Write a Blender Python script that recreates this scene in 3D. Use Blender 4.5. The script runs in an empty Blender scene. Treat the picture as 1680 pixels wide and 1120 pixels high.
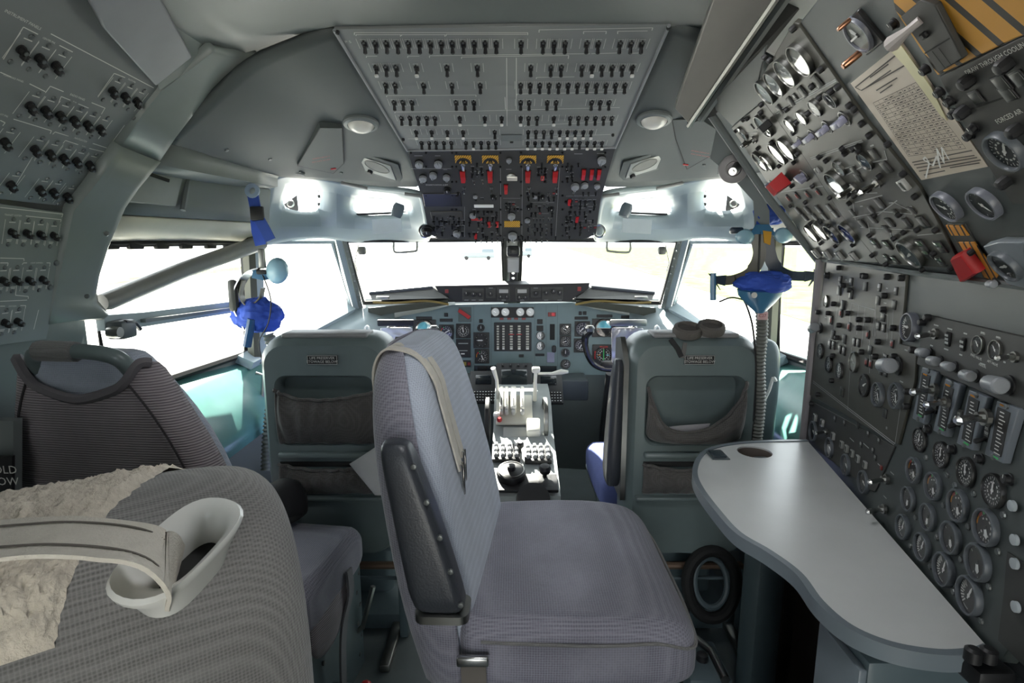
import bpy, bmesh, math, random
from math import radians, sin, cos, pi, sqrt, atan2
from mathutils import Vector, Matrix

# ------------------------------------------------------------------ camera, light, exposure
sc = bpy.context.scene
C = sc.collection
FPX, TH, ZC = 930.0, radians(10.0), 1.25
cam_d = bpy.data.cameras.new('camera'); cam = bpy.data.objects.new('camera', cam_d); C.objects.link(cam)
cam_d.sensor_width = 36.0; cam_d.lens = FPX / 1680 * 36.0; cam_d.clip_start = 0.02; cam_d.clip_end = 2000
cam.location = (0, 0, ZC); cam.rotation_euler = (radians(90) - TH, 0, 0)
sc.camera = cam
w = bpy.data.worlds.new('sky'); sc.world = w; w.use_nodes = True
wbg = w.node_tree.nodes['Background']
wbg.inputs[0].default_value = (0.90, 0.96, 1.0, 1); wbg.inputs[1].default_value = 1.5
sun_d = bpy.data.lights.new('sun', 'SUN'); sun = bpy.data.objects.new('sun', sun_d); C.objects.link(sun)
sun_d.energy = 14.0; sun_d.angle = radians(0.6); sun_d.color = (1.0, 0.95, 0.86)
SUN_DIR = Vector((0.25, -0.68, -0.70))          # direction the light travels
sun.rotation_euler = SUN_DIR.to_track_quat('-Z', 'Y').to_euler()
vs = sc.view_settings
vs.view_transform = 'Standard'; vs.look = 'None'; vs.gamma = 1.0; vs.use_curve_mapping = False
vs.exposure = 1.85

# ------------------------------------------------------------------ geometry of the view (metres, x right, y forward, z up)
def ray(u, v):
    a = u - 840.0; b = 560.0 - v
    return Vector((a, FPX * cos(TH) + b * sin(TH), -FPX * sin(TH) + b * cos(TH)))
CAM = Vector((0, 0, ZC))
def atY(u, v, Y): d = ray(u, v); return CAM + d * (Y / d.y)
def atX(u, v, X): d = ray(u, v); return CAM + d * (X / d.x)
def atZ(u, v, Z): d = ray(u, v); return CAM + d * ((Z - ZC) / d.z)
def onplane(u, v, O, n): d = ray(u, v); return CAM + d * ((Vector(O) - CAM).dot(n) / d.dot(n))
rnd = random.Random(7)

# ------------------------------------------------------------------ materials
MATS = {}
def mat(name, col, rough=0.5, metal=0.0, var=0.06, vscale=14.0, bump=0.0, bscale=160.0, spec=0.5, emit=None, estr=0.0):
    if name in MATS: return MATS[name]
    m = bpy.data.materials.new(name); m.use_nodes = True; MATS[name] = m
    nt = m.node_tree; b = nt.nodes['Principled BSDF']
    b.inputs['Roughness'].default_value = rough; b.inputs['Metallic'].default_value = metal
    b.inputs['Specular IOR Level'].default_value = spec
    tc = nt.nodes.new('ShaderNodeTexCoord')
    nz = nt.nodes.new('ShaderNodeTexNoise'); nz.inputs['Scale'].default_value = vscale; nz.inputs['Detail'].default_value = 4
    nt.links.new(tc.outputs['Object'], nz.inputs['Vector'])
    mr = nt.nodes.new('ShaderNodeMapRange'); mr.inputs[1].default_value = 0.3; mr.inputs[2].default_value = 0.7
    mr.inputs[3].default_value = 1 - var; mr.inputs[4].default_value = 1 + var
    nt.links.new(nz.outputs[0], mr.inputs[0])
    mx = nt.nodes.new('ShaderNodeVectorMath'); mx.operation = 'SCALE'; mx.inputs[0].default_value = col[:3]
    nt.links.new(mr.outputs[0], mx.inputs['Scale']); nt.links.new(mx.outputs[0], b.inputs['Base Color'])
    if bump > 0:
        n2 = nt.nodes.new('ShaderNodeTexNoise'); n2.inputs['Scale'].default_value = bscale; n2.inputs['Detail'].default_value = 3
        nt.links.new(tc.outputs['Object'], n2.inputs['Vector'])
        bp = nt.nodes.new('ShaderNodeBump'); bp.inputs['Strength'].default_value = bump; bp.inputs['Distance'].default_value = 0.003
        nt.links.new(n2.outputs[0], bp.inputs['Height']); nt.links.new(bp.outputs[0], b.inputs['Normal'])
    if emit:
        b.inputs['Emission Color'].default_value = (*emit, 1); b.inputs['Emission Strength'].default_value = estr
    return m
def lin(h):
    r = [int(h[i:i+2], 16) / 255 for i in (0, 2, 4)]
    return tuple((c / 12.92 if c <= 0.04045 else ((c + 0.055) / 1.055) ** 2.4) for c in r)
def knit(name, ca, cb, scale, rough=0.9, bump=0.6, stripe=False, warp=0.0):
    """woven cloth: a regular lattice of stitches"""
    m = bpy.data.materials.new(name); m.use_nodes = True; MATS[name] = m
    nt = m.node_tree; b = nt.nodes['Principled BSDF']; b.inputs['Roughness'].default_value = rough
    b.inputs['Specular IOR Level'].default_value = 0.15; b.inputs['Sheen Weight'].default_value = 0.25
    tc = nt.nodes.new('ShaderNodeTexCoord')
    vec = tc.outputs['Object']
    if warp:
        nz = nt.nodes.new('ShaderNodeTexNoise'); nz.inputs['Scale'].default_value = 9; nt.links.new(vec, nz.inputs['Vector'])
        sm = nt.nodes.new('ShaderNodeVectorMath'); sm.operation = 'SCALE'; sm.inputs['Scale'].default_value = warp
        nt.links.new(nz.outputs['Color'], sm.inputs[0])
        ad = nt.nodes.new('ShaderNodeVectorMath'); nt.links.new(vec, ad.inputs[0]); nt.links.new(sm.outputs[0], ad.inputs[1]); vec = ad.outputs[0]
    if stripe:
        t = nt.nodes.new('ShaderNodeTexWave'); t.wave_type = 'BANDS'; t.bands_direction = 'Z'
        t.inputs['Scale'].default_value = scale; t.inputs['Distortion'].default_value = 0.6; t.inputs['Detail'].default_value = 1
        nt.links.new(vec, t.inputs['Vector']); out = t.outputs['Fac']
    else:
        t = nt.nodes.new('ShaderNodeTexVoronoi'); t.inputs['Scale'].default_value = scale; t.inputs['Randomness'].default_value = 0.12
        nt.links.new(vec, t.inputs['Vector']); out = t.outputs['Distance']
    mr = nt.nodes.new('ShaderNodeMapRange'); mr.inputs[1].default_value = 0.1; mr.inputs[2].default_value = 0.75
    nt.links.new(out, mr.inputs[0])
    n3 = nt.nodes.new('ShaderNodeTexNoise'); n3.inputs['Scale'].default_value = 6; n3.inputs['Detail'].default_value = 5
    nt.links.new(tc.outputs['Object'], n3.inputs['Vector'])
    mix = nt.nodes.new('ShaderNodeMix'); mix.data_type = 'RGBA'
    mix.inputs[6].default_value = (*cb, 1); mix.inputs[7].default_value = (*ca, 1)
    nt.links.new(mr.outputs[0], mix.inputs[0])
    hs = nt.nodes.new('ShaderNodeMapRange'); hs.inputs[1].default_value = 0.3; hs.inputs[2].default_value = 0.7; hs.inputs[3].default_value = 0.85; hs.inputs[4].default_value = 1.12
    nt.links.new(n3.outputs[0], hs.inputs[0])
    sc_ = nt.nodes.new('ShaderNodeVectorMath'); sc_.operation = 'SCALE'
    nt.links.new(mix.outputs[2], sc_.inputs[0]); nt.links.new(hs.outputs[0], sc_.inputs['Scale'])
    nt.links.new(sc_.outputs[0], b.inputs['Base Color'])
    bp = nt.nodes.new('ShaderNodeBump'); bp.inputs['Strength'].default_value = bump; bp.inputs['Distance'].default_value = 0.0015; bp.invert = True
    nt.links.new(out, bp.inputs['Height']); nt.links.new(bp.outputs[0], b.inputs['Normal'])
    return m
def glassy(name, tint=(1, 1, 1), refl=0.04, ior=1.45):
    """thin pane: clear with a Fresnel reflection"""
    m = bpy.data.materials.new(name); m.use_nodes = True; MATS[name] = m
    nt = m.node_tree; nt.nodes.remove(nt.nodes['Principled BSDF'])
    tr = nt.nodes.new('ShaderNodeBsdfTransparent'); tr.inputs[0].default_value = (*tint, 1)
    gl = nt.nodes.new('ShaderNodeBsdfGlossy'); gl.inputs['Roughness'].default_value = 0.03; gl.inputs[0].default_value = (1, 1, 1, 1)
    lw = nt.nodes.new('ShaderNodeLayerWeight'); lw.inputs[0].default_value = 0.5
    pw = nt.nodes.new('ShaderNodeMath'); pw.operation = 'POWER'; pw.inputs[1].default_value = 5.0; nt.links.new(lw.outputs['Facing'], pw.inputs[0])
    ad = nt.nodes.new('ShaderNodeMath'); ad.operation = 'MULTIPLY_ADD'; ad.inputs[1].default_value = 0.9; ad.inputs[2].default_value = 0.03 + refl; ad.use_clamp = True
    nt.links.new(pw.outputs[0], ad.inputs[0])
    mx = nt.nodes.new('ShaderNodeMixShader'); nt.links.new(ad.outputs[0], mx.inputs[0])
    nt.links.new(tr.outputs[0], mx.inputs[1]); nt.links.new(gl.outputs[0], mx.inputs[2])
    nt.links.new(mx.outputs[0], nt.nodes['Material Output'].inputs[0])
    return m
def stripes(name, ca, cb, freq, angle):
    """hazard stripes printed at an angle in the local plane"""
    m = bpy.data.materials.new(name); m.use_nodes = True; MATS[name] = m
    nt = m.node_tree; b = nt.nodes['Principled BSDF']; b.inputs['Roughness'].default_value = 0.55
    tc = nt.nodes.new('ShaderNodeTexCoord'); mp = nt.nodes.new('ShaderNodeMapping'); mp.inputs['Rotation'].default_value = (0, 0, angle)
    nt.links.new(tc.outputs['Object'], mp.inputs[0])
    sp = nt.nodes.new('ShaderNodeSeparateXYZ'); nt.links.new(mp.outputs[0], sp.inputs[0])
    mu = nt.nodes.new('ShaderNodeMath'); mu.operation = 'MULTIPLY'; mu.inputs[1].default_value = freq; nt.links.new(sp.outputs[0], mu.inputs[0])
    fr = nt.nodes.new('ShaderNodeMath'); fr.operation = 'FRACT'; nt.links.new(mu.outputs[0], fr.inputs[0])
    gt = nt.nodes.new('ShaderNodeMath'); gt.operation = 'GREATER_THAN'; gt.inputs[1].default_value = 0.28; nt.links.new(fr.outputs[0], gt.inputs[0])
    mx = nt.nodes.new('ShaderNodeMix'); mx.data_type = 'RGBA'; mx.inputs[6].default_value = (*cb, 1); mx.inputs[7].default_value = (*ca, 1)
    nt.links.new(gt.outputs[0], mx.inputs[0]); nt.links.new(mx.outputs[2], b.inputs['Base Color'])
    return m

CEILM = mat('ceiling_grey', lin('6c7271'), 0.42, var=0.04, vscale=5)
FLAPM = mat('flap_lit_grey', lin('8b8883'), 0.45, var=0.05)  # brighter warm grey carries the light falling on the flap
LINER = mat('liner_grey', lin('484e4e'), 0.6, var=0.04, vscale=5, bump=0.05, bscale=400)
LINER_D = mat('liner_dark_grey', lin('6e7474'), 0.5, var=0.05, vscale=5)
RIBP = mat('rib_paint', lin('777f7d'), 0.38, var=0.05, vscale=8)
SURR = mat('window_surround_paint', lin('97a4a8'), 0.35, var=0.05, vscale=6)
SOFFIT = mat('soffit_lit_beige', lin('d2cfc2'), 0.5, var=0.04)  # beige paled to carry the light it catches from below
CBP = mat('breaker_panel_grey', lin('6c7172'), 0.38, var=0.05, vscale=10)
CBP2 = mat('overhead_panel_grey', lin('7d8080'), 0.33, var=0.05, vscale=10)
BLKP = mat('black_panel', lin('353533'), 0.55, var=0.10, vscale=20)
OLIVE = mat('engineer_panel_grey', lin('403f38'), 0.42, var=0.08, vscale=20)
OLIVE2 = mat('engineer_module_dark', lin('3a3932'), 0.42, var=0.08, vscale=20)
PANELBLUE = mat('engineer_wall_grey', lin('3f4544'), 0.45, var=0.06)
MAINP = mat('main_panel_grey', lin('6d8083'), 0.45, var=0.06)
SHELL = mat('seat_shell_green_grey', lin('687474'), 0.35, var=0.05, bump=0.04)
SHELL_D = mat('seat_shell_recess', lin('56605f'), 0.45, var=0.05)
BLACK = mat('black_plastic', lin('19191b'), 0.5, var=0.1)
BLACKM = mat('black_matt', lin('161616'), 0.75, var=0.1)
KNOBG = mat('knob_grey', lin('888b8f'), 0.4, var=0.05)
KNOBL = mat('knob_lavender', lin('8d8da0'), 0.3, var=0.05)
WHITE = mat('white_paint', lin('e2e2df'), 0.5, var=0.03)
PRINT = mat('white_print', lin('cfcfca'), 0.6, var=0.02)
PRINTD = mat('grey_print', lin('a2a4a2'), 0.6, var=0.02)
RED = mat('red_plastic', lin('b01c20'), 0.35, var=0.08)
REDP = mat('red_print', lin('b04a48'), 0.6, var=0.02)
YEL = mat('yellow_paint', lin('c9952a'), 0.55, var=0.1)
STEEL = mat('bright_steel', lin('c8c8c6'), 0.25, metal=1.0, var=0.05)
STEELD = mat('worn_steel', lin('8c8c88'), 0.38, metal=1.0, var=0.1)
SCREWM = mat('screw_grey', lin('6e7272'), 0.35, metal=0.7, var=0.05)
TABLE = mat('table_laminate', lin('d2d3d2'), 0.30, var=0.05, vscale=7)
TEDGE = mat('table_edge_grey', lin('727b82'), 0.35, var=0.05)
FLOORM = mat('floor_grey', lin('5b6364'), 0.5, var=0.12, vscale=6, bump=0.1, bscale=90)
BASEM = mat('base_paint_grey', lin('57656a'), 0.42, var=0.08)
VINYL = mat('black_vinyl', lin('36393f'), 0.38, var=0.06, bump=0.15, bscale=300)
BELT = mat('belt_webbing', lin('cbc5ba'), 0.85, var=0.06, vscale=60, bump=0.35, bscale=500)
BELTD = mat('belt_stitching', lin('6b655e'), 0.85)
FLEECE = mat('sheepskin', lin('c4bbad'), 0.95, var=0.14, vscale=50, bump=1.0, bscale=170)
WHITEP = mat('white_gloss_plastic', lin('d7d7d3'), 0.2, var=0.02)
PAPER = mat('paper', lin('d8d8d8'), 0.7, var=0.03)
PAPERB = mat('placard_paper', lin('c0b4a4'), 0.45, var=0.05)
BLUEC = mat('blue_cloth', lin('2d4fb0'), 0.75, var=0.12, vscale=20, bump=0.2)
BLUES = mat('blue_strap', lin('2a4a9e'), 0.7, var=0.1)
MASKB = mat('mask_blue_plastic', lin('3d6f92'), 0.3, var=0.08)
MASKP = mat('mask_pale_blue', lin('8fb4c4'), 0.25, var=0.05)
HARN = mat('harness_navy', lin('22303f'), 0.35, var=0.08)
HARNO = mat('harness_olive', lin('5a584e'), 0.4, var=0.08)
HOSE = mat('hose_rubber_grey', lin('6f716c'), 0.6, var=0.1)
TEAL = mat('teal_panel', lin('5f8f88'), 0.3, var=0.08)
BRASS = mat('brass', lin('b08a50'), 0.3, metal=1.0)
COPPER = mat('copper_knob', lin('a87a60'), 0.3, metal=1.0)
FAB = knit('seat_fabric_grey', lin('9997a2'), lin('6f6d79'), 190, warp=0.004)
FABF = knit('seat_fabric_fine', lin('bcc3d0'), lin('9ca3b1'), 260, warp=0.003)  # pale blue tint includes the window light on the seat-back fronts
FABR = knit('seat_fabric_ribbed', lin('aaa2a5'), lin('7a7276'), 60, stripe=True)
FABN = knit('seat_fabric_pale', lin('868583'), lin('62605f'), 330, warp=0.004)
POCK = knit('pocket_fabric', lin('625f5d'), lin('4a4845'), 200, warp=0.004)
BLUESEAT = mat('blue_seat_fabric', lin('5c6699'), 0.9, var=0.08, bump=0.3)
GLASS = glassy('gauge_glass', refl=0.03)
WGLASS = glassy('window_glass', tint=(0.97, 0.985, 0.98), refl=0.0)
DIAL = mat('dial_black', lin('1a1a1a'), 0.6, var=0.05)
BEZEL = mat('bezel_grey', lin('565b60'), 0.4, var=0.05)
BEZELB = mat('bezel_black', lin('262626'), 0.4, var=0.05)
LENS = mat('dark_lens', lin('2c2e2a'), 0.38, var=0.1)
LENSR = mat('red_lens', lin('7a2622'), 0.35, var=0.1)
LENSA = mat('amber_lens', lin('c9852f'), 0.2, var=0.1)
GREENL = mat('green_mark', lin('3cb060'), 0.5)
CYAN = mat('sky_blue_dial', lin('69c3d6'), 0.5)

# ------------------------------------------------------------------ mesh building
class MB:
    def __init__(s): s.v = []; s.f = []
    def add(s, vs, fs, M=None):
        o = len(s.v)
        s.v += [tuple(M @ Vector(p)) if M is not None else tuple(p) for p in vs]
        s.f += [tuple(i + o for i in f) for f in fs]; return s
    def box(s, x0, x1, y0, y1, z0, z1, M=None):
        v = [(x, y, z) for z in (z0, z1) for y in (y0, y1) for x in (x0, x1)]
        return s.add(v, [(0, 2, 3, 1), (4, 5, 7, 6), (0, 1, 5, 4), (2, 6, 7, 3), (0, 4, 6, 2), (1, 3, 7, 5)], M)
    def rbox(s, c, size, r, M=None, seg=2):
        bm = bmesh.new(); bmesh.ops.create_cube(bm, size=1)
        for v in bm.verts: v.co = Vector((v.co.x * size[0], v.co.y * size[1], v.co.z * size[2])) + Vector(c)
        bmesh.ops.bevel(bm, geom=list(bm.edges), offset=min(r, min(size) * 0.49), segments=seg, profile=0.5, affect='EDGES')
        s.bm(bm, M); bm.free(); return s
    def bm(s, bm, M=None):
        bm.verts.index_update()
        return s.add([v.co[:] for v in bm.verts], [[v.index for v in f.verts] for f in bm.faces], M)
    def lathe(s, prof, n=16, M=None, cap0=True, cap1=True):
        """prof: (r, z) list, spun about local z"""
        v = []; f = []
        for r, z in prof:
            for i in range(n): a = 2 * pi * i / n; v.append((r * cos(a), r * sin(a), z))
        for k in range(len(prof) - 1):
            for i in range(n):
                j = (i + 1) % n; f.append((k * n + i, k * n + j, (k + 1) * n + j, (k + 1) * n + i))
        if cap0: f.append(tuple(reversed(range(n))))
        if cap1: f.append(tuple(range((len(prof) - 1) * n, len(prof) * n)))
        return s.add(v, f, M)
    def tube(s, pts, r, n=8, M=None, caps=True):
        pts = [Vector(p) for p in pts]; R = r if isinstance(r, (list, tuple)) else [r] * len(pts)
        v = []; f = []; up = None
        for k, p in enumerate(pts):
            a = pts[max(0, k - 1)]; b = pts[min(len(pts) - 1, k + 1)]
            d = (b - a).normalized()
            if up is None:
                up = Vector((0, 0, 1)) if abs(d.z) < 0.9 else Vector((1, 0, 0))
            x = up.cross(d)
            x = x.normalized() if x.length > 1e-6 else Vector((1, 0, 0)); y = d.cross(x).normalized(); up = y
            for i in range(n):
                an = 2 * pi * i / n; v.append(p + x * (R[k] * cos(an)) + y * (R[k] * sin(an)))
        for k in range(len(pts) - 1):
            for i in range(n):
                j = (i + 1) % n; f.append((k * n + i, k * n + j, (k + 1) * n + j, (k + 1) * n + i))
        if caps: f.append(tuple(reversed(range(n)))); f.append(tuple(range((len(pts) - 1) * n, len(pts) * n)))
        return s.add(v, f, M)
    def ribbon(s, pts, wdir, width, thick, ndirs=None, M=None):
        """flat band along pts; wdir the sideways direction (vector or list)"""
        pts = [Vector(p) for p in pts]; v = []; f = []
        for k, p in enumerate(pts):
            a = pts[max(0, k - 1)]; b = pts[min(len(pts) - 1, k + 1)]; d = (b - a).normalized()
            wd = Vector(wdir[k] if isinstance(wdir, list) else wdir)
            wd = (wd - d * wd.dot(d)).normalized(); n = d.cross(wd).normalized()
            W = width[k] if isinstance(width, list) else width
            for sx, sn in ((-1, -1), (1, -1), (1, 1), (-1, 1)): v.append(p + wd * (sx * W / 2) + n * (sn * thick / 2))
        for k in range(len(pts) - 1):
            for i in range(4): j = (i + 1) % 4; f.append((k * 4 + i, k * 4 + j, (k + 1) * 4 + j, (k + 1) * 4 + i))
        f.append((3, 2, 1, 0)); e = (len(pts) - 1) * 4; f.append((e, e + 1, e + 2, e + 3))
        return s.add(v, f, M)
    def prism(s, poly, z0, z1, M=None):
        n = len(poly); v = [(x, y, z0) for x, y in poly] + [(x, y, z1) for x, y in poly]
        f = [tuple(reversed(range(n))), tuple(range(n, 2 * n))] + [(i, (i + 1) % n, n + (i + 1) % n, n + i) for i in range(n)]
        return s.add(v, f, M)
    def loft(s, rings, caps=True, closed=True, M=None):
        n = len(rings[0]); v = [p for r in rings for p in r]; f = []
        for k in range(len(rings) - 1):
            for i in range(n if closed else n - 1):
                j = (i + 1) % n; f.append((k * n + i, k * n + j, (k + 1) * n + j, (k + 1) * n + i))
        if caps and closed: f.append(tuple(reversed(range(n)))); f.append(tuple(range((len(rings) - 1) * n, len(rings) * n)))
        return s.add(v, f, M)
    def grid(s, rows, holes=(), M=None):
        n = len(rows[0]); v = [p for r in rows for p in r]
        f = [(k * n + i, k * n + i + 1, (k + 1) * n + i + 1, (k + 1) * n + i) for k in range(len(rows) - 1) for i in range(n - 1) if (k, i) not in holes]
        return s.add(v, f, M)
    def mesh(s, name, angle=35):
        me = bpy.data.meshes.new(name); me.from_pydata(s.v, [], s.f); me.update()
        bm = bmesh.new(); bm.from_mesh(me); bmesh.ops.recalc_face_normals(bm, faces=bm.faces); bm.to_mesh(me); bm.free()
        me.shade_smooth(); me.set_sharp_from_angle(angle=radians(angle))
        return me
def rring(hw, hd, r, n=6):
    """rounded rectangle outline in 2D, half sizes hw x hd"""
    r = min(r, hw * 0.999, hd * 0.999); out = []
    for cx, cy, a0 in ((hw - r, hd - r, 0), (-hw + r, hd - r, pi / 2), (-hw + r, -hd + r, pi), (hw - r, -hd + r, 3 * pi / 2)):
        for i in range(n + 1): a = a0 + pi / 2 * i / n; out.append((cx + r * cos(a), cy + r * sin(a)))
    return out
def spline(pts, n=8, closed=False):
    """Catmull-Rom through pts"""
    P = [Vector(p) for p in pts]; out = []; m = len(P)
    for k in range(m if closed else m - 1):
        if closed: a, b, c, d = P[k - 1], P[k], P[(k + 1) % m], P[(k + 2) % m]
        else: a, b, c, d = P[max(0, k - 1)], P[k], P[k + 1], P[min(m - 1, k + 2)]
        for i in range(n):
            t = i / n
            out.append(0.5 * ((2 * b) + (c - a) * t + (2 * a - 5 * b + 4 * c - d) * t * t + (3 * b - a - 3 * c + d) * t ** 3))
    if not closed: out.append(P[-1])
    return out
def obj(name, mesh, material=None, parent=None, M=None, angle=35):
    if isinstance(mesh, MB): mesh = mesh.mesh(name, angle)
    o = bpy.data.objects.new(name, mesh); C.objects.link(o)
    if material and not mesh.materials: mesh.materials.append(material)
    if parent is not None:
        o.parent = parent
    if M is not None: o.matrix_basis = M
    return o
def tag(o, label, cat, group=None):
    o['label'] = label; o['category'] = cat
    if group: o['group'] = group
    return o
def thing(name, label, cat, M=None, group=None):
    o = bpy.data.objects.new(name, None); C.objects.link(o); o.empty_display_size = 0.05
    if M is not None: o.matrix_basis = M if isinstance(M, Matrix) else Matrix.Translation(Vector(M))
    return tag(o, label, cat, group)
def wpart(name, mb, material, root, angle=35):
    """part given in world coordinates under an unrotated or rotated root"""
    inv = root.matrix_basis.inverted(); p = root.parent
    while p is not None: inv = inv @ p.matrix_basis.inverted(); p = p.parent
    mb.v = [tuple(inv @ Vector(q)) for q in mb.v]
    return obj(name, mb, material, root, angle=angle)
def struct(name, mb, material, mods=(), parent=None, angle=35):
    o = obj(name, mb, material, parent, angle=angle)
    if parent is None: o['kind'] = 'structure'
    for kind, val in mods:
        if kind == 'sub':
            m = o.modifiers.new('sub', 'SUBSURF'); m.levels = val; m.render_levels = val
        elif kind == 'sol':
            m = o.modifiers.new('sol', 'SOLIDIFY'); m.thickness = abs(val); m.offset = 1 if val > 0 else -1
    return o
def subd(o, lv=2):
    m = o.modifiers.new('sub', 'SUBSURF'); m.levels = lv; m.render_levels = lv; return o
_txt = {}
def text_mesh(body, size=1.0):
    """flat lettering of cap height about 0.7*size, centred"""
    if body in _txt: return _txt[body]
    cu = bpy.data.curves.new('lettering', 'FONT'); cu.body = body; cu.size = 1.0; cu.align_x = 'CENTER'; cu.align_y = 'CENTER'; cu.resolution_u = 2
    t = bpy.data.objects.new('lettering_tmp', cu); C.objects.link(t)
    bpy.context.view_layer.update()
    me = bpy.data.meshes.new_from_object(t.evaluated_get(bpy.context.evaluated_depsgraph_get()))
    bpy.data.objects.remove(t); me.materials.clear(); _txt[body] = me
    return me
class Frame:
    """a flat panel: e1 along, e2 up the face, n out of the face"""
    def __init__(s, O, e1, e2):
        s.O = Vector(O); s.e1 = Vector(e1).normalized(); s.n = s.e1.cross(Vector(e2)).normalized(); s.e2 = s.n.cross(s.e1).normalized()
        if s.n.dot(CAM - s.O) < 0: s.e1 = -s.e1; s.n = s.e1.cross(s.e2)
    def M(s, a=0, b=0, h=0, rot=0):
        m = Matrix((s.e1, s.e2, s.n)).transposed().to_4x4(); m.translation = s.O + s.e1 * a + s.e2 * b + s.n * h
        return m @ Matrix.Rotation(rot, 4, 'Z')
    def ab(s, u, v):
        p = onplane(u, v, s.O, s.n) - s.O; return (p.dot(s.e1), p.dot(s.e2))
def L(a, b, h=0, rot=0, s=1.0):
    return Matrix.Translation((a, b, h)) @ Matrix.Rotation(rot, 4, 'Z') @ Matrix.Scale(s, 4)

# ------------------------------------------------------------------ outside: apron, grass, sky
m_ = MB().box(-400, 400, -60, 500, -3.6, -3.5); struct('ground', m_, mat('apron_concrete', lin('b9b8b2'), 0.9, var=0.08, vscale=0.2))
m_ = MB(); m_.add([(13, -60, -3.46), (300, -60, -3.46), (400, 480, -3.46), (42, 480, -3.46), (20, 82, -3.46)], [(0, 1, 2, 3, 4)])
m_.add([(-44, 20, -3.46), (-46, 110, -3.46), (-52, 110, -3.46), (-49, 20, -3.46)], [(0, 1, 2, 3)])
g_ = obj('grass_field', m_, mat('grass_green', lin('656d49'), 0.95, var=0.3, vscale=0.6, spec=0.0)); g_['kind'] = 'structure'

# ------------------------------------------------------------------ room shell
FLX = 1.30
m_ = MB().box(-1.25, 1.25, -1.3, 3.2, -0.05, 0.0); floor = struct('floor', m_, FLOORM)
# side walls: from floor to sill ahead of the arch, up to the arch behind it
WL = [(-1.3, 1.24), (0.0, 1.20), (0.8, 1.15), (1.42, 1.08), (1.8, 1.03), (2.1, 0.98), (2.4, 0.88), (2.72, 0.74), (2.95, 0.60)]
for s, nm in ((-1, 'wall_left'), (1, 'wall_right')):
    m_ = MB()
    lo = [[(s * X * 0.9, Y, 0), (s * X * 1.02, Y, 0.35), (s * X * 1.01, Y, 0.62), (s * X, Y, 0.835)] for Y, X in WL]
    m_.grid(lo)
    hi = [[(s * X, Y, 0.835), (s * X * 1.0, Y, 1.10), (s * X * 0.96, Y, 1.36), (s * X * 0.80, Y, 1.60), (s * X * 0.55, Y, 1.755)] for Y, X in WL[:4]]
    m_.grid(hi)
    struct(nm, m_, LINER_D, [('sol', 0.03)])
CEX = [(-0.675, 1.655, 1.40), (-0.645, 1.662, 1.40), (-0.61, 1.672, 1.385), (-0.48, 1.692, 1.335), (-0.385, 1.704, 1.315), (0, 1.708, 1.315), (0.385, 1.704, 1.315), (0.48, 1.692, 1.335), (0.61, 1.668, 1.385), (0.70, 1.625, 1.40), (0.785, 1.572, 1.40)]
m_ = MB().grid([[(x, Y if Y is not None else yf, z) for x, z, yf in CEX] for Y in (-1.3, -0.5, 0.3, 0.9, None)] + [[(x, yf + 0.09, z + 0.035) for x, z, yf in CEX]])
struct('ceiling', m_, CEILM, [('sol', 0.03)])
# aft bulkhead with the open cockpit doorway
m_ = MB().box(-1.3, -0.36, -1.36, -1.30, -0.02, 1.80).box(0.36, 1.3, -1.36, -1.30, -0.02, 1.80).box(-0.36, 0.36, -1.36, -1.30, 1.62, 1.80)
struct('wall_back', m_, LINER_D)
# nose bulkhead ahead of and below the windscreens
m_ = MB().grid([[(x, 3.05 - 0.25 * abs(x) ** 1.5, z) for x in (-0.75, -0.4, 0, 0.4, 0.75)] for z in (0, 0.5, 0.96)])
struct('wall_front', m_, LINER_D, [('sol', 0.03)])

def lerp(a, b, t): return a + (b - a) * t
def polyat(P, t):
    P = [Vector(p) for p in P]; ls = [(P[i + 1] - P[i]).length for i in range(len(P) - 1)]; T = sum(ls) * t
    for i, l in enumerate(ls):
        if T <= l or i == len(ls) - 1: return P[i].lerp(P[i + 1], min(1, T / l))
        T -= l
def coons(c0, c1, d0, d1, nu, nv):
    """c0,c1: bottom/top curves along u; d0,d1: side curves along v"""
    out = []
    for j in range(nv + 1):
        v = j / nv; row = []
        for i in range(nu + 1):
            u = i / nu
            p = polyat(c0, u) * (1 - v) + polyat(c1, u) * v + polyat(d0, v) * (1 - u) + polyat(d1, v) * u
            p -= Vector(c0[0]) * ((1 - u) * (1 - v)) + Vector(c0[-1]) * (u * (1 - v)) + Vector(c1[0]) * ((1 - u) * v) + Vector(c1[-1]) * (u * v)
            row.append(p)
        out.append(row)
    return out
def mir(p, s): p = Vector(p); return Vector((-p.x, p.y, p.z)) if s > 0 else p

# overhead panel planes (needed by the ceiling edge)
OH = Frame((0, 1.87, 1.54), (1, 0, 0), (0, -0.56, 0.16))
OL = Frame((0, 2.22, 1.255), (1, 0, 0), (0, -0.35, 0.285))
def oh(u, v): return onplane(u, v, OH.O, OH.n)
def ol(u, v): return onplane(u, v, OL.O, OL.n)

def screw(parent, p, n, r=0.006, material=None):
    Mx = Vector(n).to_track_quat('Z', 'Y').to_matrix().to_4x4(); Mx.translation = Vector(p)
    o = obj('screw', SCREWMESH, None, parent)
    inv = parent.matrix_basis.inverted() if parent is not None else Matrix()
    o.matrix_basis = inv @ Mx @ Matrix.Scale(r / 0.006, 4); return o
_m = MB().lathe([(0.006, -0.001), (0.006, 0.0015), (0.005, 0.003), (0.0022, 0.0034)], 8); _m.box(-0.004, 0.004, -0.0006, 0.0006, 0.0034, 0.0038)
SCREWMESH = _m.mesh('screw'); SCREWMESH.materials.append(SCREWM)

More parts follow.
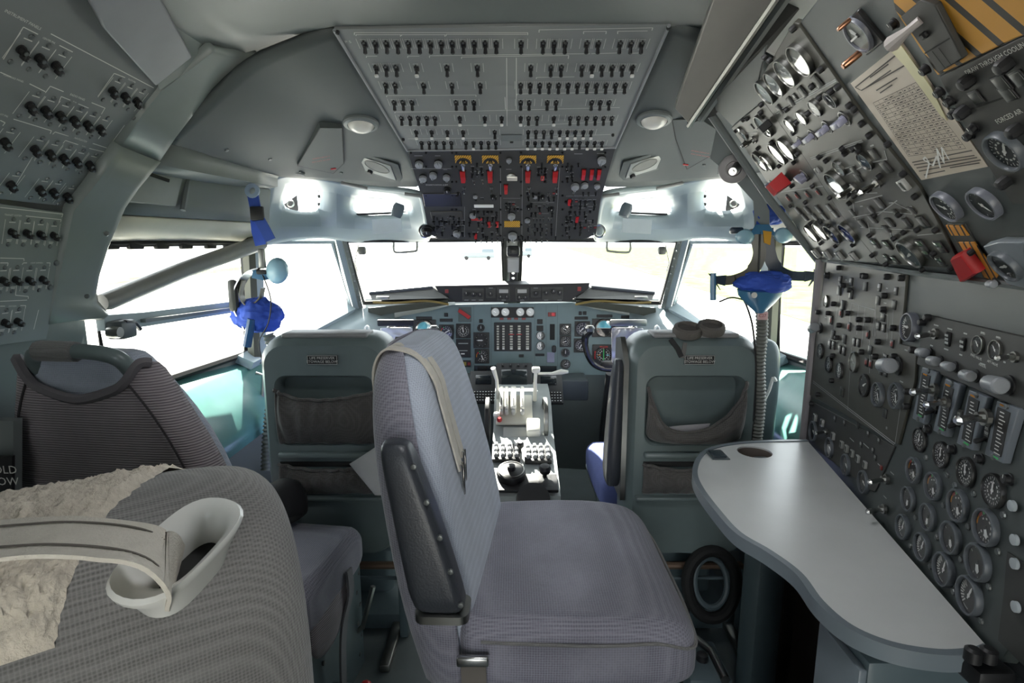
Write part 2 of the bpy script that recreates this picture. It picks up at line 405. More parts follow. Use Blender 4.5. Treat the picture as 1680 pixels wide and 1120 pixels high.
CEILG = {}
for s in (-1, 1):
    sd = 'left' if s < 0 else 'right'
    mm = lambda p: mir(p, s)
    # ceiling lining panel
    A = [oh(548, 48), oh(610, 150), oh(666, 246), ol(690, 312)] if s < 0 else [mm(p) for p in (oh(1098, 40), oh(1054, 145), oh(1009, 242), ol(988, 312))]
    A = [p + Vector((0.012, 0, 0.010)) for p in A]
    Dd = [atY(259, 246, 1.44), atY(330, 262, 1.62), atY(395, 277, 1.86), atY(455, 290, 2.13)]
    AD = [A[0], atY(480, 70, 1.33), atY(405, 99, 1.38), atY(325, 182, 1.42), Dd[0]]
    BC = [A[-1], atY(620, 306, 2.22), atY(540, 296, 2.22), Dd[-1]]
    g = coons(A, Dd, AD, BC, 10, 8)
    m_ = MB().grid([[mm(p) for p in r] for r in g]); CEILG[s] = m_
    o = struct('ceiling_panel_' + sd, m_, LINER, [('sub', 1), ('sol', 0.012)])
    cp = o
    # ledge, locker face and soffit above the side window
    prof = []
    for Y, X in ((1.42, 1.08), (1.6, 1.06), (1.8, 1.03), (1.95, 1.0), (2.11, 0.965)):
        k = X / 1.08; e = min((polyat(Dd, i / 60) for i in range(61)), key=lambda p: abs(p.y - Y))
        prof.append([mm((e.x + 0.015, Y, e.z + 0.02)), mm((e.x, Y, e.z - 0.004)), mm((e.x, Y, e.z - 0.03)), mm((e.x - 0.04, Y, e.z - 0.036)), mm((-0.985 * k, Y, 1.435)), mm((-0.995 * k, Y, 1.36)), mm((-1.0 * k, Y, 1.318))])
    m_ = MB().grid(prof); struct('trim_locker_' + sd, m_, LINER_D, [('sol', -0.01)])
    m_ = MB().grid([[r[-1], (Vector(r[-1]) + Vector((s * 0.05, 0, -0.045))), Vector(r[-1]) + Vector((s * 0.09, 0, -0.065))] for r in prof])
    struct('trim_soffit_' + sd, m_, SOFFIT, [('sol', -0.01)])
    # moulded surround of the two eyebrow windows
    RT = [(448, 292, 2.10), (470, 287, 2.15), (500, 289, 2.2), (528, 293, 2.24), (552, 299, 2.27), (578, 306, 2.29), (622, 312, 2.24), (668, 317, 2.14), (694, 322, 2.06)]
    RA = [(444, 312, 2.14), (474, 297, 2.24), (502, 302, 2.3), (527, 308, 2.36), (552, 312, 2.3), (578, 322, 2.42), (624, 325, 2.42), (668, 328, 2.40), (694, 334, 2.14)]
    RB = [(438, 348, 2.14), (456, 341, 2.24), (494, 347, 2.3), (527, 349, 2.36), (552, 352, 2.31), (577, 354, 2.44), (624, 353, 2.45), (679, 350, 2.43), (698, 356, 2.2)]
    RC = [(430, 376, 2.15), (458, 372, 2.2), (494, 373, 2.26), (527, 372, 2.33), (552, 374, 2.38), (578, 376, 2.43), (624, 376, 2.46), (680, 374, 2.45), (702, 378, 2.3)]
    RD = [(426, 408, 2.18), (464, 396, 2.24), (496, 392, 2.3), (530, 390, 2.38), (556, 394, 2.46), (578, 398, 2.50), (624, 398, 2.56), (690, 398, 2.58), (708, 398, 2.5)]
    rows = [[mm(atY(*q)) for q in r] for r in (RT, RA, RB, RC, RD)]
    m_ = MB().grid(rows, holes={(1, 1), (1, 2), (1, 5), (1, 6)})
    struct('trim_eyebrow_' + sd, m_, SURR, [('sub', 2), ('sol', 0.02)])

# outer skin over the cockpit crown
rows = [[(x * k, Y, z) for x, z in pr] for Y, k, pr in ((1.25, 1, ((-1.14, 1.28), (-1.04, 1.50), (-0.80, 1.70), (-0.4, 1.80), (0, 1.82), (0.4, 1.80), (0.80, 1.70), (1.04, 1.50), (1.14, 1.28))),
        (1.7, 1, ((-1.11, 1.275), (-1.02, 1.50), (-0.80, 1.67), (-0.4, 1.77), (0, 1.79), (0.4, 1.77), (0.80, 1.67), (1.02, 1.50), (1.11, 1.275))),
        (2.13, 1, ((-1.03, 1.275), (-1.0, 1.48), (-0.76, 1.60), (-0.4, 1.69), (0, 1.70), (0.4, 1.69), (0.76, 1.60), (1.0, 1.48), (1.03, 1.275))))]
rows.append([(-1.0, 2.16, 1.42), (-0.97, 2.22, 1.52), (-0.74, 2.42, 1.55), (-0.4, 2.52, 1.53), (0, 2.56, 1.53), (0.4, 2.52, 1.53), (0.74, 2.42, 1.55), (0.97, 2.22, 1.52), (1.0, 2.16, 1.42)])
m_ = MB().grid(rows); struct('roof_skin', m_, LINER_D, [('sol', 0.02)])
m_ = MB().grid([[(x, y, z) for x in (-0.30, 0, 0.30)] for y, z in ((2.50, 1.53), (2.62, 1.33), (2.66, 1.262))]); struct('trim_windscreen_header', m_, SURR, [('sol', 0.01)])
wn = [0]
def window(label_pts, nout, frame_r=0.012, material=None, glass_off=0.0, dark=True):
    """one window: glass pane in a seal, corners given in order"""
    wn[0] += 1
    P = [Vector(p) for p in label_pts]; c = sum(P, Vector()) / len(P)
    root = bpy.data.objects.new('window_%d' % wn[0], None); C.objects.link(root); root['kind'] = 'structure'; root.location = c
    root.empty_display_size = 0.05
    n = (P[1] - P[0]).cross(P[2] - P[0]).normalized()
    if n.dot(Vector(nout)) < 0: n = -n
    k = len(P)
    v = [p + n * glass_off for p in P] + [p + n * (glass_off + 0.012) for p in P]
    f = [tuple(range(k)), tuple(range(2 * k - 1, k - 1, -1))] + [(i, (i + 1) % k, k + (i + 1) % k, k + i) for i in range(k)]
    m = MB().add(v, f)
    wpart('pane', m, WGLASS, root)
    m = MB().tube(P + [P[0], P[1]], frame_r, 6); wpart('window_seal', m, material or (BLACKM if dark else SURR), root)
    return root
WIN = {}
for s in (-1, 1):
    mm = lambda p: mir(p, s)
    # eyebrow windows
    WIN['e1', s] = window([mm(atY(u, v, 2.40)) for u, v in ((466, 294), (531, 304), (531, 352), (450, 345))], (s, 0.4, 0.4), 0.010)
    WIN['e2', s] = window([mm(atY(u, v, 2.47)) for u, v in ((574, 320), (672, 325), (684, 354), (574, 357))], (0, 1, 0.5), 0.010)
    # front windscreen
    tl = mm((-0.72, 2.51, 1.255)); bl = mm((-0.725, 2.76, 0.955)); tr = mm((-0.045, 2.66, 1.26)); br = mm((-0.045, 3.0, 0.955))
    WIN['w1', s] = window([tl, tr, br, bl], (0, 1, 0.6), 0.012)
    # second window and sliding side window
    p2 = [mm((-0.955, 2.18, 1.25)), mm((-0.77, 2.47, 1.25)), mm((-0.775, 2.70, 0.945)), mm((-0.965, 2.15, 0.83))]
    WIN['w2', s] = window(p2, (s, 0.4, 0.2), 0.012, SURR)
    p3 = [mm((-1.085, 1.46, 1.245)), mm((-0.985, 2.10, 1.25)), mm((-0.99, 2.08, 0.84)), mm((-1.07, 1.46, 0.84))]
    WIN['w3', s] = window(p3, (s, 0, 0.1), 0.014)
    # posts: between windscreen and second window, and between second and sliding window
    root = bpy.data.objects.new('window_post_%d' % (1 if s < 0 else 2), None); C.objects.link(root); root['kind'] = 'structure'
    root.location = mm((-0.745, 2.6, 1.1))
    def slab(a, b, wdir, w_, t_):
        return MB().ribbon([mm(a), mm(b)], [mm(wdir)] * 2, w_, t_)
    wpart('post', slab((-0.75, 2.49, 1.28), (-0.752, 2.745, 0.92), (0.28, 0.28, 0), 0.045, 0.03), SURR, root)
    wpart('retainer_strip', slab((-0.725, 2.475, 1.27), (-0.73, 2.72, 0.94), (0.3, 0.2, 0), 0.018, 0.022), mat('dark_retainer', lin('5d625e'), 0.5), root)
    for i in range(9):
        t = (i + 0.5) / 9; p = Vector((-0.716, 2.458, 1.26)).lerp(Vector((-0.722, 2.70, 0.95)), t)
        screw(root, mm(p), (-s * 0.3, -1, 0), 0.004)
    root = bpy.data.objects.new('window_post_%d' % (3 if s < 0 else 4), None); C.objects.link(root); root['kind'] = 'structure'
    root.location = mm((-0.97, 2.13, 1.05))
    wpart('post', slab((-0.968, 2.14, 1.28), (-0.972, 2.115, 0.80), (0.3, 1, 0), 0.075, 0.03), SURR, root)
    wpart('retainer_strip', slab((-0.955, 2.085, 1.27), (-0.96, 2.07, 0.80), (0.4, 1, 0), 0.03, 0.03), mat('olive_strip', lin('4a4a3c'), 0.6), root)
    # sill under the second window, sill cap under the sliding window
    m_ = MB().ribbon([mm(p) for p in ((-0.965, 2.0, 0.82), (-0.965, 2.14, 0.825), (-0.775, 2.69, 0.94))], [mm((0.5, 0.1, -0.25))] * 3, 0.06, 0.03)
    struct('trim_sill_%d' % (1 if s < 0 else 2), m_, SURR)
    g = coons([mm((-0.965, 2.14, 0.82)), mm((-0.775, 2.69, 0.935)), mm((-0.6, 2.86, 0.93))], [mm((-0.80, 2.1, 0.66)), mm((-0.70, 2.60, 0.80)), mm((-0.56, 2.70, 0.84))],
              [mm((-0.965, 2.14, 0.82)), mm((-0.80, 2.1, 0.66))], [mm((-0.6, 2.86, 0.93)), mm((-0.56, 2.70, 0.84))], 6, 2)
    struct('trim_side_console_%d' % (1 if s < 0 else 2), MB().grid(g), SURR, [('sol', 0.02)])
    g = [[mm((-1.075, Y, 0.84)), mm((-1.0 + (Y - 1.4) * 0.07, Y, 0.80)), mm((-0.87, Y, 0.66)), mm((-0.86, Y, 0.60))] for Y in (1.30, 1.6, 1.9, 2.14)]
    struct('trim_sill_panel_%d' % (1 if s < 0 else 2), MB().grid(g), TEAL, [('sol', -0.02)])
    # eyebrow-window linkage (black latch in the outer eyebrow window)
# centre post with its compass bracket
root = bpy.data.objects.new('window_post_5', None); C.objects.link(root); root['kind'] = 'structure'; root.location = (0, 2.66, 1.2)
wpart('post', MB().ribbon([(0, 2.64, 1.30), (0, 2.97, 0.93)], (1, 0, 0), 0.085, 0.03), mat('post_dark', lin('3c3d38'), 0.5), root)
wpart('retainer_strip', MB().ribbon([(0, 2.615, 1.30), (0, 2.94, 0.94)], (1, 0, 0), 0.05, 0.02), STEELD, root)

# ------------------------------------------------------------------ arched frame beside the navigator panels
RE = [(420, 84), (405, 99), (362, 132), (316, 182), (285, 222), (258, 262), (222, 305), (198, 340), (170, 405), (156, 450), (150, 482), (153, 500), (172, 522)]
LE = [(352, 76), (346, 84), (318, 106), (262, 148), (232, 186), (198, 238), (160, 292), (118, 345), (106, 400), (96, 445), (88, 480), (84, 500), (78, 530)]
def arch(i0, i1, nm):
    rows = []
    for i in range(i0, i1 + 1):
        a = atY(*LE[i], 1.30); b = atY(*RE[i], 1.42); mid = a.lerp(b, 0.5) + Vector((0.0, 0, 0))
        rows.append([a + Vector((-0.02, -0.02, 0.02)) * 0.5, a, a.lerp(b, 0.12), a.lerp(b, 0.9), b, b + Vector((-0.015, 0.025, 0.004))])
    return obj(nm, MB().grid(rows), RIBP)
fr = arch(0, 5, 'trim_arch_upper'); fr['kind'] = 'structure'; m = fr.modifiers.new('sol', 'SOLIDIFY'); m.thickness = 0.012; m.offset = 0
fr2 = arch(5, 12, 'trim_arch_lower'); fr2['kind'] = 'structure'; m = fr2.modifiers.new('sol', 'SOLIDIFY'); m.thickness = 0.018; m.offset = 0
for par, pts in ((fr, ((293, 143), (218, 240))), (fr2, ((132, 364), (175, 383), (101, 486), (93, 524), (143, 486)))):
    for u, v in pts: screw(par, atY(u, v, 1.34), (0.25, -1, -0.1), 0.006)

# ------------------------------------------------------------------ seats
def Mat(loc, yaw): return Matrix.Translation(Vector(loc)) @ Matrix.Rotation(radians(yaw), 4, 'Z')
def interp(tab, z):
    for i in range(len(tab) - 1):
        if z <= tab[i + 1][0] or i == len(tab) - 2:
            a, b = tab[i], tab[i + 1]; t = max(0, min(1, (z - a[0]) / (b[0] - a[0])))
            return [a[k] + (b[k] - a[k]) * t for k in range(1, len(a))]
def hring(z, hw, yf, yr, r=0.045, n=5):
    return [(x, (yf + yr) / 2 + y, z) for x, y in rring(hw, (yf - yr) / 2, r, n)]
def cushion(hw, y0, y1, zt, th, crown=0.02, n=7):
    """seat pad lofted from back to front with a rolled front edge"""
    L_ = y1 - y0; rings = []
    for t, k, dz in ((0, 0.93, -0.02), (0.03, 0.97, -0.005), (0.12, 1, 0), (0.5, 1.02, 0.006), (0.78, 1.02, 0.0), (0.90, 0.99, -0.014), (0.96, 0.94, -0.035), (0.99, 0.87, -0.055), (1.0, 0.80, -0.07)):
        ring = []
        zc = zt - th / 2 + dz / 2; hh = th / 2 + dz / 2
        for x, z in rring(hw * k, hh, 0.038, n):
            c = crown * cos(min(1, abs(x) / hw) * pi / 2) if z > 0 else 0
            ring.append((x, y0 + L_ * t, zc + z + c))
        rings.append(ring)
    return MB().loft(rings)
def part(name, mb, material, root, angle=50, sub=0):
    o = obj(name, mb, material, root, angle=angle)
    if sub: subd(o, sub)
    return o

from mathutils import noise as mnoise
# ---- flight engineer seat: faces the engineer's panel
fe = thing('crew_seat', 'grey knit crew seat with a black folded-up armrest, pulled up to the pale table', 'seat', Mat((0, 1.25, 0), -90))
BT = [(0.36, 0.245, -0.045, -0.165), (0.46, 0.262, -0.045, -0.185), (0.56, 0.268, -0.055, -0.205), (0.70, 0.262, -0.085, -0.228), (0.80, 0.250, -0.108, -0.245), (0.88, 0.235, -0.128, -0.256),
      (0.95, 0.212, -0.145, -0.262), (0.99, 0.190, -0.156, -0.262), (1.015, 0.165, -0.166, -0.258), (1.032, 0.135, -0.178, -0.252), (1.04, 0.095, -0.192, -0.24)]
part('backrest', MB().loft([hring(*b, r=0.05) for b in BT]), FABF, fe, sub=1)
# coarse knitted cover wrapping back and sides
rings = []
for z, hw, yf, yr in BT[:-1]:
    rr = hring(z, hw + 0.004, yf - 0.03, yr - 0.004, r=0.045)
    n = len(rr); k = n // 4
    rings.append(rr[k * 2 - 1:] + rr[:1] if False else [p for p in rr[k:]] + [rr[0]])
cov = []
for z, hw, yf, yr in BT[:-1]:
    h_ = hw + 0.005; y0 = yf - 0.030; y1 = yr - 0.005; c = 0.05
    cov.append([(-h_ * 0.995, y0, z), (-h_ - 0.002, y0 - 0.008, z), (-h_, y1 + c, z), (-h_ + 0.018, y1 + 0.015, z), (-h_ + 0.055, y1, z), (0, y1 - 0.004, z), (h_ - 0.055, y1, z), (h_ - 0.018, y1 + 0.015, z), (h_, y1 + c, z), (h_ + 0.002, y0 - 0.008, z), (h_ * 0.995, y0, z)])
o = part('back_cover', MB().loft(cov, caps=False, closed=False), FAB, fe, sub=1)
m = o.modifiers.new('sol', 'SOLIDIFY'); m.thickness = 0.004; m.offset = 1
part('seat_cushion', cushion(0.275, -0.11, 0.375, 0.525, 0.15), FAB, fe, sub=1)
pip = []
for x, y in ((0.272, -0.06), (0.279, 0.05), (0.283, 0.18), (0.277, 0.28), (0.262, 0.345), (0.235, 0.368), (0.12, 0.378), (0, 0.379), (-0.12, 0.378), (-0.235, 0.368)):
    pip.append((x, y, 0.488 - (0.022 if y > 0.3 else 0)))
part('piping', MB().tube(spline(pip, 5), 0.0035, 6), FABN, fe)
part('seat_pan', MB().rbox((0, 0.14, 0.35), (0.46, 0.42, 0.07), 0.02), BASEM, fe)
part('pedestal', MB().loft([[(x, y + 0.12, z) for x, y in rring(a, b, 0.04)] for z, a, b in ((0.0, 0.24, 0.24), (0.03, 0.24, 0.24), (0.05, 0.16, 0.17), (0.33, 0.15, 0.16))]), BASEM, fe)
part('adjust_lever', MB().tube([(0.02, 0.30, 0.36), (0.1, 0.42, 0.36), (0.14, 0.44, 0.36), (0.22, 0.44, 0.36)], 0.010, 8), STEEL, fe)
def armrest(root, side, prof, material=VINYL, trim=True, yoff=0.0):
    """folded-up armrest; prof rows (z, yc, half-depth, x0, x1)"""
    rings = []
    for z, yc, hd, x0, x1 in prof:
        rings.append([((x0 + x1) / 2 * side + x * side, yc + y + yoff, z) for x, y in rring((x1 - x0) / 2, hd, 0.018, 4)])
    a = part('armrest', MB().loft(rings), material, root, sub=1)
    if trim:
        z, yc, hd, x0, x1 = prof[0]
        tr = MB().loft([[((x0 + x1) / 2 * side + x * side, yc + y + yoff, z - dz) for x, y in rring((x1 - x0) / 2 + 0.004, hd + 0.004, 0.018, 4)] for dz in (0.012, -0.004)])
        part('armrest_end_cap', tr, STEELD, a)
        for i in range(5):
            t = (i + 0.4) / 5; z, yc, hd, x0, x1 = interp([(p[0], *p) for p in prof], prof[0][0] + (prof[-1][0] - prof[0][0]) * t)
            Mx = Matrix.Translation((side * x1 * 0.985, yc + hd * 0.93 + yoff, z)) @ Matrix.Rotation(radians(90 * side), 4, 'Y')
            obj('screw', SCREWMESH, None, a, Mx)
    return a
armrest(fe, 1, [(0.575, -0.118, 0.046, 0.262, 0.325), (0.60, -0.128, 0.050, 0.262, 0.328), (0.72, -0.155, 0.043, 0.255, 0.322), (0.83, -0.186, 0.034, 0.245, 0.312), (0.87, -0.197, 0.030, 0.243, 0.306), (0.888, -0.202, 0.026, 0.246, 0.298), (0.895, -0.204, 0.018, 0.256, 0.288)])
armrest(fe, -1, [(0.575, -0.118, 0.046, 0.262, 0.325), (0.60, -0.128, 0.050, 0.262, 0.328), (0.72, -0.155, 0.043, 0.255, 0.322), (0.84, -0.188, 0.034, 0.245, 0.312), (0.885, -0.20, 0.030, 0.243, 0.306), (0.912, -0.208, 0.018, 0.256, 0.288)])
def front_y(z): return interp(BT, z)[1]
for dx, zend in ((0.130, 0.775), (0.092, 0.79)):
    pts = [(dx, -0.268, 0.90), (dx, -0.272, 0.985), (dx + 0.004, -0.25, 1.03), (dx + 0.006, -0.215, 1.034), (dx + 0.004, -0.175, 1.018)] + [(dx - 0.03 * (1.0 - z), front_y(z) + 0.006, z) for z in (0.97, 0.92, 0.86, zend)]
    st = part('shoulder_strap', MB().ribbon(spline(pts, 5), (1, 0, 0), 0.030, 0.004), BELT, fe)
    e = Vector(pts[-1])
    part('strap_clip', MB().tube([e + Vector((0.008, 0.002, 0.012)), e + Vector((0.006, 0.004, -0.03)), e + Vector((0, 0.006, -0.055)), e + Vector((-0.008, 0.004, -0.03)), e + Vector((-0.009, 0.002, 0.012))], 0.0035, 6), STEEL, st)
for ch_ in fe.children:
    if ch_.name.split('.')[0] in ('backrest', 'back_cover', 'armrest', 'shoulder_strap', 'strap_clip'): ch_.rotation_euler.z = radians(-2 if ch_.name.startswith('armrest') else -6)
# lap belt end hanging at the side
lb = part('lap_belt', MB().ribbon([(0.286, -0.075, 0.455), (0.292, -0.073, 0.43), (0.294, -0.072, 0.36), (0.296, -0.072, 0.30)], (0, 1, 0), 0.048, 0.005), BELTD, fe)
part('belt_bracket', MB().rbox((0.290, -0.075, 0.462), (0.014, 0.062, 0.020), 0.004), STEEL, lb)

# ---- navigator seat: ribbed cover, grab bar in the top
nv = thing('crew_seat', 'ribbed grey crew seat with a grab bar at its top, beside the breaker panels', 'seat', Mat((-0.80, 1.24, 0), -7))
NT = [(0.36, 0.245, -0.02, -0.10), (0.50, 0.255, -0.02, -0.12), (0.66, 0.245, -0.03, -0.14), (0.82, 0.212, -0.055, -0.165), (0.92, 0.175, -0.08, -0.18), (0.99, 0.135, -0.10, -0.19), (1.03, 0.112, -0.115, -0.19), (1.045, 0.10, -0.125, -0.185)]
part('backrest', MB().loft([hring(z, a, f, r, 0.04) for z, a, f, r in NT]), FABF, nv, sub=1)
cov = []
for z, hw, yf, yr in NT:
    h_ = hw + 0.004; y0 = yf - 0.05; y1 = yr - 0.005
    cut = 0.0
    row = [(-h_, y0, z), (-h_ - 0.001, (y0 + y1) / 2, z), (-h_ + 0.012, y1 + 0.008, z), (-h_ + 0.04, y1, z), (-0.5 * h_, y1 - 0.002, z), (0, y1 - 0.003, z), (0.5 * h_, y1 - 0.002, z), (h_ - 0.04, y1, z), (h_ - 0.012, y1 + 0.008, z), (h_ + 0.001, (y0 + y1) / 2, z), (h_, y0, z)]
    cov.append(row)
# cover stops below the grab-bar cut-out
top = []
for x, y, z in cov[-3]: top.append((x, y, z + (0.035 if abs(x) > 0.1 else -0.035 * (1 - (x / 0.1) ** 2))))
o = part('back_cover', MB().loft(cov[:-3] + [top], caps=False, closed=False), FABR, nv, sub=1)
m = o.modifiers.new('sol', 'SOLIDIFY'); m.thickness = 0.004; m.offset = 1
part('cover_binding', MB().tube([(x, y - 0.004, z) for x, y, z in spline([p for p in top[1:-1]], 5)], 0.010, 6), mat('binding_grey', lin('6b676a'), 0.8), nv)
for k in (-1, 1):
    part('seam', MB().tube(spline([(k * (hw - 0.03), yr - 0.009, z) for z, hw, yf, yr in NT[1:-2]], 4), 0.0022, 5), mat('seam_dark', lin('3a3638'), 0.9), nv)
gb = part('grab_bar', MB().tube(spline([(-0.10, -0.165, 0.985), (-0.092, -0.19, 1.03), (-0.06, -0.2, 1.045), (0, -0.2, 1.048), (0.06, -0.2, 1.045), (0.092, -0.19, 1.03), (0.10, -0.165, 0.985)], 5), 0.015, 10), SHELL, nv)
part('bar_wrap', MB().lathe([(0.019, -0.04), (0.020, -0.03), (0.020, 0.03), (0.019, 0.04)], 12, Matrix.Translation((-0.03, -0.2, 1.047)) @ Matrix.Rotation(radians(90), 4, 'Y')), FABN, gb)
o = part('seat_cushion', cushion(0.295, -0.04, 0.345, 0.46, 0.13), FAB, nv, sub=1); o.location.x = 0.045
part('seat_pan', MB().rbox((0, 0.15, 0.31), (0.52, 0.36, 0.06), 0.015), BASEM, nv)
bs = part('base_box', MB().prism([(-0.24, -0.02), (0.25, -0.02), (0.27, 0.33), (-0.26, 0.33)], 0.0, 0.29), BASEM, nv)
part('side_panel', MB().prism([(0.262, 0.0), (0.314, 0.02), (0.318, 0.32), (0.268, 0.335)], 0.0, 0.335), BASEM, nv)
for i in range(6):
    for j in range(2):
        Mx = Matrix.Translation((0.317, 0.05 + j * 0.24 + (i % 2) * 0.02, 0.05 + i * 0.05)) @ Matrix.Rotation(radians(90), 4, 'Y')
        obj('rivet', SCREWMESH, None, nv, Mx)
fl = [[(x + 0.045, y, z) for x, y, z in r] for r in ([(0.272, 0.02, 0.42), (0.285, 0.1, 0.42), (0.285, 0.2, 0.42)], [(0.286, 0.0, 0.36), (0.305, 0.09, 0.36), (0.30, 0.2, 0.36)], [(0.287, -0.01, 0.30), (0.31, 0.06, 0.29), (0.305, 0.16, 0.31)], [(0.286, 0.0, 0.26), (0.30, 0.05, 0.25), (0.302, 0.12, 0.27)])]
o = part('cover_flap', MB().grid(fl), FABR, nv, sub=2); m = o.modifiers.new('sol', 'SOLIDIFY'); m.thickness = 0.005
part('flap_strap', MB().ribbon(spline([(0.352, 0.17, 0.40), (0.358, 0.16, 0.34), (0.352, 0.13, 0.28), (0.356, 0.10, 0.22), (0.356, 0.09, 0.10)], 4), (0, 1, 0), 0.03, 0.006), mat('strap_grey', lin('77767a'), 0.7), nv)
part('adjust_lever', MB().tube([(0.27, 0.27, 0.10), (0.33, 0.29, 0.14), (0.36, 0.31, 0.26)], 0.008, 6), STEELD, nv)
kn = part('control_rod', MB().tube([(0.27, 0.12, 0.10), (0.40, 0.12, 0.10)], 0.006, 6), BASEM, nv)
part('red_knob', MB().lathe([(0.006, -0.012), (0.012, -0.010), (0.015, 0), (0.012, 0.010), (0.005, 0.014)], 12, Matrix.Translation((0.405, 0.12, 0.10)) @ Matrix.Rotation(radians(90), 4, 'Y')), RED, kn)

# ---- observer's seat close by: fleece, belt guide
P0 = Vector((-0.302, 0.585, 0)); RD = Vector((0.8, 0.6, 0)); FD = Vector((-0.6, 0.8, 0))
Mo = Matrix((RD, FD, Vector((0, 0, 1)))).transposed().to_4x4(); Mo.translation = P0
ob = thing('observer_seat', 'pale grey seat back topped with sheepskin and a white belt guide', 'seat', Mo)
PR = [(0.10, 0.0), (0.11, 0.30), (0.105, 0.60), (0.095, 0.80), (0.075, 0.93), (0.045, 0.995), (0.005, 1.018), (-0.05, 1.022), (-0.095, 1.012), (-0.13, 0.988), (-0.152, 0.95), (-0.165, 0.88), (-0.17, 0.78), (-0.165, 0.60), (-0.17, 0.30), (-0.16, 0.0)]
def obring(r, k, drop, shift=0.0):
    cf = -0.05
    return [(r, cf + (f - cf) * k + shift, z - drop * (1 if z > 0.9 else 0.0) - (0.0)) for f, z in PR]
OR = [(0.035, 0.60, 0.05), (0.030, 0.78, 0.026), (0.012, 0.93, 0.008), (-0.02, 1.0, 0.0), (-0.10, 1.0, -0.006), (-0.22, 1.01, -0.004), (-0.34, 1.0, 0.0), (-0.46, 0.97, 0.012), (-0.50, 0.85, 0.03), (-0.51, 0.6, 0.06)]
part('backrest', MB().loft([obring(*q) for q in OR]), FABN, ob, sub=2)
def obsurf(r, q):
    """point on the seat-back skin: r along the top, q in 0..1 over the profile"""
    i = q * (len(PR) - 1); i0 = min(int(i), len(PR) - 2); t = i - i0
    f = PR[i0][0] * (1 - t) + PR[i0 + 1][0] * t; z = PR[i0][1] * (1 - t) + PR[i0 + 1][1] * t
    return f, z
# fleece pad: from the front over the top and down behind
rows = []
NQ = 90
for j in range(NQ + 1):
    q = 0.18 + (0.66 - 0.18) * j / NQ
    f, z = obsurf(0, q); f2, z2 = obsurf(0, q + 0.01); n = Vector((0, -(z2 - z), f2 - f)).normalized()
    if n.z < 0 and f < 0.09: n = -n
    if f > 0.06 and n.y < 0: n = -n
    rmax = -0.02 - max(0, (0.07 - f)) * 0.62
    row = []
    for i in range(161):
        r = -0.47 + (rmax + 0.47) * i / 160
        edge = min(1, (160 - i) / 5, i / 5, j / 4, (NQ - j) / 4)
        h_ = (0.006 + 0.004 * mnoise.noise(Vector((r * 90, f * 90, z * 90))) + 0.0035 * rnd.random()) * max(0.1, edge)
        row.append(Vector((r + rnd.uniform(-.001, .001), f, z + 0.002)) + n * h_)
    rows.append(row)
fl_ = part('sheepskin_pad', MB().grid(rows), FLEECE, ob, angle=180)
# belt guide funnel
inv = Mo.inverted()
cw = atZ(298, 903, 1.018); cl = inv @ cw
fc = (cl.x, cl.y)
e1 = (Mo.to_3x3().inverted() @ (atZ(385, 838, 1.0) - atZ(215, 962, 1.0))).normalized()
e3 = (Vector((0, 0, 1)) + (Mo.to_3x3().inverted() @ Vector((0.15, -0.25, 0)))).normalized(); e1 = (e1 - e3 * e1.dot(e3)).normalized(); e2 = e3.cross(e1)
Mf = Matrix((e1, e2, e3)).transposed().to_4x4(); Mf.translation = Vector((cl.x, cl.y, 1.018))
rings = []
for a, b, z, ox in ((0.036, 0.026, -0.03, 0), (0.044, 0.032, -0.012, 0), (0.054, 0.038, 0.000, 0), (0.056, 0.040, 0.005, 0), (0.053, 0.038, 0.008, 0), (0.044, 0.031, 0.004, 0), (0.037, 0.024, -0.003, 0.003), (0.032, 0.018, -0.012, 0.005), (0.029, 0.015, -0.022, 0.006), (0.028, 0.014, -0.03, 0.006)):
    rings.append([(a * cos(t) * (1 + 0.0 * sin(t)) + ox, b * sin(t) * (0.85 + 0.15 * cos(2 * t)), z) for t in [2 * pi * i / 36 for i in range(36)]])
fn = part('belt_guide', MB().loft(rings, caps=False, M=Mf), WHITEP, ob)
part('guide_hole', MB().loft([[(0.006 + 0.030 * cos(t), 0.016 * sin(t), z) for t in [2 * pi * i / 24 for i in range(24)]] for z in (-0.03, -0.024)], M=Mf), BLACKM, fn)
bp = [inv @ p for p in (atZ(-60, 890, 1.035), atZ(20, 884, 1.045), atZ(100, 880, 1.050), atZ(190, 886, 1.048), atZ(245, 900, 1.043), atZ(276, 925, 1.028), atZ(286, 945, 1.002), atZ(288, 955, 0.975))]
wd = (inv.to_3x3() @ (atZ(230, 862, 1.04) - atZ(200, 925, 1.04))).normalized()
bo = part('shoulder_belt', MB().ribbon(spline(bp, 6), wd, 0.050, 0.003), BELT, ob)
for k in (-0.3, 0.36):
    part('stitching', MB().ribbon([p + wd * 0.05 * k + Vector((0, 0, 0.0022)) for p in spline(bp, 6)[:-8]], wd, 0.0014, 0.0012), BELTD, bo)

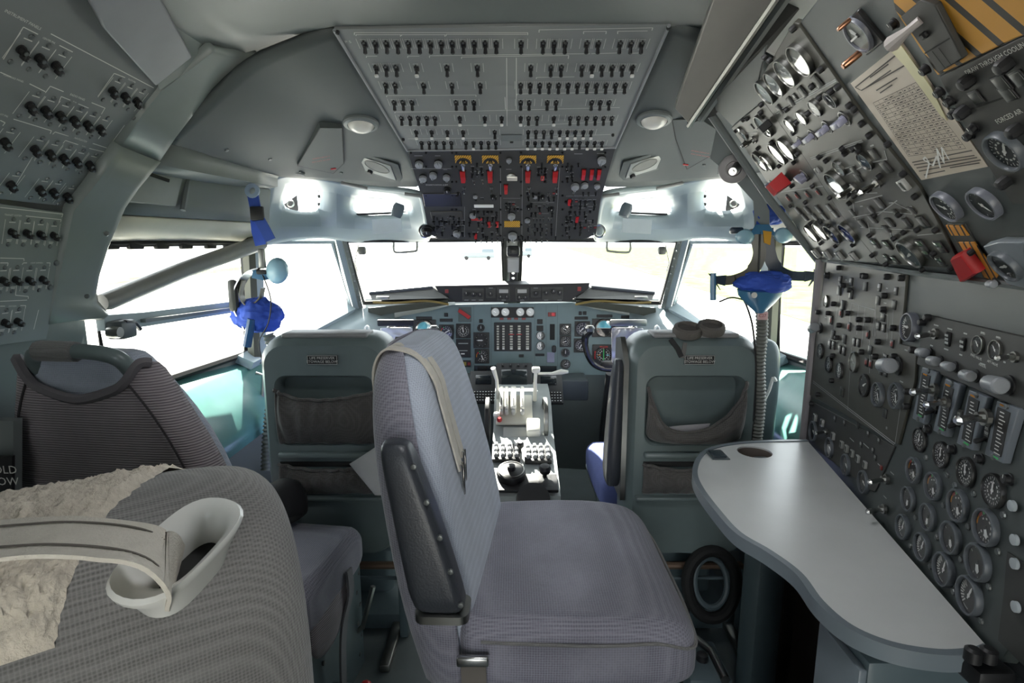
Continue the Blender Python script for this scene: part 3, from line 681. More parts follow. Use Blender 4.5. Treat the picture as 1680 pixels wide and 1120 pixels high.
# ---- pilot seats: hard green-grey shell with map pockets
def pilot_seat(cx, label, kind):
    r_ = thing('pilot_seat', label, 'seat', (cx, 1.60, 0))
    def rect(x0, x1, z0, z1, r, y, n=6): return [((x0 + x1) / 2 + a, y, (z0 + z1) / 2 + b) for a, b in rring((x1 - x0) / 2, (z1 - z0) / 2, r, n)]
    R = [rect(-0.185, 0.185, 0.30, 0.975, 0.07, 0.17), rect(-0.192, 0.192, 0.30, 0.982, 0.075, 0.13), rect(-0.192, 0.192, 0.30, 0.982, 0.075, 0.05), rect(-0.186, 0.186, 0.30, 0.975, 0.07, 0.02), rect(-0.172, 0.172, 0.31, 0.955, 0.06, 0.0),
         rect(-0.146, 0.146, 0.655, 0.868, 0.035, -0.002), rect(-0.140, 0.140, 0.66, 0.862, 0.032, 0.006), rect(-0.137, 0.137, 0.663, 0.858, 0.03, 0.055)]
    sh = part('seat_shell', MB().loft(R), SHELL, r_, angle=40)
    part('top_pad', MB().rbox((0.0, 0.06, 0.981), (0.25, 0.085, 0.014), 0.006), mat('pad_grey', lin('8a8a8a'), 0.5), r_)
    part('backrest_cushion', MB().loft([rect(-0.17, 0.17, 0.42, 0.93, 0.07, 0.16), rect(-0.185, 0.185, 0.40, 0.955, 0.08, 0.19), rect(-0.17, 0.17, 0.42, 0.94, 0.08, 0.24), rect(-0.12, 0.12, 0.48, 0.88, 0.07, 0.26)]), BLUESEAT, r_, sub=1)
    part('seat_cushion', cushion(0.24, 0.17, 0.62, 0.47, 0.12), BLUESEAT, r_, sub=1)
    part('ledge', MB().rbox((0, -0.008, 0.628), (0.29, 0.02, 0.018), 0.006), SHELL, r_)
    part('slot', MB().rbox((0, -0.001, 0.598), (0.29, 0.006, 0.016), 0.002), BLACKM, r_)
    # placard
    pl = part('placard', MB().rbox((0.004 if kind else 0.0, -0.004, 0.915), (0.088, 0.004, 0.026), 0.001), BLACK, r_)
    for i, t in enumerate(('LIFE PRESERVER', 'STOWAGE BELOW')):
        Mx = Matrix.Translation((0.004 if kind else 0.0, -0.0075, 0.9205 - i * 0.0105)) @ Matrix.Rotation(radians(90), 4, 'X') @ Matrix.Scale(0.0105, 4)
        obj('lettering', text_mesh(t), PRINT, pl, Mx)
    fr_ = MB()
    for a, b, c, d in ((-0.042, 0.042, 0.0118, 0.0126), (-0.042, 0.042, -0.0126, -0.0118), (-0.0425, -0.0418, -0.0126, 0.0126), (0.0418, 0.0425, -0.0126, 0.0126)):
        fr_.box(a + (0.004 if kind else 0), b + (0.004 if kind else 0), -0.0072, -0.006, 0.915 + c, 0.915 + d)
    obj('placard_border', fr_, PRINT, pl)
    # pockets: gathered cloth
    def pocket(pts_top, zb, nm, bulge, folds):
        rows = []; nx = 36
        for j in range(9):
            v = j / 8; row = []
            for i in range(nx + 1):
                u = i / nx; x, zt = polyat2(pts_top, u); z = zt + (zb(u) - zt) * v
                y = -0.004 - bulge * sin(pi * min(1, v * 0.9 + 0.12)) * (0.25 + 0.75 * sin(pi * u) ** 0.5) - folds * 0.005 * sin(u * 40 + 2 * sin(v * 3 + u * 9)) * (1 - v * 0.4)
                row.append((x, y, z))
            rows.append(row)
        o = part(nm, MB().grid(rows), POCK, r_, sub=1)
        m = o.modifiers.new('sol', 'SOLIDIFY'); m.thickness = 0.004
        part('pocket_hem', MB().tube([(x, y - 0.002, z) for x, y, z in rows[0]], 0.0055, 6), POCK, o)
        return o
    def polyat2(P, u):
        n = len(P) - 1; i = min(int(u * n), n - 1); t = u * n - i; t = t * t * (3 - 2 * t) if False else t
        a, b = P[i], P[i + 1]; return a[0] + (b[0] - a[0]) * t, a[1] + (b[1] - a[1]) * t
    if kind:
        tp = [(p.x, p.y) for p in spline([(-0.142, 0.835, 0), (-0.128, 0.79, 0), (-0.095, 0.725, 0), (-0.05, 0.704, 0), (0.01, 0.706, 0), (0.07, 0.735, 0), (0.115, 0.785, 0), (0.136, 0.83, 0), (0.142, 0.85, 0)], 4)]
        pocket(tp, lambda u: 0.672 - 0.012 * sin(pi * u) + 0.03 * (abs(u - .5) * 2) ** 4, 'map_pocket', 0.045, 0.5)
    else:
        pocket([(-0.143, 0.828), (-0.12, 0.815), (-0.06, 0.80), (0, 0.798), (0.07, 0.805), (0.143, 0.82)], lambda u: 0.662, 'map_pocket', 0.035, 1.0)
    pocket([(-0.146, 0.60), (-0.07, 0.586), (0.0, 0.583), (0.07, 0.586), (0.146, 0.60)], lambda u: 0.505, 'lower_pocket', 0.03, 1.0)
    part('bottom_tray', MB().rbox((0, 0.02, 0.493), (0.33, 0.08, 0.012), 0.004), SHELL, r_)
    part('seat_pan', MB().rbox((0, 0.38, 0.345), (0.46, 0.50, 0.05), 0.015), BASEM, r_)
    part('base', MB().loft([[(x, y + 0.35, z) for x, y in rring(a, b, 0.03)] for z, a, b in ((0.0, 0.21, 0.28), (0.05, 0.21, 0.28), (0.08, 0.14, 0.2), (0.33, 0.14, 0.2))]), BASEM, r_)
    for k in (-1, 1):
        if (kind and k > 0) or (not kind and k < 0):
            continue
        part('side_rail', MB().prism([(0.17, 0.47), (0.175, 0.95), (0.10, 0.965), (0.03, 0.90), (0.025, 0.47)], 0.190, 0.205, Matrix(((0, 0, k, 0), (1, 0, 0, 0), (0, 1, 0, 0), (0, 0, 0, 1)))), STEELD, r_)
        a = armrest(r_, k, [(0.50, 0.055, 0.055, 0.206, 0.252), (0.60, 0.052, 0.050, 0.206, 0.252), (0.75, 0.045, 0.042, 0.206, 0.246), (0.86, 0.038, 0.030, 0.206, 0.24), (0.90, 0.035, 0.022, 0.208, 0.236), (0.912, 0.034, 0.014, 0.212, 0.232)], trim=False)
        part('armrest_bolt', MB().lathe([(0.012, 0), (0.012, 0.012), (0.007, 0.018)], 10, Matrix.Translation((k * 0.22, 0.082, 0.855)) @ Matrix.Rotation(radians(-70), 4, 'X')), STEELD, a)
    return r_
pr = pilot_seat(0.535, 'green-grey pilot seat with sagging map pocket and eye mask, next to the table', 1)
pl_ = pilot_seat(-0.545, 'green-grey pilot seat with a gathered map pocket holding papers, behind the black cap', 0)

# ------------------------------------------------------------------ engineer's table
TZ = 0.72
outline = spline([atZ(u, v, TZ) for u, v in ((1325, 723), (1265, 724), (1205, 728), (1165, 737), (1147, 752), (1140, 776), (1150, 802), (1180, 842), (1212, 876), (1262, 906), (1310, 942), (1345, 988), (1395, 1030), (1465, 1059), (1545, 1072), (1605, 1069))], 6) + [atZ(1621, 1062, TZ)]
tb = thing('engineer_table', 'pale grey table with a wavy edge and a cup hole, below the engineer panel', 'table', (0.6, 1.1, 0))
def plate_with_hole(outer, inner, z0, z1):
    bm = bmesh.new()
    for z in (z0, z1):
        for lp in (outer, inner):
            vs_ = [bm.verts.new((p[0], p[1], z)) for p in lp]
            for i in range(len(vs_)): bm.edges.new((vs_[i], vs_[(i + 1) % len(vs_)]))
    bm.verts.ensure_lookup_table(); no, ni = len(outer), len(inner)
    for k in range(2):
        base = k * (no + ni); ed = [e for e in bm.edges if all(base <= v.index < base + no + ni for v in e.verts)] if False else None
    bm.verts.index_update()
    for k in range(2):
        base = k * (no + ni); ed = [e for e in bm.edges if all(base <= v.index < base + no + ni for v in e.verts)]
        bmesh.ops.triangle_fill(bm, edges=ed, use_beauty=True)
    bm.verts.ensure_lookup_table()
    V = list(bm.verts)
    for n_, off in ((no, 0), (ni, no)):
        for i in range(n_):
            j = (i + 1) % n_; bm.faces.new((V[off + i], V[off + j], V[no + ni + off + j], V[no + ni + off + i]))
    m = MB().bm(bm); bm.free(); return m
cc = atZ(1238, 741, TZ); cup = [(cc.x + 0.042 * cos(2 * pi * i / 32), cc.y + 0.042 * sin(2 * pi * i / 32)) for i in range(32)]
o2d = [(p.x, p.y) for p in outline]
wpart('tabletop', plate_with_hole(o2d, cup, TZ - 0.012, TZ), TABLE, tb)
ed = MB().ribbon([Vector((p.x, p.y, TZ - 0.010)) for p in outline], (0, 0, 1), 0.025, 0.012)
o = wpart('edge_band', ed, TEDGE, tb, angle=60)
wpart('cup_well', MB().lathe([(0.044, -0.07), (0.044, -0.004), (0.041, -0.004), (0.041, -0.066), (0.001, -0.066)], 32, Matrix.Translation(cc), cap0=False, cap1=False), mat('cup_well_brown', lin('6d635c'), 0.5), tb)
an = wpart('ash_tray', MB().rbox(atZ(1177, 747, TZ), (0.044, 0.058, 0.006), 0.002), mat('ashtray_frame', lin('4c5457'), 0.35), tb)
o = obj('ash_tray_lid', MB().rbox((0, 0, 0.005), (0.032, 0.044, 0.005), 0.0015), mat('ashtray_lid', lin('39444a'), 0.3), an); o.location = atZ(1177, 747, TZ) - Vector((0.6, 1.1, 0))
wpart('table_leg', MB().rbox((0.66, 1.36, 0.35), (0.07, 0.10, 0.70), 0.01), BASEM, tb)

# ------------------------------------------------------------------ panel hardware (shared meshes)
def mmesh(name, parts, angle=35):
    """one mesh from (MB, material) pairs"""
    v = []; f = []; mi = []; mats = []
    for mb, mt in parts:
        o = len(v); v += mb.v; f += [tuple(i + o for i in q) for q in mb.f]
        if mt not in mats: mats.append(mt)
        mi += [mats.index(mt)] * len(mb.f)
    me = bpy.data.meshes.new(name); me.from_pydata(v, [], f); me.update()
    for mt in mats: me.materials.append(mt)
    me.polygons.foreach_set('material_index', mi)
    bm = bmesh.new(); bm.from_mesh(me); bmesh.ops.recalc_face_normals(bm, faces=bm.faces); bm.to_mesh(me); bm.free()
    me.shade_smooth(); me.set_sharp_from_angle(angle=radians(angle)); return me
def cyl(r, z0, z1, n=12, M=None, r2=None): return MB().lathe([(r, z0), (r2 if r2 is not None else r, z1)], n, M)
def disc(r, z, n=24): return MB().add([(r * cos(2 * pi * i / n), r * sin(2 * pi * i / n), z) for i in range(n)], [tuple(range(n))])
def bat(l=0.016, r0=0.002, r1=0.0036, tilt=(0, -0.006)):
    return MB().tube([(0, 0, 0.002), (tilt[0] * 0.5, tilt[1] * 0.5, l * 0.55), (tilt[0] * 0.95, tilt[1] * 0.95, l * 0.92), (tilt[0], tilt[1], l)], [r0, r1 * 0.85, r1, r1 * 0.5], 8)
H = {}
H['breaker'] = mmesh('breaker', [(cyl(0.0078, 0, 0.003, 12), BLACK), (cyl(0.0058, 0.003, 0.010, 10), BLACKM), (cyl(0.0034, 0.010, 0.0115, 8), SCREWM), (MB().rbox((0.0068, -0.0075, 0.007), (0.0105, 0.0105, 0.012), 0.003), BLACK), (MB().lathe([(0.0028, 0), (0.0028, 0.002)], 8, Matrix.Translation((0.0068, -0.0075, 0.0125))), SCREWM)])
H['switch'] = mmesh('switch', [(MB().rbox((0, 0, 0.002), (0.012, 0.016, 0.004), 0.001), BLACK), (cyl(0.0045, 0.003, 0.007, 8), BLACKM), (bat(0.019, 0.003, 0.0048, (0, -0.008)), BLACK), (MB().lathe([(0.0032, 0.0), (0.0028, 0.0012)], 8, Matrix.Translation((0, 0.0085, 0.0035))), STEELD)])
H['switch_white'] = mmesh('switch_white', [(MB().rbox((0, 0, 0.002), (0.012, 0.016, 0.004), 0.001), BLACK), (cyl(0.0045, 0.003, 0.007, 8), BLACKM), (bat(0.019, 0.003, 0.0048, (0, -0.008)), BLACK), (MB().rbox((0, -0.0045, 0.018), (0.0095, 0.0085, 0.006), 0.002), WHITE)])
H['toggle'] = mmesh('toggle', [(cyl(0.006, 0, 0.003, 10), STEELD), (MB().lathe([(0.004, 0.003), (0.0035, 0.007)], 8), STEELD), (bat(0.024, 0.0018, 0.0034, (0, -0.010)), STEEL)])
H['black_toggle'] = mmesh('black_toggle', [(cyl(0.005, 0, 0.003, 8), BLACKM), (bat(0.016, 0.0018, 0.0035, (0, -0.005)), BLACK)])
H['stud'] = mmesh('stud', [(MB().lathe([(0.0045, 0), (0.0045, 0.005), (0.0035, 0.007), (0.0015, 0.0075)], 8), BLACK)])
H['knob_cap'] = mmesh('knob', [(cyl(1.0, 0, 0.25, 16), BLACK), (MB().lathe([(0.9, 0.25), (0.86, 0.9), (0.74, 1.02), (0.3, 1.05)], 14), KNOBG), (MB().rbox((0, 0.35, 0.75), (0.55, 1.5, 0.75), 0.18), KNOBG), (MB().rbox((0, 0.75, 1.14), (0.10, 0.65, 0.03), 0.01), BLACK)])
H['knob_black'] = mmesh('knob_black', [(MB().lathe([(1.0, 0), (1.0, 0.25), (0.8, 0.3), (0.76, 1.0), (0.65, 1.1), (0.2, 1.12)], 16), BLACK), (MB().box(-0.06, 0.06, 0.1, 0.7, 1.1, 1.14), PRINT)])
H['knob_bar'] = mmesh('knob_bar', [(MB().lathe([(1.0, 0), (1.0, 0.12), (0.86, 0.14), (0.86, 0.06)], 20, cap1=False), STEELD), (cyl(0.8, 0, 0.1, 16), BLACK), (cyl(0.5, 0.1, 0.5, 12), KNOBL), (MB().rbox((0, -0.35, 0.95), (0.75, 2.1, 1.1), 0.12), KNOBL)])
H['knob_roll'] = mmesh('knob_roll', [(cyl(1.0, 0, 0.2, 16), BLACK), (cyl(0.55, 0.2, 1.2, 12), KNOBG), (MB().lathe([(0.2, -1.35), (0.7, -1.3), (0.82, -1.1), (0.85, 0.7), (0.7, 0.9), (0.2, 0.95)], 14, Matrix.Translation((0, 0, 1.15)) @ Matrix.Rotation(radians(90), 4, 'Y')), KNOBG)])
H['lamp'] = mmesh('lamp', [(MB().rbox((0, 0, 0.1), (2.0, 2.0, 0.22), 0.05), BLACK), (MB().rbox((0, 0, 0.2), (1.6, 1.6, 0.16), 0.05), LENS)])
H['lamp_red'] = mmesh('lamp_red', [(MB().rbox((0, 0, 0.1), (2.0, 2.0, 0.22), 0.05), BLACK), (MB().rbox((0, 0, 0.2), (1.6, 1.6, 0.16), 0.05), LENSR)])
H['lamp_split'] = mmesh('lamp_split', [(MB().rbox((0, 0, 0.1), (2.0, 2.0, 0.22), 0.05), BLACK), (MB().rbox((-0.45, 0, 0.2), (0.8, 1.7, 0.2), 0.05), KNOBG), (MB().rbox((0.45, 0, 0.2), (0.8, 1.7, 0.2), 0.05), LENS)])
H['lamp_green'] = mmesh('lamp_green', [(MB().rbox((0, 0, 0.1), (2.0, 2.0, 0.22), 0.05), BLACK), (MB().rbox((0, 0.45, 0.2), (1.7, 0.75, 0.16), 0.05), mat('green_lens', lin('4a5e4c'), 0.2)), (MB().rbox((0, -0.45, 0.2), (1.7, 0.75, 0.16), 0.05), LENS)])
H['rocker'] = mmesh('rocker', [(MB().rbox((0, 0, 0.1), (1.5, 2.0, 0.3), 0.08), BLACK), (MB().rbox((0, 0.3, 0.25), (1.1, 0.9, 0.3), 0.08), mat('rocker_grey', lin('8a8a88'), 0.3)), (MB().rbox((0, -0.5, 0.22), (1.1, 0.6, 0.2), 0.06), LENS)])
H['rocker_red'] = mmesh('rocker_red', [(MB().rbox((0, 0, 0.1), (1.5, 2.0, 0.3), 0.08), BLACK), (MB().rbox((0, 0.0, 0.25), (1.0, 1.1, 0.3), 0.08), LENSR)])
H['button_clear'] = mmesh('button_clear', [(MB().rbox((0, 0, 0.35), (1.7, 1.9, 0.7), 0.08), mat('clear_cap', lin('9a9b98'), 0.12)), (MB().rbox((0, 0, 0.72), (1.2, 1.4, 0.06), 0.03), LENS)])
_g = MB().prism([(-1, -1), (1, -1), (1, 1), (-1, 1)], 0, 0.15)
H['guard_red'] = mmesh('guard_red', [(_g, BLACK), (MB().loft([[(-0.7, 0.95, 0.1), (0.7, 0.95, 0.1), (0.7, 0.95, 0.5), (-0.7, 0.95, 0.5)], [(-0.7, 0.2, 0.1), (0.7, 0.2, 0.1), (0.6, 0.2, 1.0), (-0.6, 0.2, 1.0)], [(-0.7, -1.0, 0.1), (0.7, -1.0, 0.1), (0.55, -1.0, 0.95), (-0.55, -1.0, 0.95)]]), RED)])
# gauge family, unit radius
H['bezel'] = mmesh('bezel', [(MB().lathe([(1.0, 0), (1.0, 0.30), (0.96, 0.36), (0.88, 0.36), (0.86, 0.16)], 28, cap0=False, cap1=False), BEZEL)])
H['bezel_black'] = mmesh('bezel_black', [(MB().lathe([(1.0, 0), (1.0, 0.22), (0.97, 0.27), (0.90, 0.27), (0.87, 0.12)], 28, cap0=False, cap1=False), BEZELB)])
H['bezel_steel'] = mmesh('bezel_steel', [(MB().lathe([(1.0, 0), (1.0, 0.26), (0.97, 0.30), (0.92, 0.30), (0.90, 0.12)], 28, cap0=False, cap1=False), STEELD)])
H['bezel_deep'] = mmesh('bezel_deep', [(MB().lathe([(1.0, 0), (1.0, 0.42), (0.96, 0.48), (0.88, 0.48), (0.85, 0.2)], 28, cap0=False, cap1=False), mat('bezel_violet', lin('6a6d76'), 0.35))])
H['dial'] = disc(0.88, 0.14).mesh('dial'); H['dial'].materials.append(DIAL)
H['dial_pale'] = disc(0.88, 0.14).mesh('dial_pale'); H['dial_pale'].materials.append(mat('dial_pale', lin('9a9c96'), 0.5))
H['glass'] = disc(0.90, 0.24).mesh('glass'); H['glass'].materials.append(GLASS)
def ticks(a0, a1, n, r0=0.62, r1=0.80, wd=0.05, nums=True):
    m = MB()
    for i in range(n):
        a = radians(a0 + (a1 - a0) * i / max(1, n - 1)); big = i % 2 == 0
        Mx = Matrix.Rotation(a, 4, 'Z')
        m.add([(-wd / 2, r0 + (0 if big else 0.09), 0.15), (wd / 2, r0 + (0 if big else 0.09), 0.15), (wd / 2, r1, 0.15), (-wd / 2, r1, 0.15)], [(0, 1, 2, 3)], Mx)
        if nums and big: m.add([(-0.07, 0.42, 0.15), (0.07, 0.42, 0.15), (0.07, 0.52, 0.15), (-0.07, 0.52, 0.15)], [(0, 1, 2, 3)], Mx)
    return m
def arc(a0, a1, r0, r1, z=0.155, n=10):
    v = []; f = []
    for i in range(n + 1):
        a = radians(90 + a0 + (a1 - a0) * i / n); v += [(r0 * cos(a), r0 * sin(a), z), (r1 * cos(a), r1 * sin(a), z)]
    return MB().add(v, [(2 * i, 2 * i + 1, 2 * i + 3, 2 * i + 2) for i in range(n)])
H['scale_full'] = mmesh('scale', [(ticks(0, 330, 24), PRINT)])
H['scale_half'] = mmesh('scale', [(ticks(-20, -200, 13, 0.60, 0.80), PRINT)])
H['scale_few'] = mmesh('scale', [(ticks(60, -200, 9, 0.66, 0.80, 0.06, False), PRINTD)])
H['scale_color'] = mmesh('scale', [(ticks(40, -220, 15), PRINT), (arc(38, 62, 0.66, 0.84), RED), (arc(64, 100, 0.70, 0.82), LENSA), (arc(20, 32, 0.66, 0.84), GREENL)])
H['scale_letters'] = mmesh('scale', [(ticks(40, 140, 9, 0.45, 0.78, 0.07, False), PRINT), (arc(150, 185, 0.7, 0.76), PRINTD)])
_n = MB().add([(-0.05, -0.22, 0.19), (0.05, -0.22, 0.19), (0.075, 0.35, 0.19), (0, 0.66, 0.19), (-0.075, 0.35, 0.19)], [(0, 1, 2, 3, 4)]); _n.add(*[(lambda d: (d.v, d.f))(cyl(0.10, 0.16, 0.20, 12))][0])
H['needle'] = mmesh('needle', [(_n, WHITE)])
H['needle_fat'] = mmesh('needle_fat', [(MB().add([(-0.08, -0.1, 0.19), (0.08, -0.1, 0.19), (0.16, 0.45, 0.19), (0, 0.62, 0.19), (-0.16, 0.45, 0.19)], [(0, 1, 2, 3, 4)]), WHITE), (cyl(0.12, 0.16, 0.2, 12), BLACK)])
class Panel:
    """a thing whose parts are laid out on a flat face by sight lines"""
    def __init__(s, name, label, cat, frame, uv, group=None):
        a, b = frame.ab(*uv); s.F = Frame.__new__(Frame); s.F.O = frame.O + frame.e1 * a + frame.e2 * b; s.F.e1, s.F.e2, s.F.n = frame.e1, frame.e2, frame.n
        s.root = thing(name, label, cat, s.F.M(), group); s.lines = MB(); s.h = 0.0
    def t(s, u, v):
        d = ray(u, v); return (s.F.O - CAM).dot(s.F.n) / d.dot(s.F.n)
    def poly(s, pts): return [s.F.ab(u, v) for u, v in pts]
    def plate(s, pts, material, h0=-0.006, h1=0.0, name='face_plate', parent=None, bev=True, round_=0.0):
        P = s.poly(pts)
        if sum(P[i][0] * P[(i + 1) % len(P)][1] - P[(i + 1) % len(P)][0] * P[i][1] for i in range(len(P))) < 0: P = P[::-1]
        o = obj(name, MB().prism(P, h0, h1), material, parent or s.root)
        if bev:
            m = o.modifiers.new('bev', 'BEVEL'); m.width = min(0.0012, abs(h1 - h0) * 0.4); m.segments = 2; m.limit_method = 'ANGLE'
        return o
    def rect(s, u, v, wpx, hpx, material, h0=0.0, h1=0.003, name='plate', rot=0, parent=None):
        a, b = s.F.ab(u, v); t = s.t(u, v)
        o = obj(name, MB().rbox((0, 0, (h0 + h1) / 2), (wpx * t, hpx * t, h1 - h0), min(0.0015, (h1 - h0) * 0.4), seg=1), material, parent or s.root, L(a, b, 0, rot)); return o
    def put(s, name, key, u, v, size=1.0, rot=0.0, h=0.0, parent=None):
        a, b = s.F.ab(u, v); return obj(name, H[key], None, parent or s.root, L(a, b, h, radians(rot), size))
    def knob(s, u, v, rpx, key='knob_cap', rot=0, h=0.0, name='knob'): return s.put(name, key, u, v, rpx * s.t(u, v), rot, h)
    def lamp(s, u, v, rpx, key='lamp', rot=0, name='annunciator_lamp'): return s.put(name, key, u, v, rpx * s.t(u, v), rot, s.h)
    def gauge(s, u, v, rpx, needle=40.0, bez='bezel', scale='scale_full', dial='dial', ndl='needle', name='gauge', glass=True, h=0.0):
        a, b = s.F.ab(u, v); R = rpx * s.t(u, v)
        g = obj(name, H[bez], None, s.root, L(a, b, h, 0, R)); up = 0.2 if bez == 'bezel_deep' else 0.0
        I = Matrix.Translation((0, 0, up))
        obj('dial_face', H[dial], None, g, I); obj('scale_marks', H[scale], None, g, I)
        obj('needle', H[ndl], None, g, I @ Matrix.Rotation(radians(needle), 4, 'Z'))
        if glass: obj('gauge_glass', H['glass'], None, g, I)
        return g
    def line(s, pts, wm=0.0012, h=None):
        P = s.poly(pts); h = (s.h if h is None else h) + 0.0005
        for (x0, y0), (x1, y1) in zip(P, P[1:]):
            d = Vector((x1 - x0, y1 - y0)); 
            if d.length < 1e-6: continue
            d.normalize(); n = Vector((-d.y, d.x)) * wm / 2
            s.lines.add([(x0 + n.x, y0 + n.y, h), (x1 + n.x, y1 + n.y, h), (x1 - n.x, y1 - n.y, h), (x0 - n.x, y0 - n.y, h)], [(0, 1, 2, 3)])
    def dash(s, a, b, wd, ht, h=None):
        h = (s.h if h is None else h) + 0.0005
        s.lines.add([(a - wd / 2, b - ht / 2, h), (a + wd / 2, b - ht / 2, h), (a + wd / 2, b + ht / 2, h), (a - wd / 2, b + ht / 2, h)], [(0, 1, 2, 3)])
    def text(s, body, u, v, hpx, rot=0, material=None, h=0.0008, parent=None, fit=None):
        """hpx: cap height in photo pixels; rot in degrees in the panel plane; fit: (u2,v2) direction of reading"""
        a, b = s.F.ab(u, v)
        if fit: a2, b2 = s.F.ab(*fit); rot = math.degrees(atan2(b2 - b, a2 - a))
        return obj('lettering', text_mesh(body), material or PRINT, parent or s.root, L(a, b, s.h + h, radians(rot), hpx * s.t(u, v) / 0.7))
    def done(s, material=None):
        if s.lines.v: obj('printed_lines', s.lines, material or PRINTD, s.root)['kind'] = 'stuff'

# ------------------------------------------------------------------ overhead breaker panel
def cr(x0, y0, k): return lambda cx, cy: (x0 + cx / k, y0 + cy / k)
q = cr(540, 30, 2.947)
P = Panel('overhead_switch_panel', 'grey overhead panel with seven rows of small switches, between the dome lights', 'panel', OH, (840, 150))
P.plate([(548, 48), (1098, 40), (1010, 241), (668, 246)], CBP2, -0.02, 0.0)
rows = [(125, [172, 225, 278, 331, 384, 437, 490, 543, 596, 649, 702, 755, 808, 928, 1034, 1087, 1140, 1245, 1300, 1405, 1458, 1510], []),
        (240, [228, 276, 325, 423, 570, 717, 975, 1072, 1122, 1222, 1271, 1319, 1368, 1417, 1466], [228, 423, 1271, 1466]),
        (325, [274, 320, 457, 594, 731, 926, 972, 1018, 1063, 1109, 1155, 1200, 1246, 1292, 1338, 1384, 1429], []),
        (408, [315, 358, 401, 614, 657, 700, 926, 967, 1054, 1097, 1268, 1310, 1353], []),
        (483, [350, 391, 431, 472, 512, 632, 753, 834, 926, 964, 1005, 1086, 1165, 1205, 1245, 1287, 1327, 1367], [632, 753, 834, 926, 1086]),
        (550, [421, 496, 572, 648, 801, 962, 1000, 1038, 1076, 1115, 1152, 1190, 1229, 1266], [421, 496, 572, 648, 1115, 1152, 1190, 1229, 1266]),
        (602, [447, 484, 517, 555, 591, 661, 698, 735, 770, 806, 960, 996, 1031, 1067, 1103, 1139, 1175, 1211, 1248, 1284, 1319], [698, 960, 996, 1031, 1067, 1103, 1139, 1175, 1248, 1284, 1319])]
for cy, xs, wh in rows:
    for cx in xs:
        u, v = q(cx, cy)
        P.put('switch', 'switch_white' if cx in wh else 'switch', u, v, 1.0)
        a, b = P.F.ab(u, v)
        P.dash(a - 0.0145, b + 0.002, 0.0010, 0.036); P.dash(a + 0.0145, b + 0.002, 0.0010, 0.036)
        P.dash(a, b + 0.0165, 0.013, 0.0016); P.dash(a, b - 0.0185, 0.009, 0.0009)
        P.put('screw', 'stud', u, v, 0.45).location.y += 0.0125
for pts in ([(122, 80), (122, 68), (960, 68), (960, 80)], [(1015, 68), (1015, 55), (1565, 45), (1560, 58)], [(130, 84), (130, 78), (345, 78), (345, 88)], [(350, 84), (350, 78), (560, 78), (560, 88)], [(566, 84), (566, 76), (955, 76)],
            [(1230, 75), (1230, 63), (1340, 62), (1338, 75)], [(1395, 75), (1395, 62), (1540, 60)], [(180, 190), (180, 182), (232, 182)], [(380, 190), (380, 182), (436, 182)], [(485, 190), (485, 180), (1260, 170)], [(640, 195), (640, 186), (1158, 178), (1156, 195)],
            [(1268, 170), (1415, 166)], [(1465, 168), (1518, 166)], [(1002, 292), (1002, 285), (1186, 282)], [(278, 380), (278, 373), (710, 370), (710, 378)], [(908, 372), (908, 365), (1075, 362)], [(1085, 362), (1438, 352)],
            [(318, 458), (318, 452), (690, 448)], [(690, 448), (1405, 430)], [(352, 522), (352, 518), (820, 516)], [(945, 524), (945, 518), (1378, 498)], [(380, 582), (820, 578)], [(945, 578), (1360, 560)], [(850, 380), (853, 440)], [(858, 190), (860, 520)], [(905, 190), (905, 440)]):
    P.line([q(*p) for p in pts], 0.0018)
P.text('P 5', *q(92, 113), 6.0)
P.rect(*q(882, 575), 34, 22, CBP, 0.0, 0.003, 'blank_cover')
P.rect(*q(882, 594), 5, 5, BLACKM, 0.003, 0.0045, 'key_slot')
for cx, cy in ((40, 62), (1640, 40), (358, 582), (1372, 560)): P.put('screw', 'stud', *q(cx, cy), 1.0)
P.done(PRINT)
P_edge = [(548, 48), (668, 246), (1010, 241), (1098, 40)]
mb = MB().tube([oh(u, v) + OH.n * 0.002 for u, v in P_edge], 0.004, 6); wpart('edge_trim', mb, KNOBG, P.root)

# ------------------------------------------------------------------ lower overhead panel
q = cr(640, 230, 4.42)
P = Panel('overhead_control_panel', 'dark control panel with yellow fire-handle placards, above the windscreens', 'panel', OL, (840, 310))
P.plate([(668, 248), (1010, 243), (985, 330), (978, 384), (960, 392), (842, 396), (720, 392), (704, 384), (692, 325)], BLKP, -0.02, 0.0)
YST = stripes('fire_placard_stripes', lin('d0a030'), lin('2a2418'), 160, radians(35))
for cx, wst in ((530, 0), (727, 0), (1000, 0), (1198, 0)):
    u, v = q(cx, 137)
    pl = P.rect(u, v, 27, 17, YST, 0, 0.003, 'fire_placard')
    a, b = P.F.ab(u, v); t = P.t(u, v)
    obj('arch_mark', MB().add([(13 * t * cos(x) * r, 13 * t * sin(x) * r - 8 * t, 0.0036) for r in (0.55, 0.95) for x in [pi * i / 10 for i in range(11)]], [(i, i + 1, 12 + i, 11 + i) for i in range(10)]), BLACK, pl)
    hd = obj('fire_handle', mmesh('fire_handle', [(cyl(0.007, 0, 0.02, 12), STEEL), (MB().rbox((0, -0.008, 0.022), (0.010, 0.026, 0.010), 0.004), STEEL)]), None, P.root, L(a, b - 0.006, 0.002))
    P.put('guarded_switch', 'guard_red', *q(cx - 2, 252), 0.0125).scale = (0.0125, 0.022, 0.016)
    P.put('toggle_switch', 'toggle', *q(cx + 8, 345), 0.9)
P.put('guarded_switch', 'guard_red', *q(1105, 268), 0.0085)
for cx in (1402, 1460, 1512):
    P.put('guarded_switch', 'guard_red', *q(cx, 238), 0.009).scale = (0.009, 0.020, 0.014)
P.put('guarded_switch', 'guard_red', *q(840, 345), 0.0085).scale = (0.009, 0.018, 0.014)
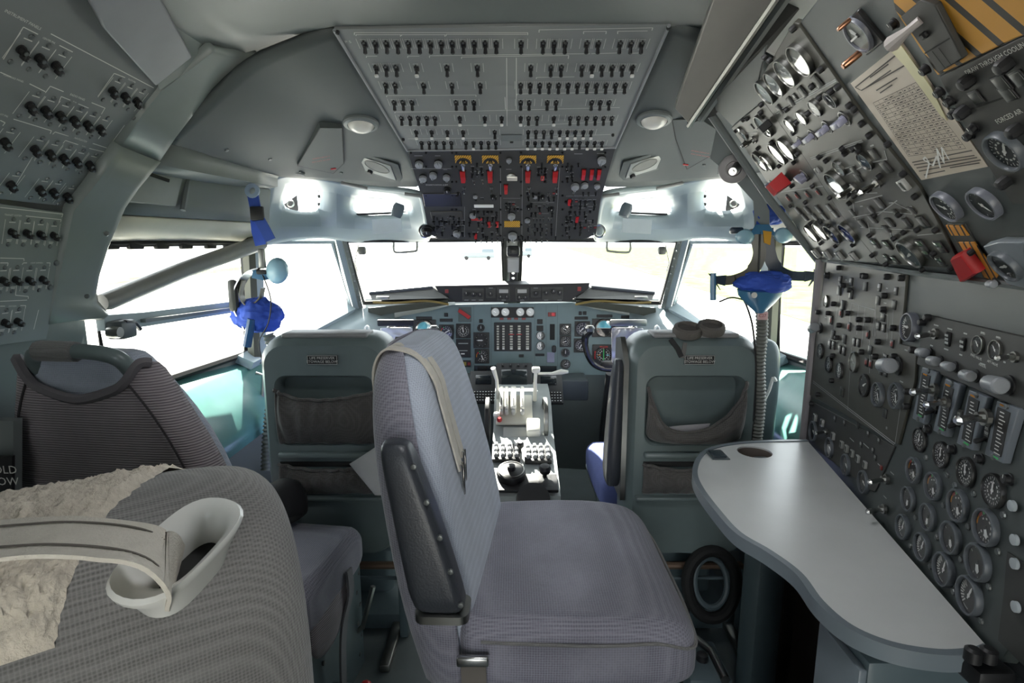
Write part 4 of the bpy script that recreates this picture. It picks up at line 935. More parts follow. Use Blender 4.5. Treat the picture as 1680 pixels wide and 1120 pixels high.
for cx, cy, k in ((717, 605, .008), (777, 605, .008), (1300, 445, .008), (1355, 570, .008), (620, 690, .008)):
    P.put('guarded_switch', 'guard_red', *q(cx, cy), k).scale = (k, k * 1.7, k)
P.rect(*q(630, 570), 19, 6, RED, 0, 0.004, 'red_placard')
P.rect(*q(680, 475), 32, 7, WHITE, 0, 0.003, 'white_card')
P.rect(*q(885, 275), 17, 9, mat('silver_plate', lin('b8b4b0'), 0.3, metal=0.6), 0, 0.005, 'silver_plate')
P.gauge(*q(876, 262), 7.5, 60, 'bezel_steel', 'scale_few', 'dial_pale')
P.rect(*q(380, 430), 62, 30, mat('display_dark', lin('28282a'), 0.25), 0, 0.004, 'blank_display')
P.rect(*q(410, 540), 52, 18, OLIVE, 0, 0.003, 'module_plate')
P.rect(*q(885, 605), 26, 15, YST, 0, 0.003, 'yellow_placard')
for cx, cy, r, rt, ky in ((212, 165, 7.5, 0, 'knob_cap'), (350, 165, 7.5, 0, 'knob_cap'), (240, 268, 7, 150, 'knob_cap'), (313, 245, 7, 160, 'knob_cap'), (410, 262, 6.5, 180, 'knob_cap'), (1533, 135, 8, 170, 'knob_cap'), (1340, 325, 7.5, 180, 'knob_cap'),
                          (1410, 318, 6.5, 130, 'knob_cap'), (1500, 325, 5.5, 180, 'knob_cap'), (600, 538, 6, 0, 'knob_cap'), (880, 540, 7, 180, 'knob_cap'), (888, 680, 8, 180, 'knob_cap'), (485, 665, 7, 200, 'knob_cap'), (995, 575, 5, 0, 'knob_cap'),
                          (618, 405, 4, 30, 'knob_cap'), (1052, 405, 4, 30, 'knob_cap'), (1105, 410, 5, 0, 'knob_black'), (1170, 495, 5, 0, 'knob_black'), (1005, 485, 5, 0, 'knob_black'), (415, 358, 7, 0, 'knob_black'), (270, 645, 10, 0, 'knob_black'), (745, 410, 5, 0, 'knob_black'), (862, 140, 5, 180, 'knob_cap')):
    P.knob(*q(cx, cy), r, ky, rt)
for i, cx in enumerate((1040, 1064, 1088, 1112, 1150, 1166)): P.put('toggle_switch', 'toggle', *q(cx, 562), 0.55)
for cy, xs in ((590, range(320, 540, 36)), (625, range(340, 520, 55)), (555, range(340, 540, 40)), (640, range(1000, 1190, 34)), (610, range(1010, 1190, 40)), (670, range(1010, 1190, 40)), (380, (1330, 1400, 1440, 1490)), (430, (1370, 1400, 1430)), (520, (1300, 1375, 1410)),
               (580, (1290, 1420, 1470)), (630, (1300, 1385, 1440)), (470, (840, 870, 910)), (500, (850, 910)), (215, (630, 1098)), (700, (690, 705, 740, 780, 830, 930, 960, 1000, 1100, 1200, 1300)), (720, range(620, 1180, 40)), (170, (630, 1100, 1290, 1365))):
    for cx in xs: P.put('switch', 'black_toggle' if (cx + cy) % 3 else 'toggle', *q(cx, cy), 0.8 if (cx + cy) % 3 else 0.6)
for cx, cy in [(x, y) for y in (90, 190, 300, 400, 500, 610, 690) for x in (150, 260, 450, 480, 800, 950, 1250, 1560) if 130 + (y - 90) * 0.32 < x < 1620 - (y - 90) * 0.3]:
    P.put('stud', 'stud', *q(cx, cy), 0.8)
for pts in ([(150, 205), (445, 205)], [(820, 420), (945, 420)], [(1020, 450), (1190, 450)], [(1025, 530), (1150, 530)], [(1275, 405), (1500, 400)], [(1270, 590), (1470, 580)], [(540, 480), (540, 700)], [(800, 200), (805, 700)], [(960, 200), (955, 700)], [(1230, 200), (1200, 700)]):
    P.line([q(*p) for p in pts], 0.0010)
rr = random.Random(21)
for x0, x1, y0, y1, nx, ny in ((560, 790, 500, 700, 7, 5), (1010, 1190, 440, 545, 6, 3), (1260, 1500, 425, 690, 7, 7), (300, 540, 530, 690, 8, 4), (830, 940, 440, 520, 4, 2), (470, 780, 355, 450, 7, 2), (980, 1210, 370, 430, 6, 2), (1270, 1330, 180, 290, 2, 4), (585, 680, 185, 310, 3, 3), (1060, 1140, 185, 320, 3, 3)):
    for i in range(nx):
        for j in range(ny):
            if rr.random() < 0.25: continue
            cx = x0 + (x1 - x0) * (i + 0.5 + rr.uniform(-0.15, 0.15)) / nx; cy = y0 + (y1 - y0) * (j + 0.5 + rr.uniform(-0.1, 0.1)) / ny; k = rr.random(); u, v = q(cx, cy)
            if k < 0.45: P.put('switch', 'black_toggle', u, v, 1.0, rr.uniform(-40, 40))
            elif k < 0.6: P.put('switch', 'toggle', u, v, 0.62, rr.uniform(-60, 60))
            elif k < 0.75: P.put('stud', 'stud', u, v, 1.1)
            elif k < 0.88: P.lamp(u, v, 2.6, rr.choice(('lamp', 'lamp_red', 'lamp')))
            else: P.knob(u, v, 2.8, 'knob_black', rr.uniform(0, 360))
            if rr.random() < 0.5: a, b = P.F.ab(u, v); P.dash(a, b + 0.010, 0.012, 0.0013)
P.text('ENGINE RUNNING ALERT', *q(340, 323), 2.2)
for cx, cy, w_ in ((205, 112, 60), (345, 112, 40), (345, 195, 30), (235, 200, 40), (1365, 98, 60), (1530, 95, 60), (1110, 212, 70), (640, 225, 60), (430, 520, 70), (1390, 490, 50), (1460, 480, 50), (860, 210, 40), (400, 212, 30)):
    a, b = P.F.ab(*q(cx, cy)); P.dash(a, b, w_ / 4.42 * P.t(*q(cx, cy)), 0.0014)
P.done()

# ------------------------------------------------------------------ navigator breaker panels
ZN0 = atY(110, 338, 1.30); ZN1 = atY(260, 148, 1.30)
NU = Frame(ZN0, (0, 1, 0), (ZN1 - ZN0)); NL = Frame(atY(112, 355, 1.30), (0, 1, 0), (atY(80, 545, 1.30) - atY(112, 355, 1.30)) * -1)
P = Panel('breaker_panel', 'upper navigator breaker panel with rows of black breakers and printed brackets', 'panel', NU, (110, 200))
P.plate([(124, 322), (262, 148), (335, 62), (240, -60), (-200, -420), (-400, -200), (-160, 300), (0, 327), (100, 338)], CBP, -0.008, 0.0)
for u, v in ((34, 80.5), (63.6, 94), (90.7, 106), (183, 147), (203.5, 156), (223, 164), (48, 172), (73, 179), (97, 187), (120, 195), (142, 202.5), (163, 209), (6, 231), (55.5, 243), (80, 250), (102.5, 257), (124, 262.5), (145, 268), (16, 301), (64, 309), (86, 313), (108, 320)):
    P.put('breaker', 'breaker', u, v, 1.05)
    a, b = P.F.ab(u, v); P.dash(a, b + 0.0195, 0.016, 0.0017); 
    P.dash(a - 0.0175, b, 0.0011, 0.05); P.dash(a + 0.0175, b, 0.0011, 0.05)
    obj('screw', SCREWMESH, None, P.root, L(a + 0.002, b + 0.026, 0, 0, 0.8)); obj('screw', SCREWMESH, None, P.root, L(a - 0.002, b - 0.026, 0, 0, 0.8))
for pts in ([(83, 55), (252, 144)], [(5, 97), (38, 44), (62, 56)], [(97, 74), (119, 85)], [(160, 158), (187, 120), (205, 127)], [(0, 118), (18, 126)], [(48, 137), (74, 150)], [(74, 152), (82, 141), (104, 150)], [(150, 168), (172, 177), (166, 187)], [(96, 168), (100, 158), (115, 164)], [(128, 170), (145, 177)],
            [(22, 195), (84, 214), (82, 219)], [(86, 220), (90, 216), (112, 223)], [(152, 235), (177, 243), (174, 248)], [(103, 235), (107, 230), (128, 237)], [(146, 243), (171, 249)], [(171, 249), (118, 320)], [(53, 257), (17, 317)], [(0, 197), (8, 201), (4, 206)], [(204, 205), (183, 234)], [(184, 197), (161, 228)]):
    P.line(pts, 0.0016)
P.text('INSTRUMENT PANELS', 38, 32.5, 5.2, fit=(80, 54.5))
P.text('CENTER PNL', 80, 66, 3.2, fit=(96, 73.5)); P.text('PILOTS PNL', 216, 132, 2.6, fit=(236, 141)); P.text('RADIO PANEL', 127, 159, 3.8, fit=(147, 167))
P.text('NAVIGATOR', 132, 229, 3.6, fit=(150, 235)); P.text('FORWARD PANEL', 22, 128, 3.4, fit=(44, 136)); P.text('PILOT PNL', 4, 188, 3.2, fit=(20, 193.5)); P.text('TURN', 137, 240, 2.4, fit=(145, 242.5)); P.text('P1 P6', 122, 167, 2.4, fit=(128, 169.5))
P.done(PRINT)
for u, v in ((220, 194), (192, 230), (119, 327)): obj('screw', SCREWMESH, None, P.root, L(*P.F.ab(u, v), 0.0, 0, 1.0))
P = Panel('breaker_panel', 'lower navigator breaker panel under the sloping one, with three short rows of breakers', 'panel', NL, (60, 450))
P.plate([(122, 352), (76, 556), (-260, 600), (-260, 322), (0, 334)], mat('breaker_panel_green_grey', lin('767d7c'), 0.4, var=0.05), -0.008, 0.0)
for u, v in ((17.5, 380), (42, 381), (64, 383), (86, 385), (3, 459), (24, 458), (45.6, 458), (68, 457), (6, 528), (27, 526)):
    P.put('breaker', 'breaker', u, v, 0.95)
    a, b = P.F.ab(u, v); P.dash(a, b + 0.0195, 0.015, 0.0017); P.dash(a - 0.0165, b, 0.0011, 0.05); P.dash(a + 0.0165, b, 0.0011, 0.05)
    P.dash(a - 0.001, b - 0.0165, 0.013, 0.0013); P.dash(a - 0.001, b - 0.0195, 0.010, 0.0013)
    obj('screw', SCREWMESH, None, P.root, L(a + 0.002, b + 0.026, 0, 0, 0.8)); obj('screw', SCREWMESH, None, P.root, L(a - 0.002, b - 0.026, 0, 0, 0.8))
for pts in ([(0, 340), (103, 351), (101, 356)], [(42, 354), (100, 360), (99, 364)], [(0, 423), (39, 424), (39, 428)], [(36, 434), (38, 431), (44, 431)], [(76, 431), (82, 431), (81, 437)], [(27, 468), (25, 484), (46, 486), (46, 490)], [(0, 494), (44, 492)], [(33, 501), (42, 501), (41, 506)], [(63, 508), (55, 540)], [(0, 431), (13, 431), (12, 436)], [(0, 502), (8, 502)]):
    P.line(pts, 0.0016)
P.text('TRANSIT SYSTEM', 21, 353, 3.0, fit=(40, 354.5)); P.text('LIGHT DIMMERS', 60, 431, 2.4, fit=(74, 431)); P.text('OXYGEN', 20, 502, 2.6, fit=(32, 501.5))
P.done(PRINT)
for u, v in ((109, 366), (92, 431), (82, 471)): obj('screw', SCREWMESH, None, P.root, L(*P.F.ab(u, v), 0.0, 0, 1.2))

# ------------------------------------------------------------------ flight engineer panels
D_AFT = Vector((-0.216, -0.976, 0)).normalized()
LP0 = Vector((0.82, 1.493, 0.70)); 
FL = Frame(LP0, D_AFT, (0, 0, 1)); FU = Frame((0.82, 1.493, 1.2), D_AFT, Vector((-0.32, 0, 0.365)))
def pl_ab(frame, pts): return [frame.ab(u, v) for u, v in pts]
P = Panel('engineer_lower_panel', 'upright dark instrument panel with rows of round engine gauges, above the table', 'panel', FL, (1500, 700)); PLow = P
P.plate([(1354, 424), (1700, 470), (1780, 900), (1640, 1085), (1600, 1062), (1323, 728)], PANELBLUE, -0.02, 0.0)
q = cr(1310, 400, 3.295)
P.plate([q(165, 92), q(600, 165), q(585, 350), q(560, 540), q(655, 560), q(645, 745), q(555, 1085), q(40, 800), q(60, 780)], OLIVE, 0.0, 0.005, 'module_plate')
P.plate([q(700, 380), q(1260, 505), q(1290, 920), q(655, 650)], BLKP, 0.0, 0.005, 'module_plate')
P.plate([q(40, 830), q(530, 1095), q(420, 1340), (1432, 805), (1324, 725)], BLKP, 0.0, 0.003, 'module_plate')
P.h = 0.005
PL5 = P
for cx, cy, r, nd, bz, sc_, dl, nl in ((165, 310, 10, 20, 'bezel_steel', 'scale_few', 'dial', 'needle'), (135, 580, 13, 200, 'bezel_black', 'scale_full', 'dial', 'needle'), (182, 650, 14, 160, 'bezel_black', 'scale_full', 'dial', 'needle'), (240, 685, 14, 30, 'bezel_black', 'scale_full', 'dial', 'needle'),
        (320, 640, 17, 60, 'bezel_steel', 'scale_few', 'dial_pale', 'needle'), (378, 765, 19, 300, 'bezel_black', 'scale_few', 'dial', 'needle'), (455, 815, 20, 215, 'bezel', 'scale_full', 'dial', 'needle'), (555, 822, 22, 205, 'bezel', 'scale_full', 'dial', 'needle'), (1000, 548, 16, 45, 'bezel_steel', 'scale_few', 'dial', 'needle'), (1095, 575, 17, 45, 'bezel_steel', 'scale_few', 'dial', 'needle')):
    P.gauge(*q(cx, cy), r, nd, bz, sc_, dl, nl, h=P.h)
P.gauge(*q(620, 450), 24, 90, 'bezel_deep', 'scale_letters', 'dial', h=0.0)
for cx, cy, k in ((242, 195, 'rocker'), (302, 205, 'rocker'), (457, 235, 'rocker'), (547, 255, 'rocker'), (245, 375, 'rocker_red'), (192, 412, 'rocker_red'), (290, 448, 'rocker_red'), (392, 490, 'rocker_red'), (525, 540, 'rocker_red'), (318, 530, 'rocker'), (340, 535, 'rocker'), (240, 570, 'rocker'), (262, 580, 'rocker'),
                  (450, 445, 'rocker'), (480, 455, 'rocker'), (385, 640, 'rocker_red'), (408, 650, 'rocker_red'), (462, 685, 'rocker'), (490, 695, 'rocker'), (185, 545, 'rocker'), (205, 548, 'rocker')):
    P.lamp(*q(cx, cy), 7.0, k, name='rocker_switch')
for cx, cy, k in ((235, 253, 'lamp'), (300, 272, 'lamp'), (378, 230, 'lamp'), (447, 305, 'lamp'), (535, 330, 'lamp'), (250, 800, 'lamp'), (485, 915, 'lamp'), (475, 395, 'lamp'), (255, 330, 'lamp'), (200, 490, 'lamp'), (262, 515, 'lamp'), (405, 575, 'lamp'), (488, 620, 'lamp')):
    P.lamp(*q(cx, cy), 7.6, k)
P.knob(*q(130, 455), 9, 'knob_roll', 20, P.h, 'selector_knob'); P.knob(*q(560, 660), 15, 'knob_roll', 10, P.h, 'selector_knob'); P.knob(*q(175, 170), 6, 'knob_black', 0, P.h)
for cx, cy, r in ((730, 590, 9.5), (790, 635, 9.5), (870, 665, 9.5), (985, 715, 11), (1165, 765, 17)): P.knob(*q(cx, cy), r, 'knob_roll', 5, P.h, 'selector_knob')
for pts in ([(300, 320), (430, 358), (415, 500)], [(300, 320), (290, 430)], [(375, 345), (355, 560)], [(460, 375), (500, 385), (495, 525)], [(530, 350), (520, 540)], [(235, 270), (205, 460)], [(90, 740), (540, 1080), (570, 880)], [(90, 750), (535, 1088)], [(340, 330), (330, 490)], [(435, 310), (430, 500)], [(400, 520), (400, 700)], [(300, 560), (280, 900)]):
    P.line([q(*p) for p in pts], 0.0016)
for cx, cy in ((240, 130), (370, 172), (385, 175), (505, 178), (585, 185), (210, 325), (290, 375), (350, 410), (350, 455), (240, 440), (400, 412), (485, 355), (490, 280), (455, 530), (440, 610), (540, 455), (230, 508), (300, 250), (265, 225), (180, 375), (125, 370), (205, 605), (365, 585), (650, 575), (730, 400), (700, 425), (90, 865), (125, 815), (200, 740), (615, 880), (620, 800), (545, 610)):
    P.put('stud', 'stud', *q(cx, cy), 1.35, h=P.h)
for cx, cy, w_ in ((765, 440, 50), (840, 460, 50), (820, 570, 45), (925, 485, 35), (1020, 480, 35), (1105, 505, 35), (740, 550, 30), (1020, 650, 50), (600, 575, 35), (545, 605, 25), (575, 745, 40), (495, 240, 25), (272, 195, 20), (485, 320, 35), (900, 600, 30), (160, 398, 35), (1140, 640, 20)):
    a, b = P.F.ab(*q(cx, cy)); P.dash(a, b, w_ / 3.295 * P.t(*q(cx, cy)), 0.0022)
P.text('FWD VALVE', *q(985, 612), 4.2, fit=q(1020, 628)); P.text('AFT VALVE', *q(1075, 645), 4.2, fit=q(1112, 662)); P.text('OPEN', *q(1022, 485), 3.6, fit=q(1040, 490)); P.text('OPEN', *q(1107, 508), 3.6, fit=q(1125, 514)); P.text('MANUAL', *q(1020, 660), 3.6, fit=q(1044, 670))
tg = P.put('toggle_switch', 'toggle', *q(765, 487), 1.5, 80, P.h); P.put('toggle_switch', 'toggle', *q(1200, 612), 1.2, 90, P.h)
P.rect(*q(835, 515), 14, 24, BLACKM, P.h, P.h + 0.003, 'indicator_window'); P.rect(*q(918, 545), 10, 22, BLACKM, P.h, P.h + 0.003, 'indicator_window')
for cx, cy in ((835, 495), (835, 515), (835, 535), (918, 530), (918, 555)):
    a, b = P.F.ab(*q(cx, cy)); P.dash(a, b, 0.010, 0.0035, P.h + 0.0035)
# vertical strip instruments
P.h = 0.0
for i, (pts, tc_) in enumerate((([(705, 668), (785, 690), (712, 975), (650, 945)], 0), ([(835, 728), (915, 762), (835, 1045), (765, 1010)], 1), ([(965, 790), (1062, 828), (980, 1118), (895, 1080)], 0), ([(1120, 850), (1240, 890), (1150, 1190), (1050, 1140)], 1))):
    pts = [q(*p) for p in pts]; c = (sum(p[0] for p in pts) / 4, sum(p[1] for p in pts) / 4)
    hs = P.plate(pts, mat('strip_housing', lin('6a7078'), 0.35), 0.0, 0.010, 'strip_indicator')
    ins = [(c[0] + (p[0] - c[0]) * 0.58, c[1] + (p[1] - c[1]) * 0.80) for p in pts]
    P.plate(ins, DIAL, 0.0095, 0.0112, 'strip_window', parent=hs, bev=False)
    a, b = P.F.ab(*c); sm = MB()
    for j in range(12):
        sm.add([(a - 0.004, b - 0.03 + j * 0.005, 0.0117), (a + (0.005 if j % 3 else 0.009), b - 0.03 + j * 0.005, 0.0117), (a + (0.005 if j % 3 else 0.009), b - 0.0285 + j * 0.005, 0.0117), (a - 0.004, b - 0.0285 + j * 0.005, 0.0117)], [(0, 1, 2, 3)])
    obj('scale_marks', mmesh('strip_scale', [(sm, PRINT), (MB().box(a - 0.006, a + 0.006, b - 0.036, b - 0.034, 0.0113, 0.012), GREENL), (MB().box(a - 0.006, a + 0.006, b + 0.034, b + 0.036, 0.0113, 0.012), LENSA)]), None, hs)
    for k in (0.93, -0.93):
        uu = (c[0] + (pts[0][0] + pts[1][0] - 2 * c[0]) / 2 * k, c[1] + (pts[0][1] + pts[1][1] - 2 * c[1]) / 2 * k)
        obj('screw', SCREWMESH, None, hs, L(*P.F.ab(*uu), 0.010, 0, 0.7))
for cx, cy, r, m_, in ((790, 792, 9, BRASS), (855, 860, 8, LENSA), (1080, 940, 10, STEELD)):
    P.put('toggle_switch', 'toggle', *q(cx, cy), r / 5.0, 85, 0.012)
for i, (cx, cy) in enumerate(((750, 860), (885, 930), (1035, 1010))):
    P.rect(*q(cx, cy), 15, 22, BLKP, 0.0, 0.004, 'switch_plate', rot=0); P.text('SYS', *q(cx, cy - 12), 4, h=0.0045); P.text('TEST', *q(cx, cy + 14), 4, h=0.0045)
    P.put('switch', 'black_toggle', *q(cx - 5, cy + 42), 1.1)
# engine gauges, four columns by five rows
q = cr(1310, 680, 2.546)
EG = [((513, 105, 22, 355), (603, 167, 24, 0), (708, 240, 27, 10), (823, 318, 31, 0)), ((490, 232, 23, 200), (573, 300, 25, 200), (677, 380, 29, 200), (795, 472, 33, 205)), ((467, 353, 22, 175), (550, 428, 24, 180), (647, 515, 29, 200), (762, 618, 33, 195)), ((445, 470, 22, 350), (527, 553, 25, 345), (619, 648, 30, 350), (727, 757, 34, 340))]
for ri, row in enumerate(EG):
    for cx, cy, r, nd in row:
        P.gauge(*q(cx, cy), r * 0.93, nd, 'bezel' if ri else 'bezel_black', ('scale_full', 'scale_color', 'scale_few', 'scale_letters')[ri], 'dial', 'needle_fat' if ri in (1, 2) else 'needle', 'engine_gauge')
for cx, cy in ((535, 180), (625, 252), (655, 295), (735, 330), (608, 380), (712, 467), (492, 430), (580, 512), (682, 605), (798, 718), (470, 548), (553, 635), (650, 740), (765, 860), (858, 418), (835, 572)):
    obj('screw', SCREWMESH, None, P.root, L(*P.F.ab(*q(cx, cy)), 0.0, rnd.random() * 3, 0.85))
for cx, cy in ((548, 60), (650, 145), (765, 185), (885, 270)): P.put('knob', 'knob_black', *q(cx, cy), 0.008)
# dark module next to the table
P.h = 0.003
for cx, cy, r in ((70, 70, 17), (138, 138, 17), (207, 210, 18), (280, 282, 19)): P.gauge(*q(cx, cy), r, 250, 'bezel', 'scale_few', 'dial', h=0.0)
for cx, cy in ((192, 125), (213, 143), (236, 162), (260, 185), (290, 210), (155, 90)): P.lamp(*q(cx, cy), 6.0, 'button_clear', name='clear_button')
for cx, cy in ((360, 270), (350, 395)): P.put('toggle_switch', 'toggle', *q(cx + 20, cy), 1.6, 80, P.h)
P.lamp(*q(110, 35), 6, 'button_clear', name='clear_button'); P.lamp(*q(80, 12), 6, 'button_clear', name='clear_button'); P.put('toggle_switch', 'toggle', *q(125, 72), 1.3, 80, P.h)
P.rect(*q(355, 222), 8, 8, LENSR, P.h, P.h + 0.002, 'warning_flag')
for cx, cy, k in ((160, 18, 0), (200, 35, 0), (255, 45, 1), (300, 80, 0), (380, 60, 0), (345, 110, 0), (270, 125, 0), (320, 150, 0), (405, 75, 1), (330, 180, 0)):
    P.lamp(*q(cx, cy), 5, 'lamp' if k else 'rocker', name='rocker_switch')
for cx, cy, w_ in ((340, 20, 40), (410, 110, 25), (345, 210, 30), (400, 245, 35), (370, 345, 30), (290, 130, 60), (230, 105, 50)):
    a, b = P.F.ab(*q(cx, cy)); P.dash(a, b, w_ / 2.546 * P.t(*q(cx, cy)), 0.002)
P.done(PRINTD)

# --- upper sloping panels
P = Panel('engineer_upper_front_panel', 'narrow olive-grey fuel panel nearest the hanging mask, sloping overhead', 'panel', FU, (1270, 300)); 
q = cr(1120, 0, 2.434)
P.plate([q(200, 505), q(330, 398), q(500, 630), q(640, 850), q(792, 1045), q(545, 1030)], OLIVE, -0.003, 0.004, 'face_plate')
P.plate([q(105, 425), q(335, 180), q(300, 335), q(330, 396), q(200, 503), q(150, 450)], PANELBLUE, -0.003, 0.001, 'blank_plate')
P.h = 0.004
for cx, cy, r, nd, dl in ((248, 525, 11, 20, 'dial'), (337, 492, 19, 60, 'dial_pale'), (322, 635, 17, 30, 'dial_pale'), (348, 640, 14, 60, 'dial'), (392, 603, 19, 120, 'dial_pale'), (428, 585, 19, 40, 'dial_pale'), (525, 925, 15, 30, 'dial_pale'), (563, 915, 16, 60, 'dial'), (610, 925, 17, 100, 'dial'), (672, 920, 18, 45, 'dial')):
    P.gauge(*q(cx, cy), r * 1.15, nd, 'bezel_steel', 'scale_few', dl, h=P.h)
P.rect(*q(362, 478), 16, 13, BLACK, P.h + 0.004, 0.03, 'selector_handle')
P.put('toggle_switch', 'toggle', *q(295, 550), 1.4, 120, P.h); P.knob(*q(262, 565), 6, 'knob_black', 0, P.h)
sw = obj('red_lever', mmesh('red_lever', [(cyl(0.010, 0, 0.02, 10), BLACK), (MB().loft([[(-0.008, 0.016, 0.008), (0.008, 0.016, 0.008), (0.008, 0.016, 0.03), (-0.008, 0.016, 0.03)], [(-0.016, 0, 0.006), (0.016, 0, 0.006), (0.014, 0, 0.045), (-0.014, 0, 0.045)], [(-0.016, -0.022, 0.006), (0.016, -0.022, 0.006), (0.013, -0.02, 0.04), (-0.013, -0.02, 0.04)]]), RED)]), None, P.root, L(*P.F.ab(*q(425, 705)), P.h, radians(100)))
P.knob(*q(492, 690), 10, 'knob_bar', 60, P.h, 'selector_knob'); P.knob(*q(362, 728), 7, 'knob_bar', 40, P.h, 'selector_knob')
for cx, cy in ((430, 785), (465, 775), (508, 770), (550, 760)): P.lamp(*q(cx, cy), 7.5, 'rocker_red', name='rocker_switch')
for cx, cy in ((468, 835), (505, 832), (550, 828), (595, 822), (495, 862), (535, 860), (575, 858), (618, 848)): P.lamp(*q(cx, cy), 7.2, 'lamp_split')
for i, (cx, cy) in enumerate(((545, 1003), (590, 1008), (640, 1012), (695, 1015))): P.lamp(*q(cx, cy), 8.5, 'button_clear', name='clear_button')
P.lamp(*q(285, 500), 5, 'lamp')
for cx, cy in ((222, 515), (252, 470), (268, 465), (325, 408), (322, 440), (360, 515), (310, 585), (365, 560), (455, 520), (395, 655), (455, 640), (470, 605), (510, 705), (395, 735), (445, 735), (530, 735), (600, 780), (500, 800), (440, 815), (595, 895), (560, 880), (520, 885), (640, 900), (560, 965), (620, 975), (690, 970)):
    P.put('stud', 'stud', *q(cx, cy), 1.0, h=P.h)
P.line([q(400, 762), q(575, 735)], 0.0016); P.line([q(240, 535), q(300, 520)], 0.0014)
P.done(PRINTD)
P = Panel('engineer_upper_mid_panel', 'olive-grey sloping panel with four lavender bar knobs, beside the taped paper chart', 'panel', FU, (1420, 250))
P.plate([q(332, 396), q(302, 335), q(455, 78), q(475, 85), q(745, 470), q(962, 740), q(1130, 1065), q(796, 1046), q(642, 850), q(502, 630)], OLIVE2, -0.003, 0.005, 'face_plate'); P.h = 0.005
for cx, cy, r, nd, dl in ((345, 355, 20, 30, 'dial_pale'), (384, 320, 21, 60, 'dial'), (431, 275, 23, 45, 'dial_pale'), (490, 222, 26, 45, 'dial_pale'), (441, 488, 12, 0, 'dial_pale'), (490, 460, 12, 30, 'dial'), (545, 420, 14, 60, 'dial_pale'), (606, 385, 14, 20, 'dial'), (640, 660, 13, 80, 'dial_pale'), (745, 630, 16, 70, 'dial'), (635, 725, 24, 140, 'dial'), (928, 1000, 24, 110, 'dial')):
    P.gauge(*q(cx, cy), r * 1.15, nd, 'bezel_steel', 'scale_few', dl, h=P.h)
for cx, cy, r in ((480, 555, 9.5), (530, 530, 11), (590, 497, 12.5), (660, 462, 14.5)): P.knob(*q(cx, cy), r, 'knob_bar', 88, P.h, 'selector_knob')
for cx, cy, r in ((400, 428, 6), (443, 395, 6), (492, 355, 7), (552, 312, 8), (780, 605, 7), (828, 655, 8), (700, 672, 6), (715, 700, 6), (800, 800, 7), (690, 840, 5), (840, 880, 6), (910, 880, 6), (975, 875, 8), (730, 885, 6), (770, 865, 6), (865, 840, 5), (930, 830, 5), (765, 830, 5), (825, 905, 5)): P.lamp(*q(cx, cy), r * 1.5, 'lamp')
for cx, cy, r in ((780, 965, 7), (830, 970, 7), (970, 970, 9), (1045, 975, 9), (825, 1020, 5), (860, 1030, 6), (990, 1005, 7), (1045, 1035, 7)): P.lamp(*q(cx, cy), r * 1.35, 'lamp_green')
P.lamp(*q(905, 722), 11, 'button_clear', name='clear_button'); P.lamp(*q(462, 375), 6, 'rocker'); P.lamp(*q(552, 670), 6, 'button_clear', name='clear_button')
P.put('toggle_switch', 'toggle', *q(700, 735), 1.5, 110, P.h); P.put('toggle_switch', 'toggle', *q(795, 715), 1.5, 110, P.h)
for cx, cy in ((460, 98), (570, 262), (535, 330), (430, 425), (345, 215), (365, 225), (640, 330), (565, 375), (515, 440), (470, 475), (685, 405), (705, 420), (610, 350), (735, 478), (588, 630), (560, 615), (655, 580), (765, 525), (720, 590), (600, 690), (665, 600), (805, 690), (840, 560), (700, 770), (760, 745), (900, 680), (948, 770), (700, 580), (720, 570), (780, 850), (860, 940), (900, 915), (1030, 905), (975, 1065), (1090, 1060), (680, 800), (760, 930), (770, 1010), (825, 1045), (1020, 1000), (880, 845), (955, 905)):
    P.put('stud', 'stud', *q(cx, cy), 1.0, h=P.h)
for pts in ([(380, 440), (625, 305)], [(385, 446), (628, 311)], [(520, 622), (730, 548)], [(524, 628), (734, 554)], [(605, 740), (640, 770), (790, 760)], [(665, 690), (730, 655)], [(760, 640), (830, 625), (820, 590)], [(690, 860), (810, 835), (935, 845)], [(790, 850), (870, 790)], [(720, 900), (960, 910)], [(840, 910), (850, 960)], [(950, 930), (1050, 920)], [(810, 770), (700, 800)], [(860, 800), (920, 830), (945, 850)], [(640, 670), (700, 650)], [(690, 800), (700, 870)], [(750, 880), (760, 930)]):
    P.line([q(*p) for p in pts], 0.0018)
for cx, cy, w_ in ((770, 570, 35), (640, 640, 30), (705, 585, 20), (845, 800, 40), (725, 815, 30), (925, 815, 20), (1060, 1045, 30)):
    a, b = P.F.ab(*q(cx, cy)); P.dash(a, b, w_ / 2.434 * P.t(*q(cx, cy)), 0.0022)
P.done(PRINTD)
P = Panel('engineer_upper_aft_panel', 'dark blue-grey sloping panel carrying the paper chart, a standby horizon and two round gauges', 'panel', FU, (1560, 250))
P.plate([q(475, 84), q(700, -200), q(1000, -300), q(1363, 400), q(1420, 700), q(1420, 1140), q(1135, 1066), q(964, 742), q(747, 470)], PANELBLUE, -0.004, 0.002, 'face_plate'); P.h = 0.002
sb = P.gauge(*q(725, 120), 32, 30, 'bezel_deep', 'scale_few', 'dial_pale', 'needle_fat', 'standby_horizon', h=0.0)
P.rect(*q(735, 120), 72, 66, BEZELB, 0.0, 0.006, 'housing')
obj('horizon_bar', MB().box(-0.5, 0.3, -0.05, 0.05, 0.54, 0.56), WHITE, sb)
obj('adjust_knob', MB().lathe([(0.2, 0), (0.2, 0.9), (0.13, 1.0)], 10, Matrix.Translation((-0.95, -0.75, 0.4))), COPPER, sb); obj('cage_knob', MB().lathe([(0.13, 0), (0.13, 0.6), (0.08, 0.7)], 10, Matrix.Translation((0.5, 0.85, 0.4))), COPPER, sb)
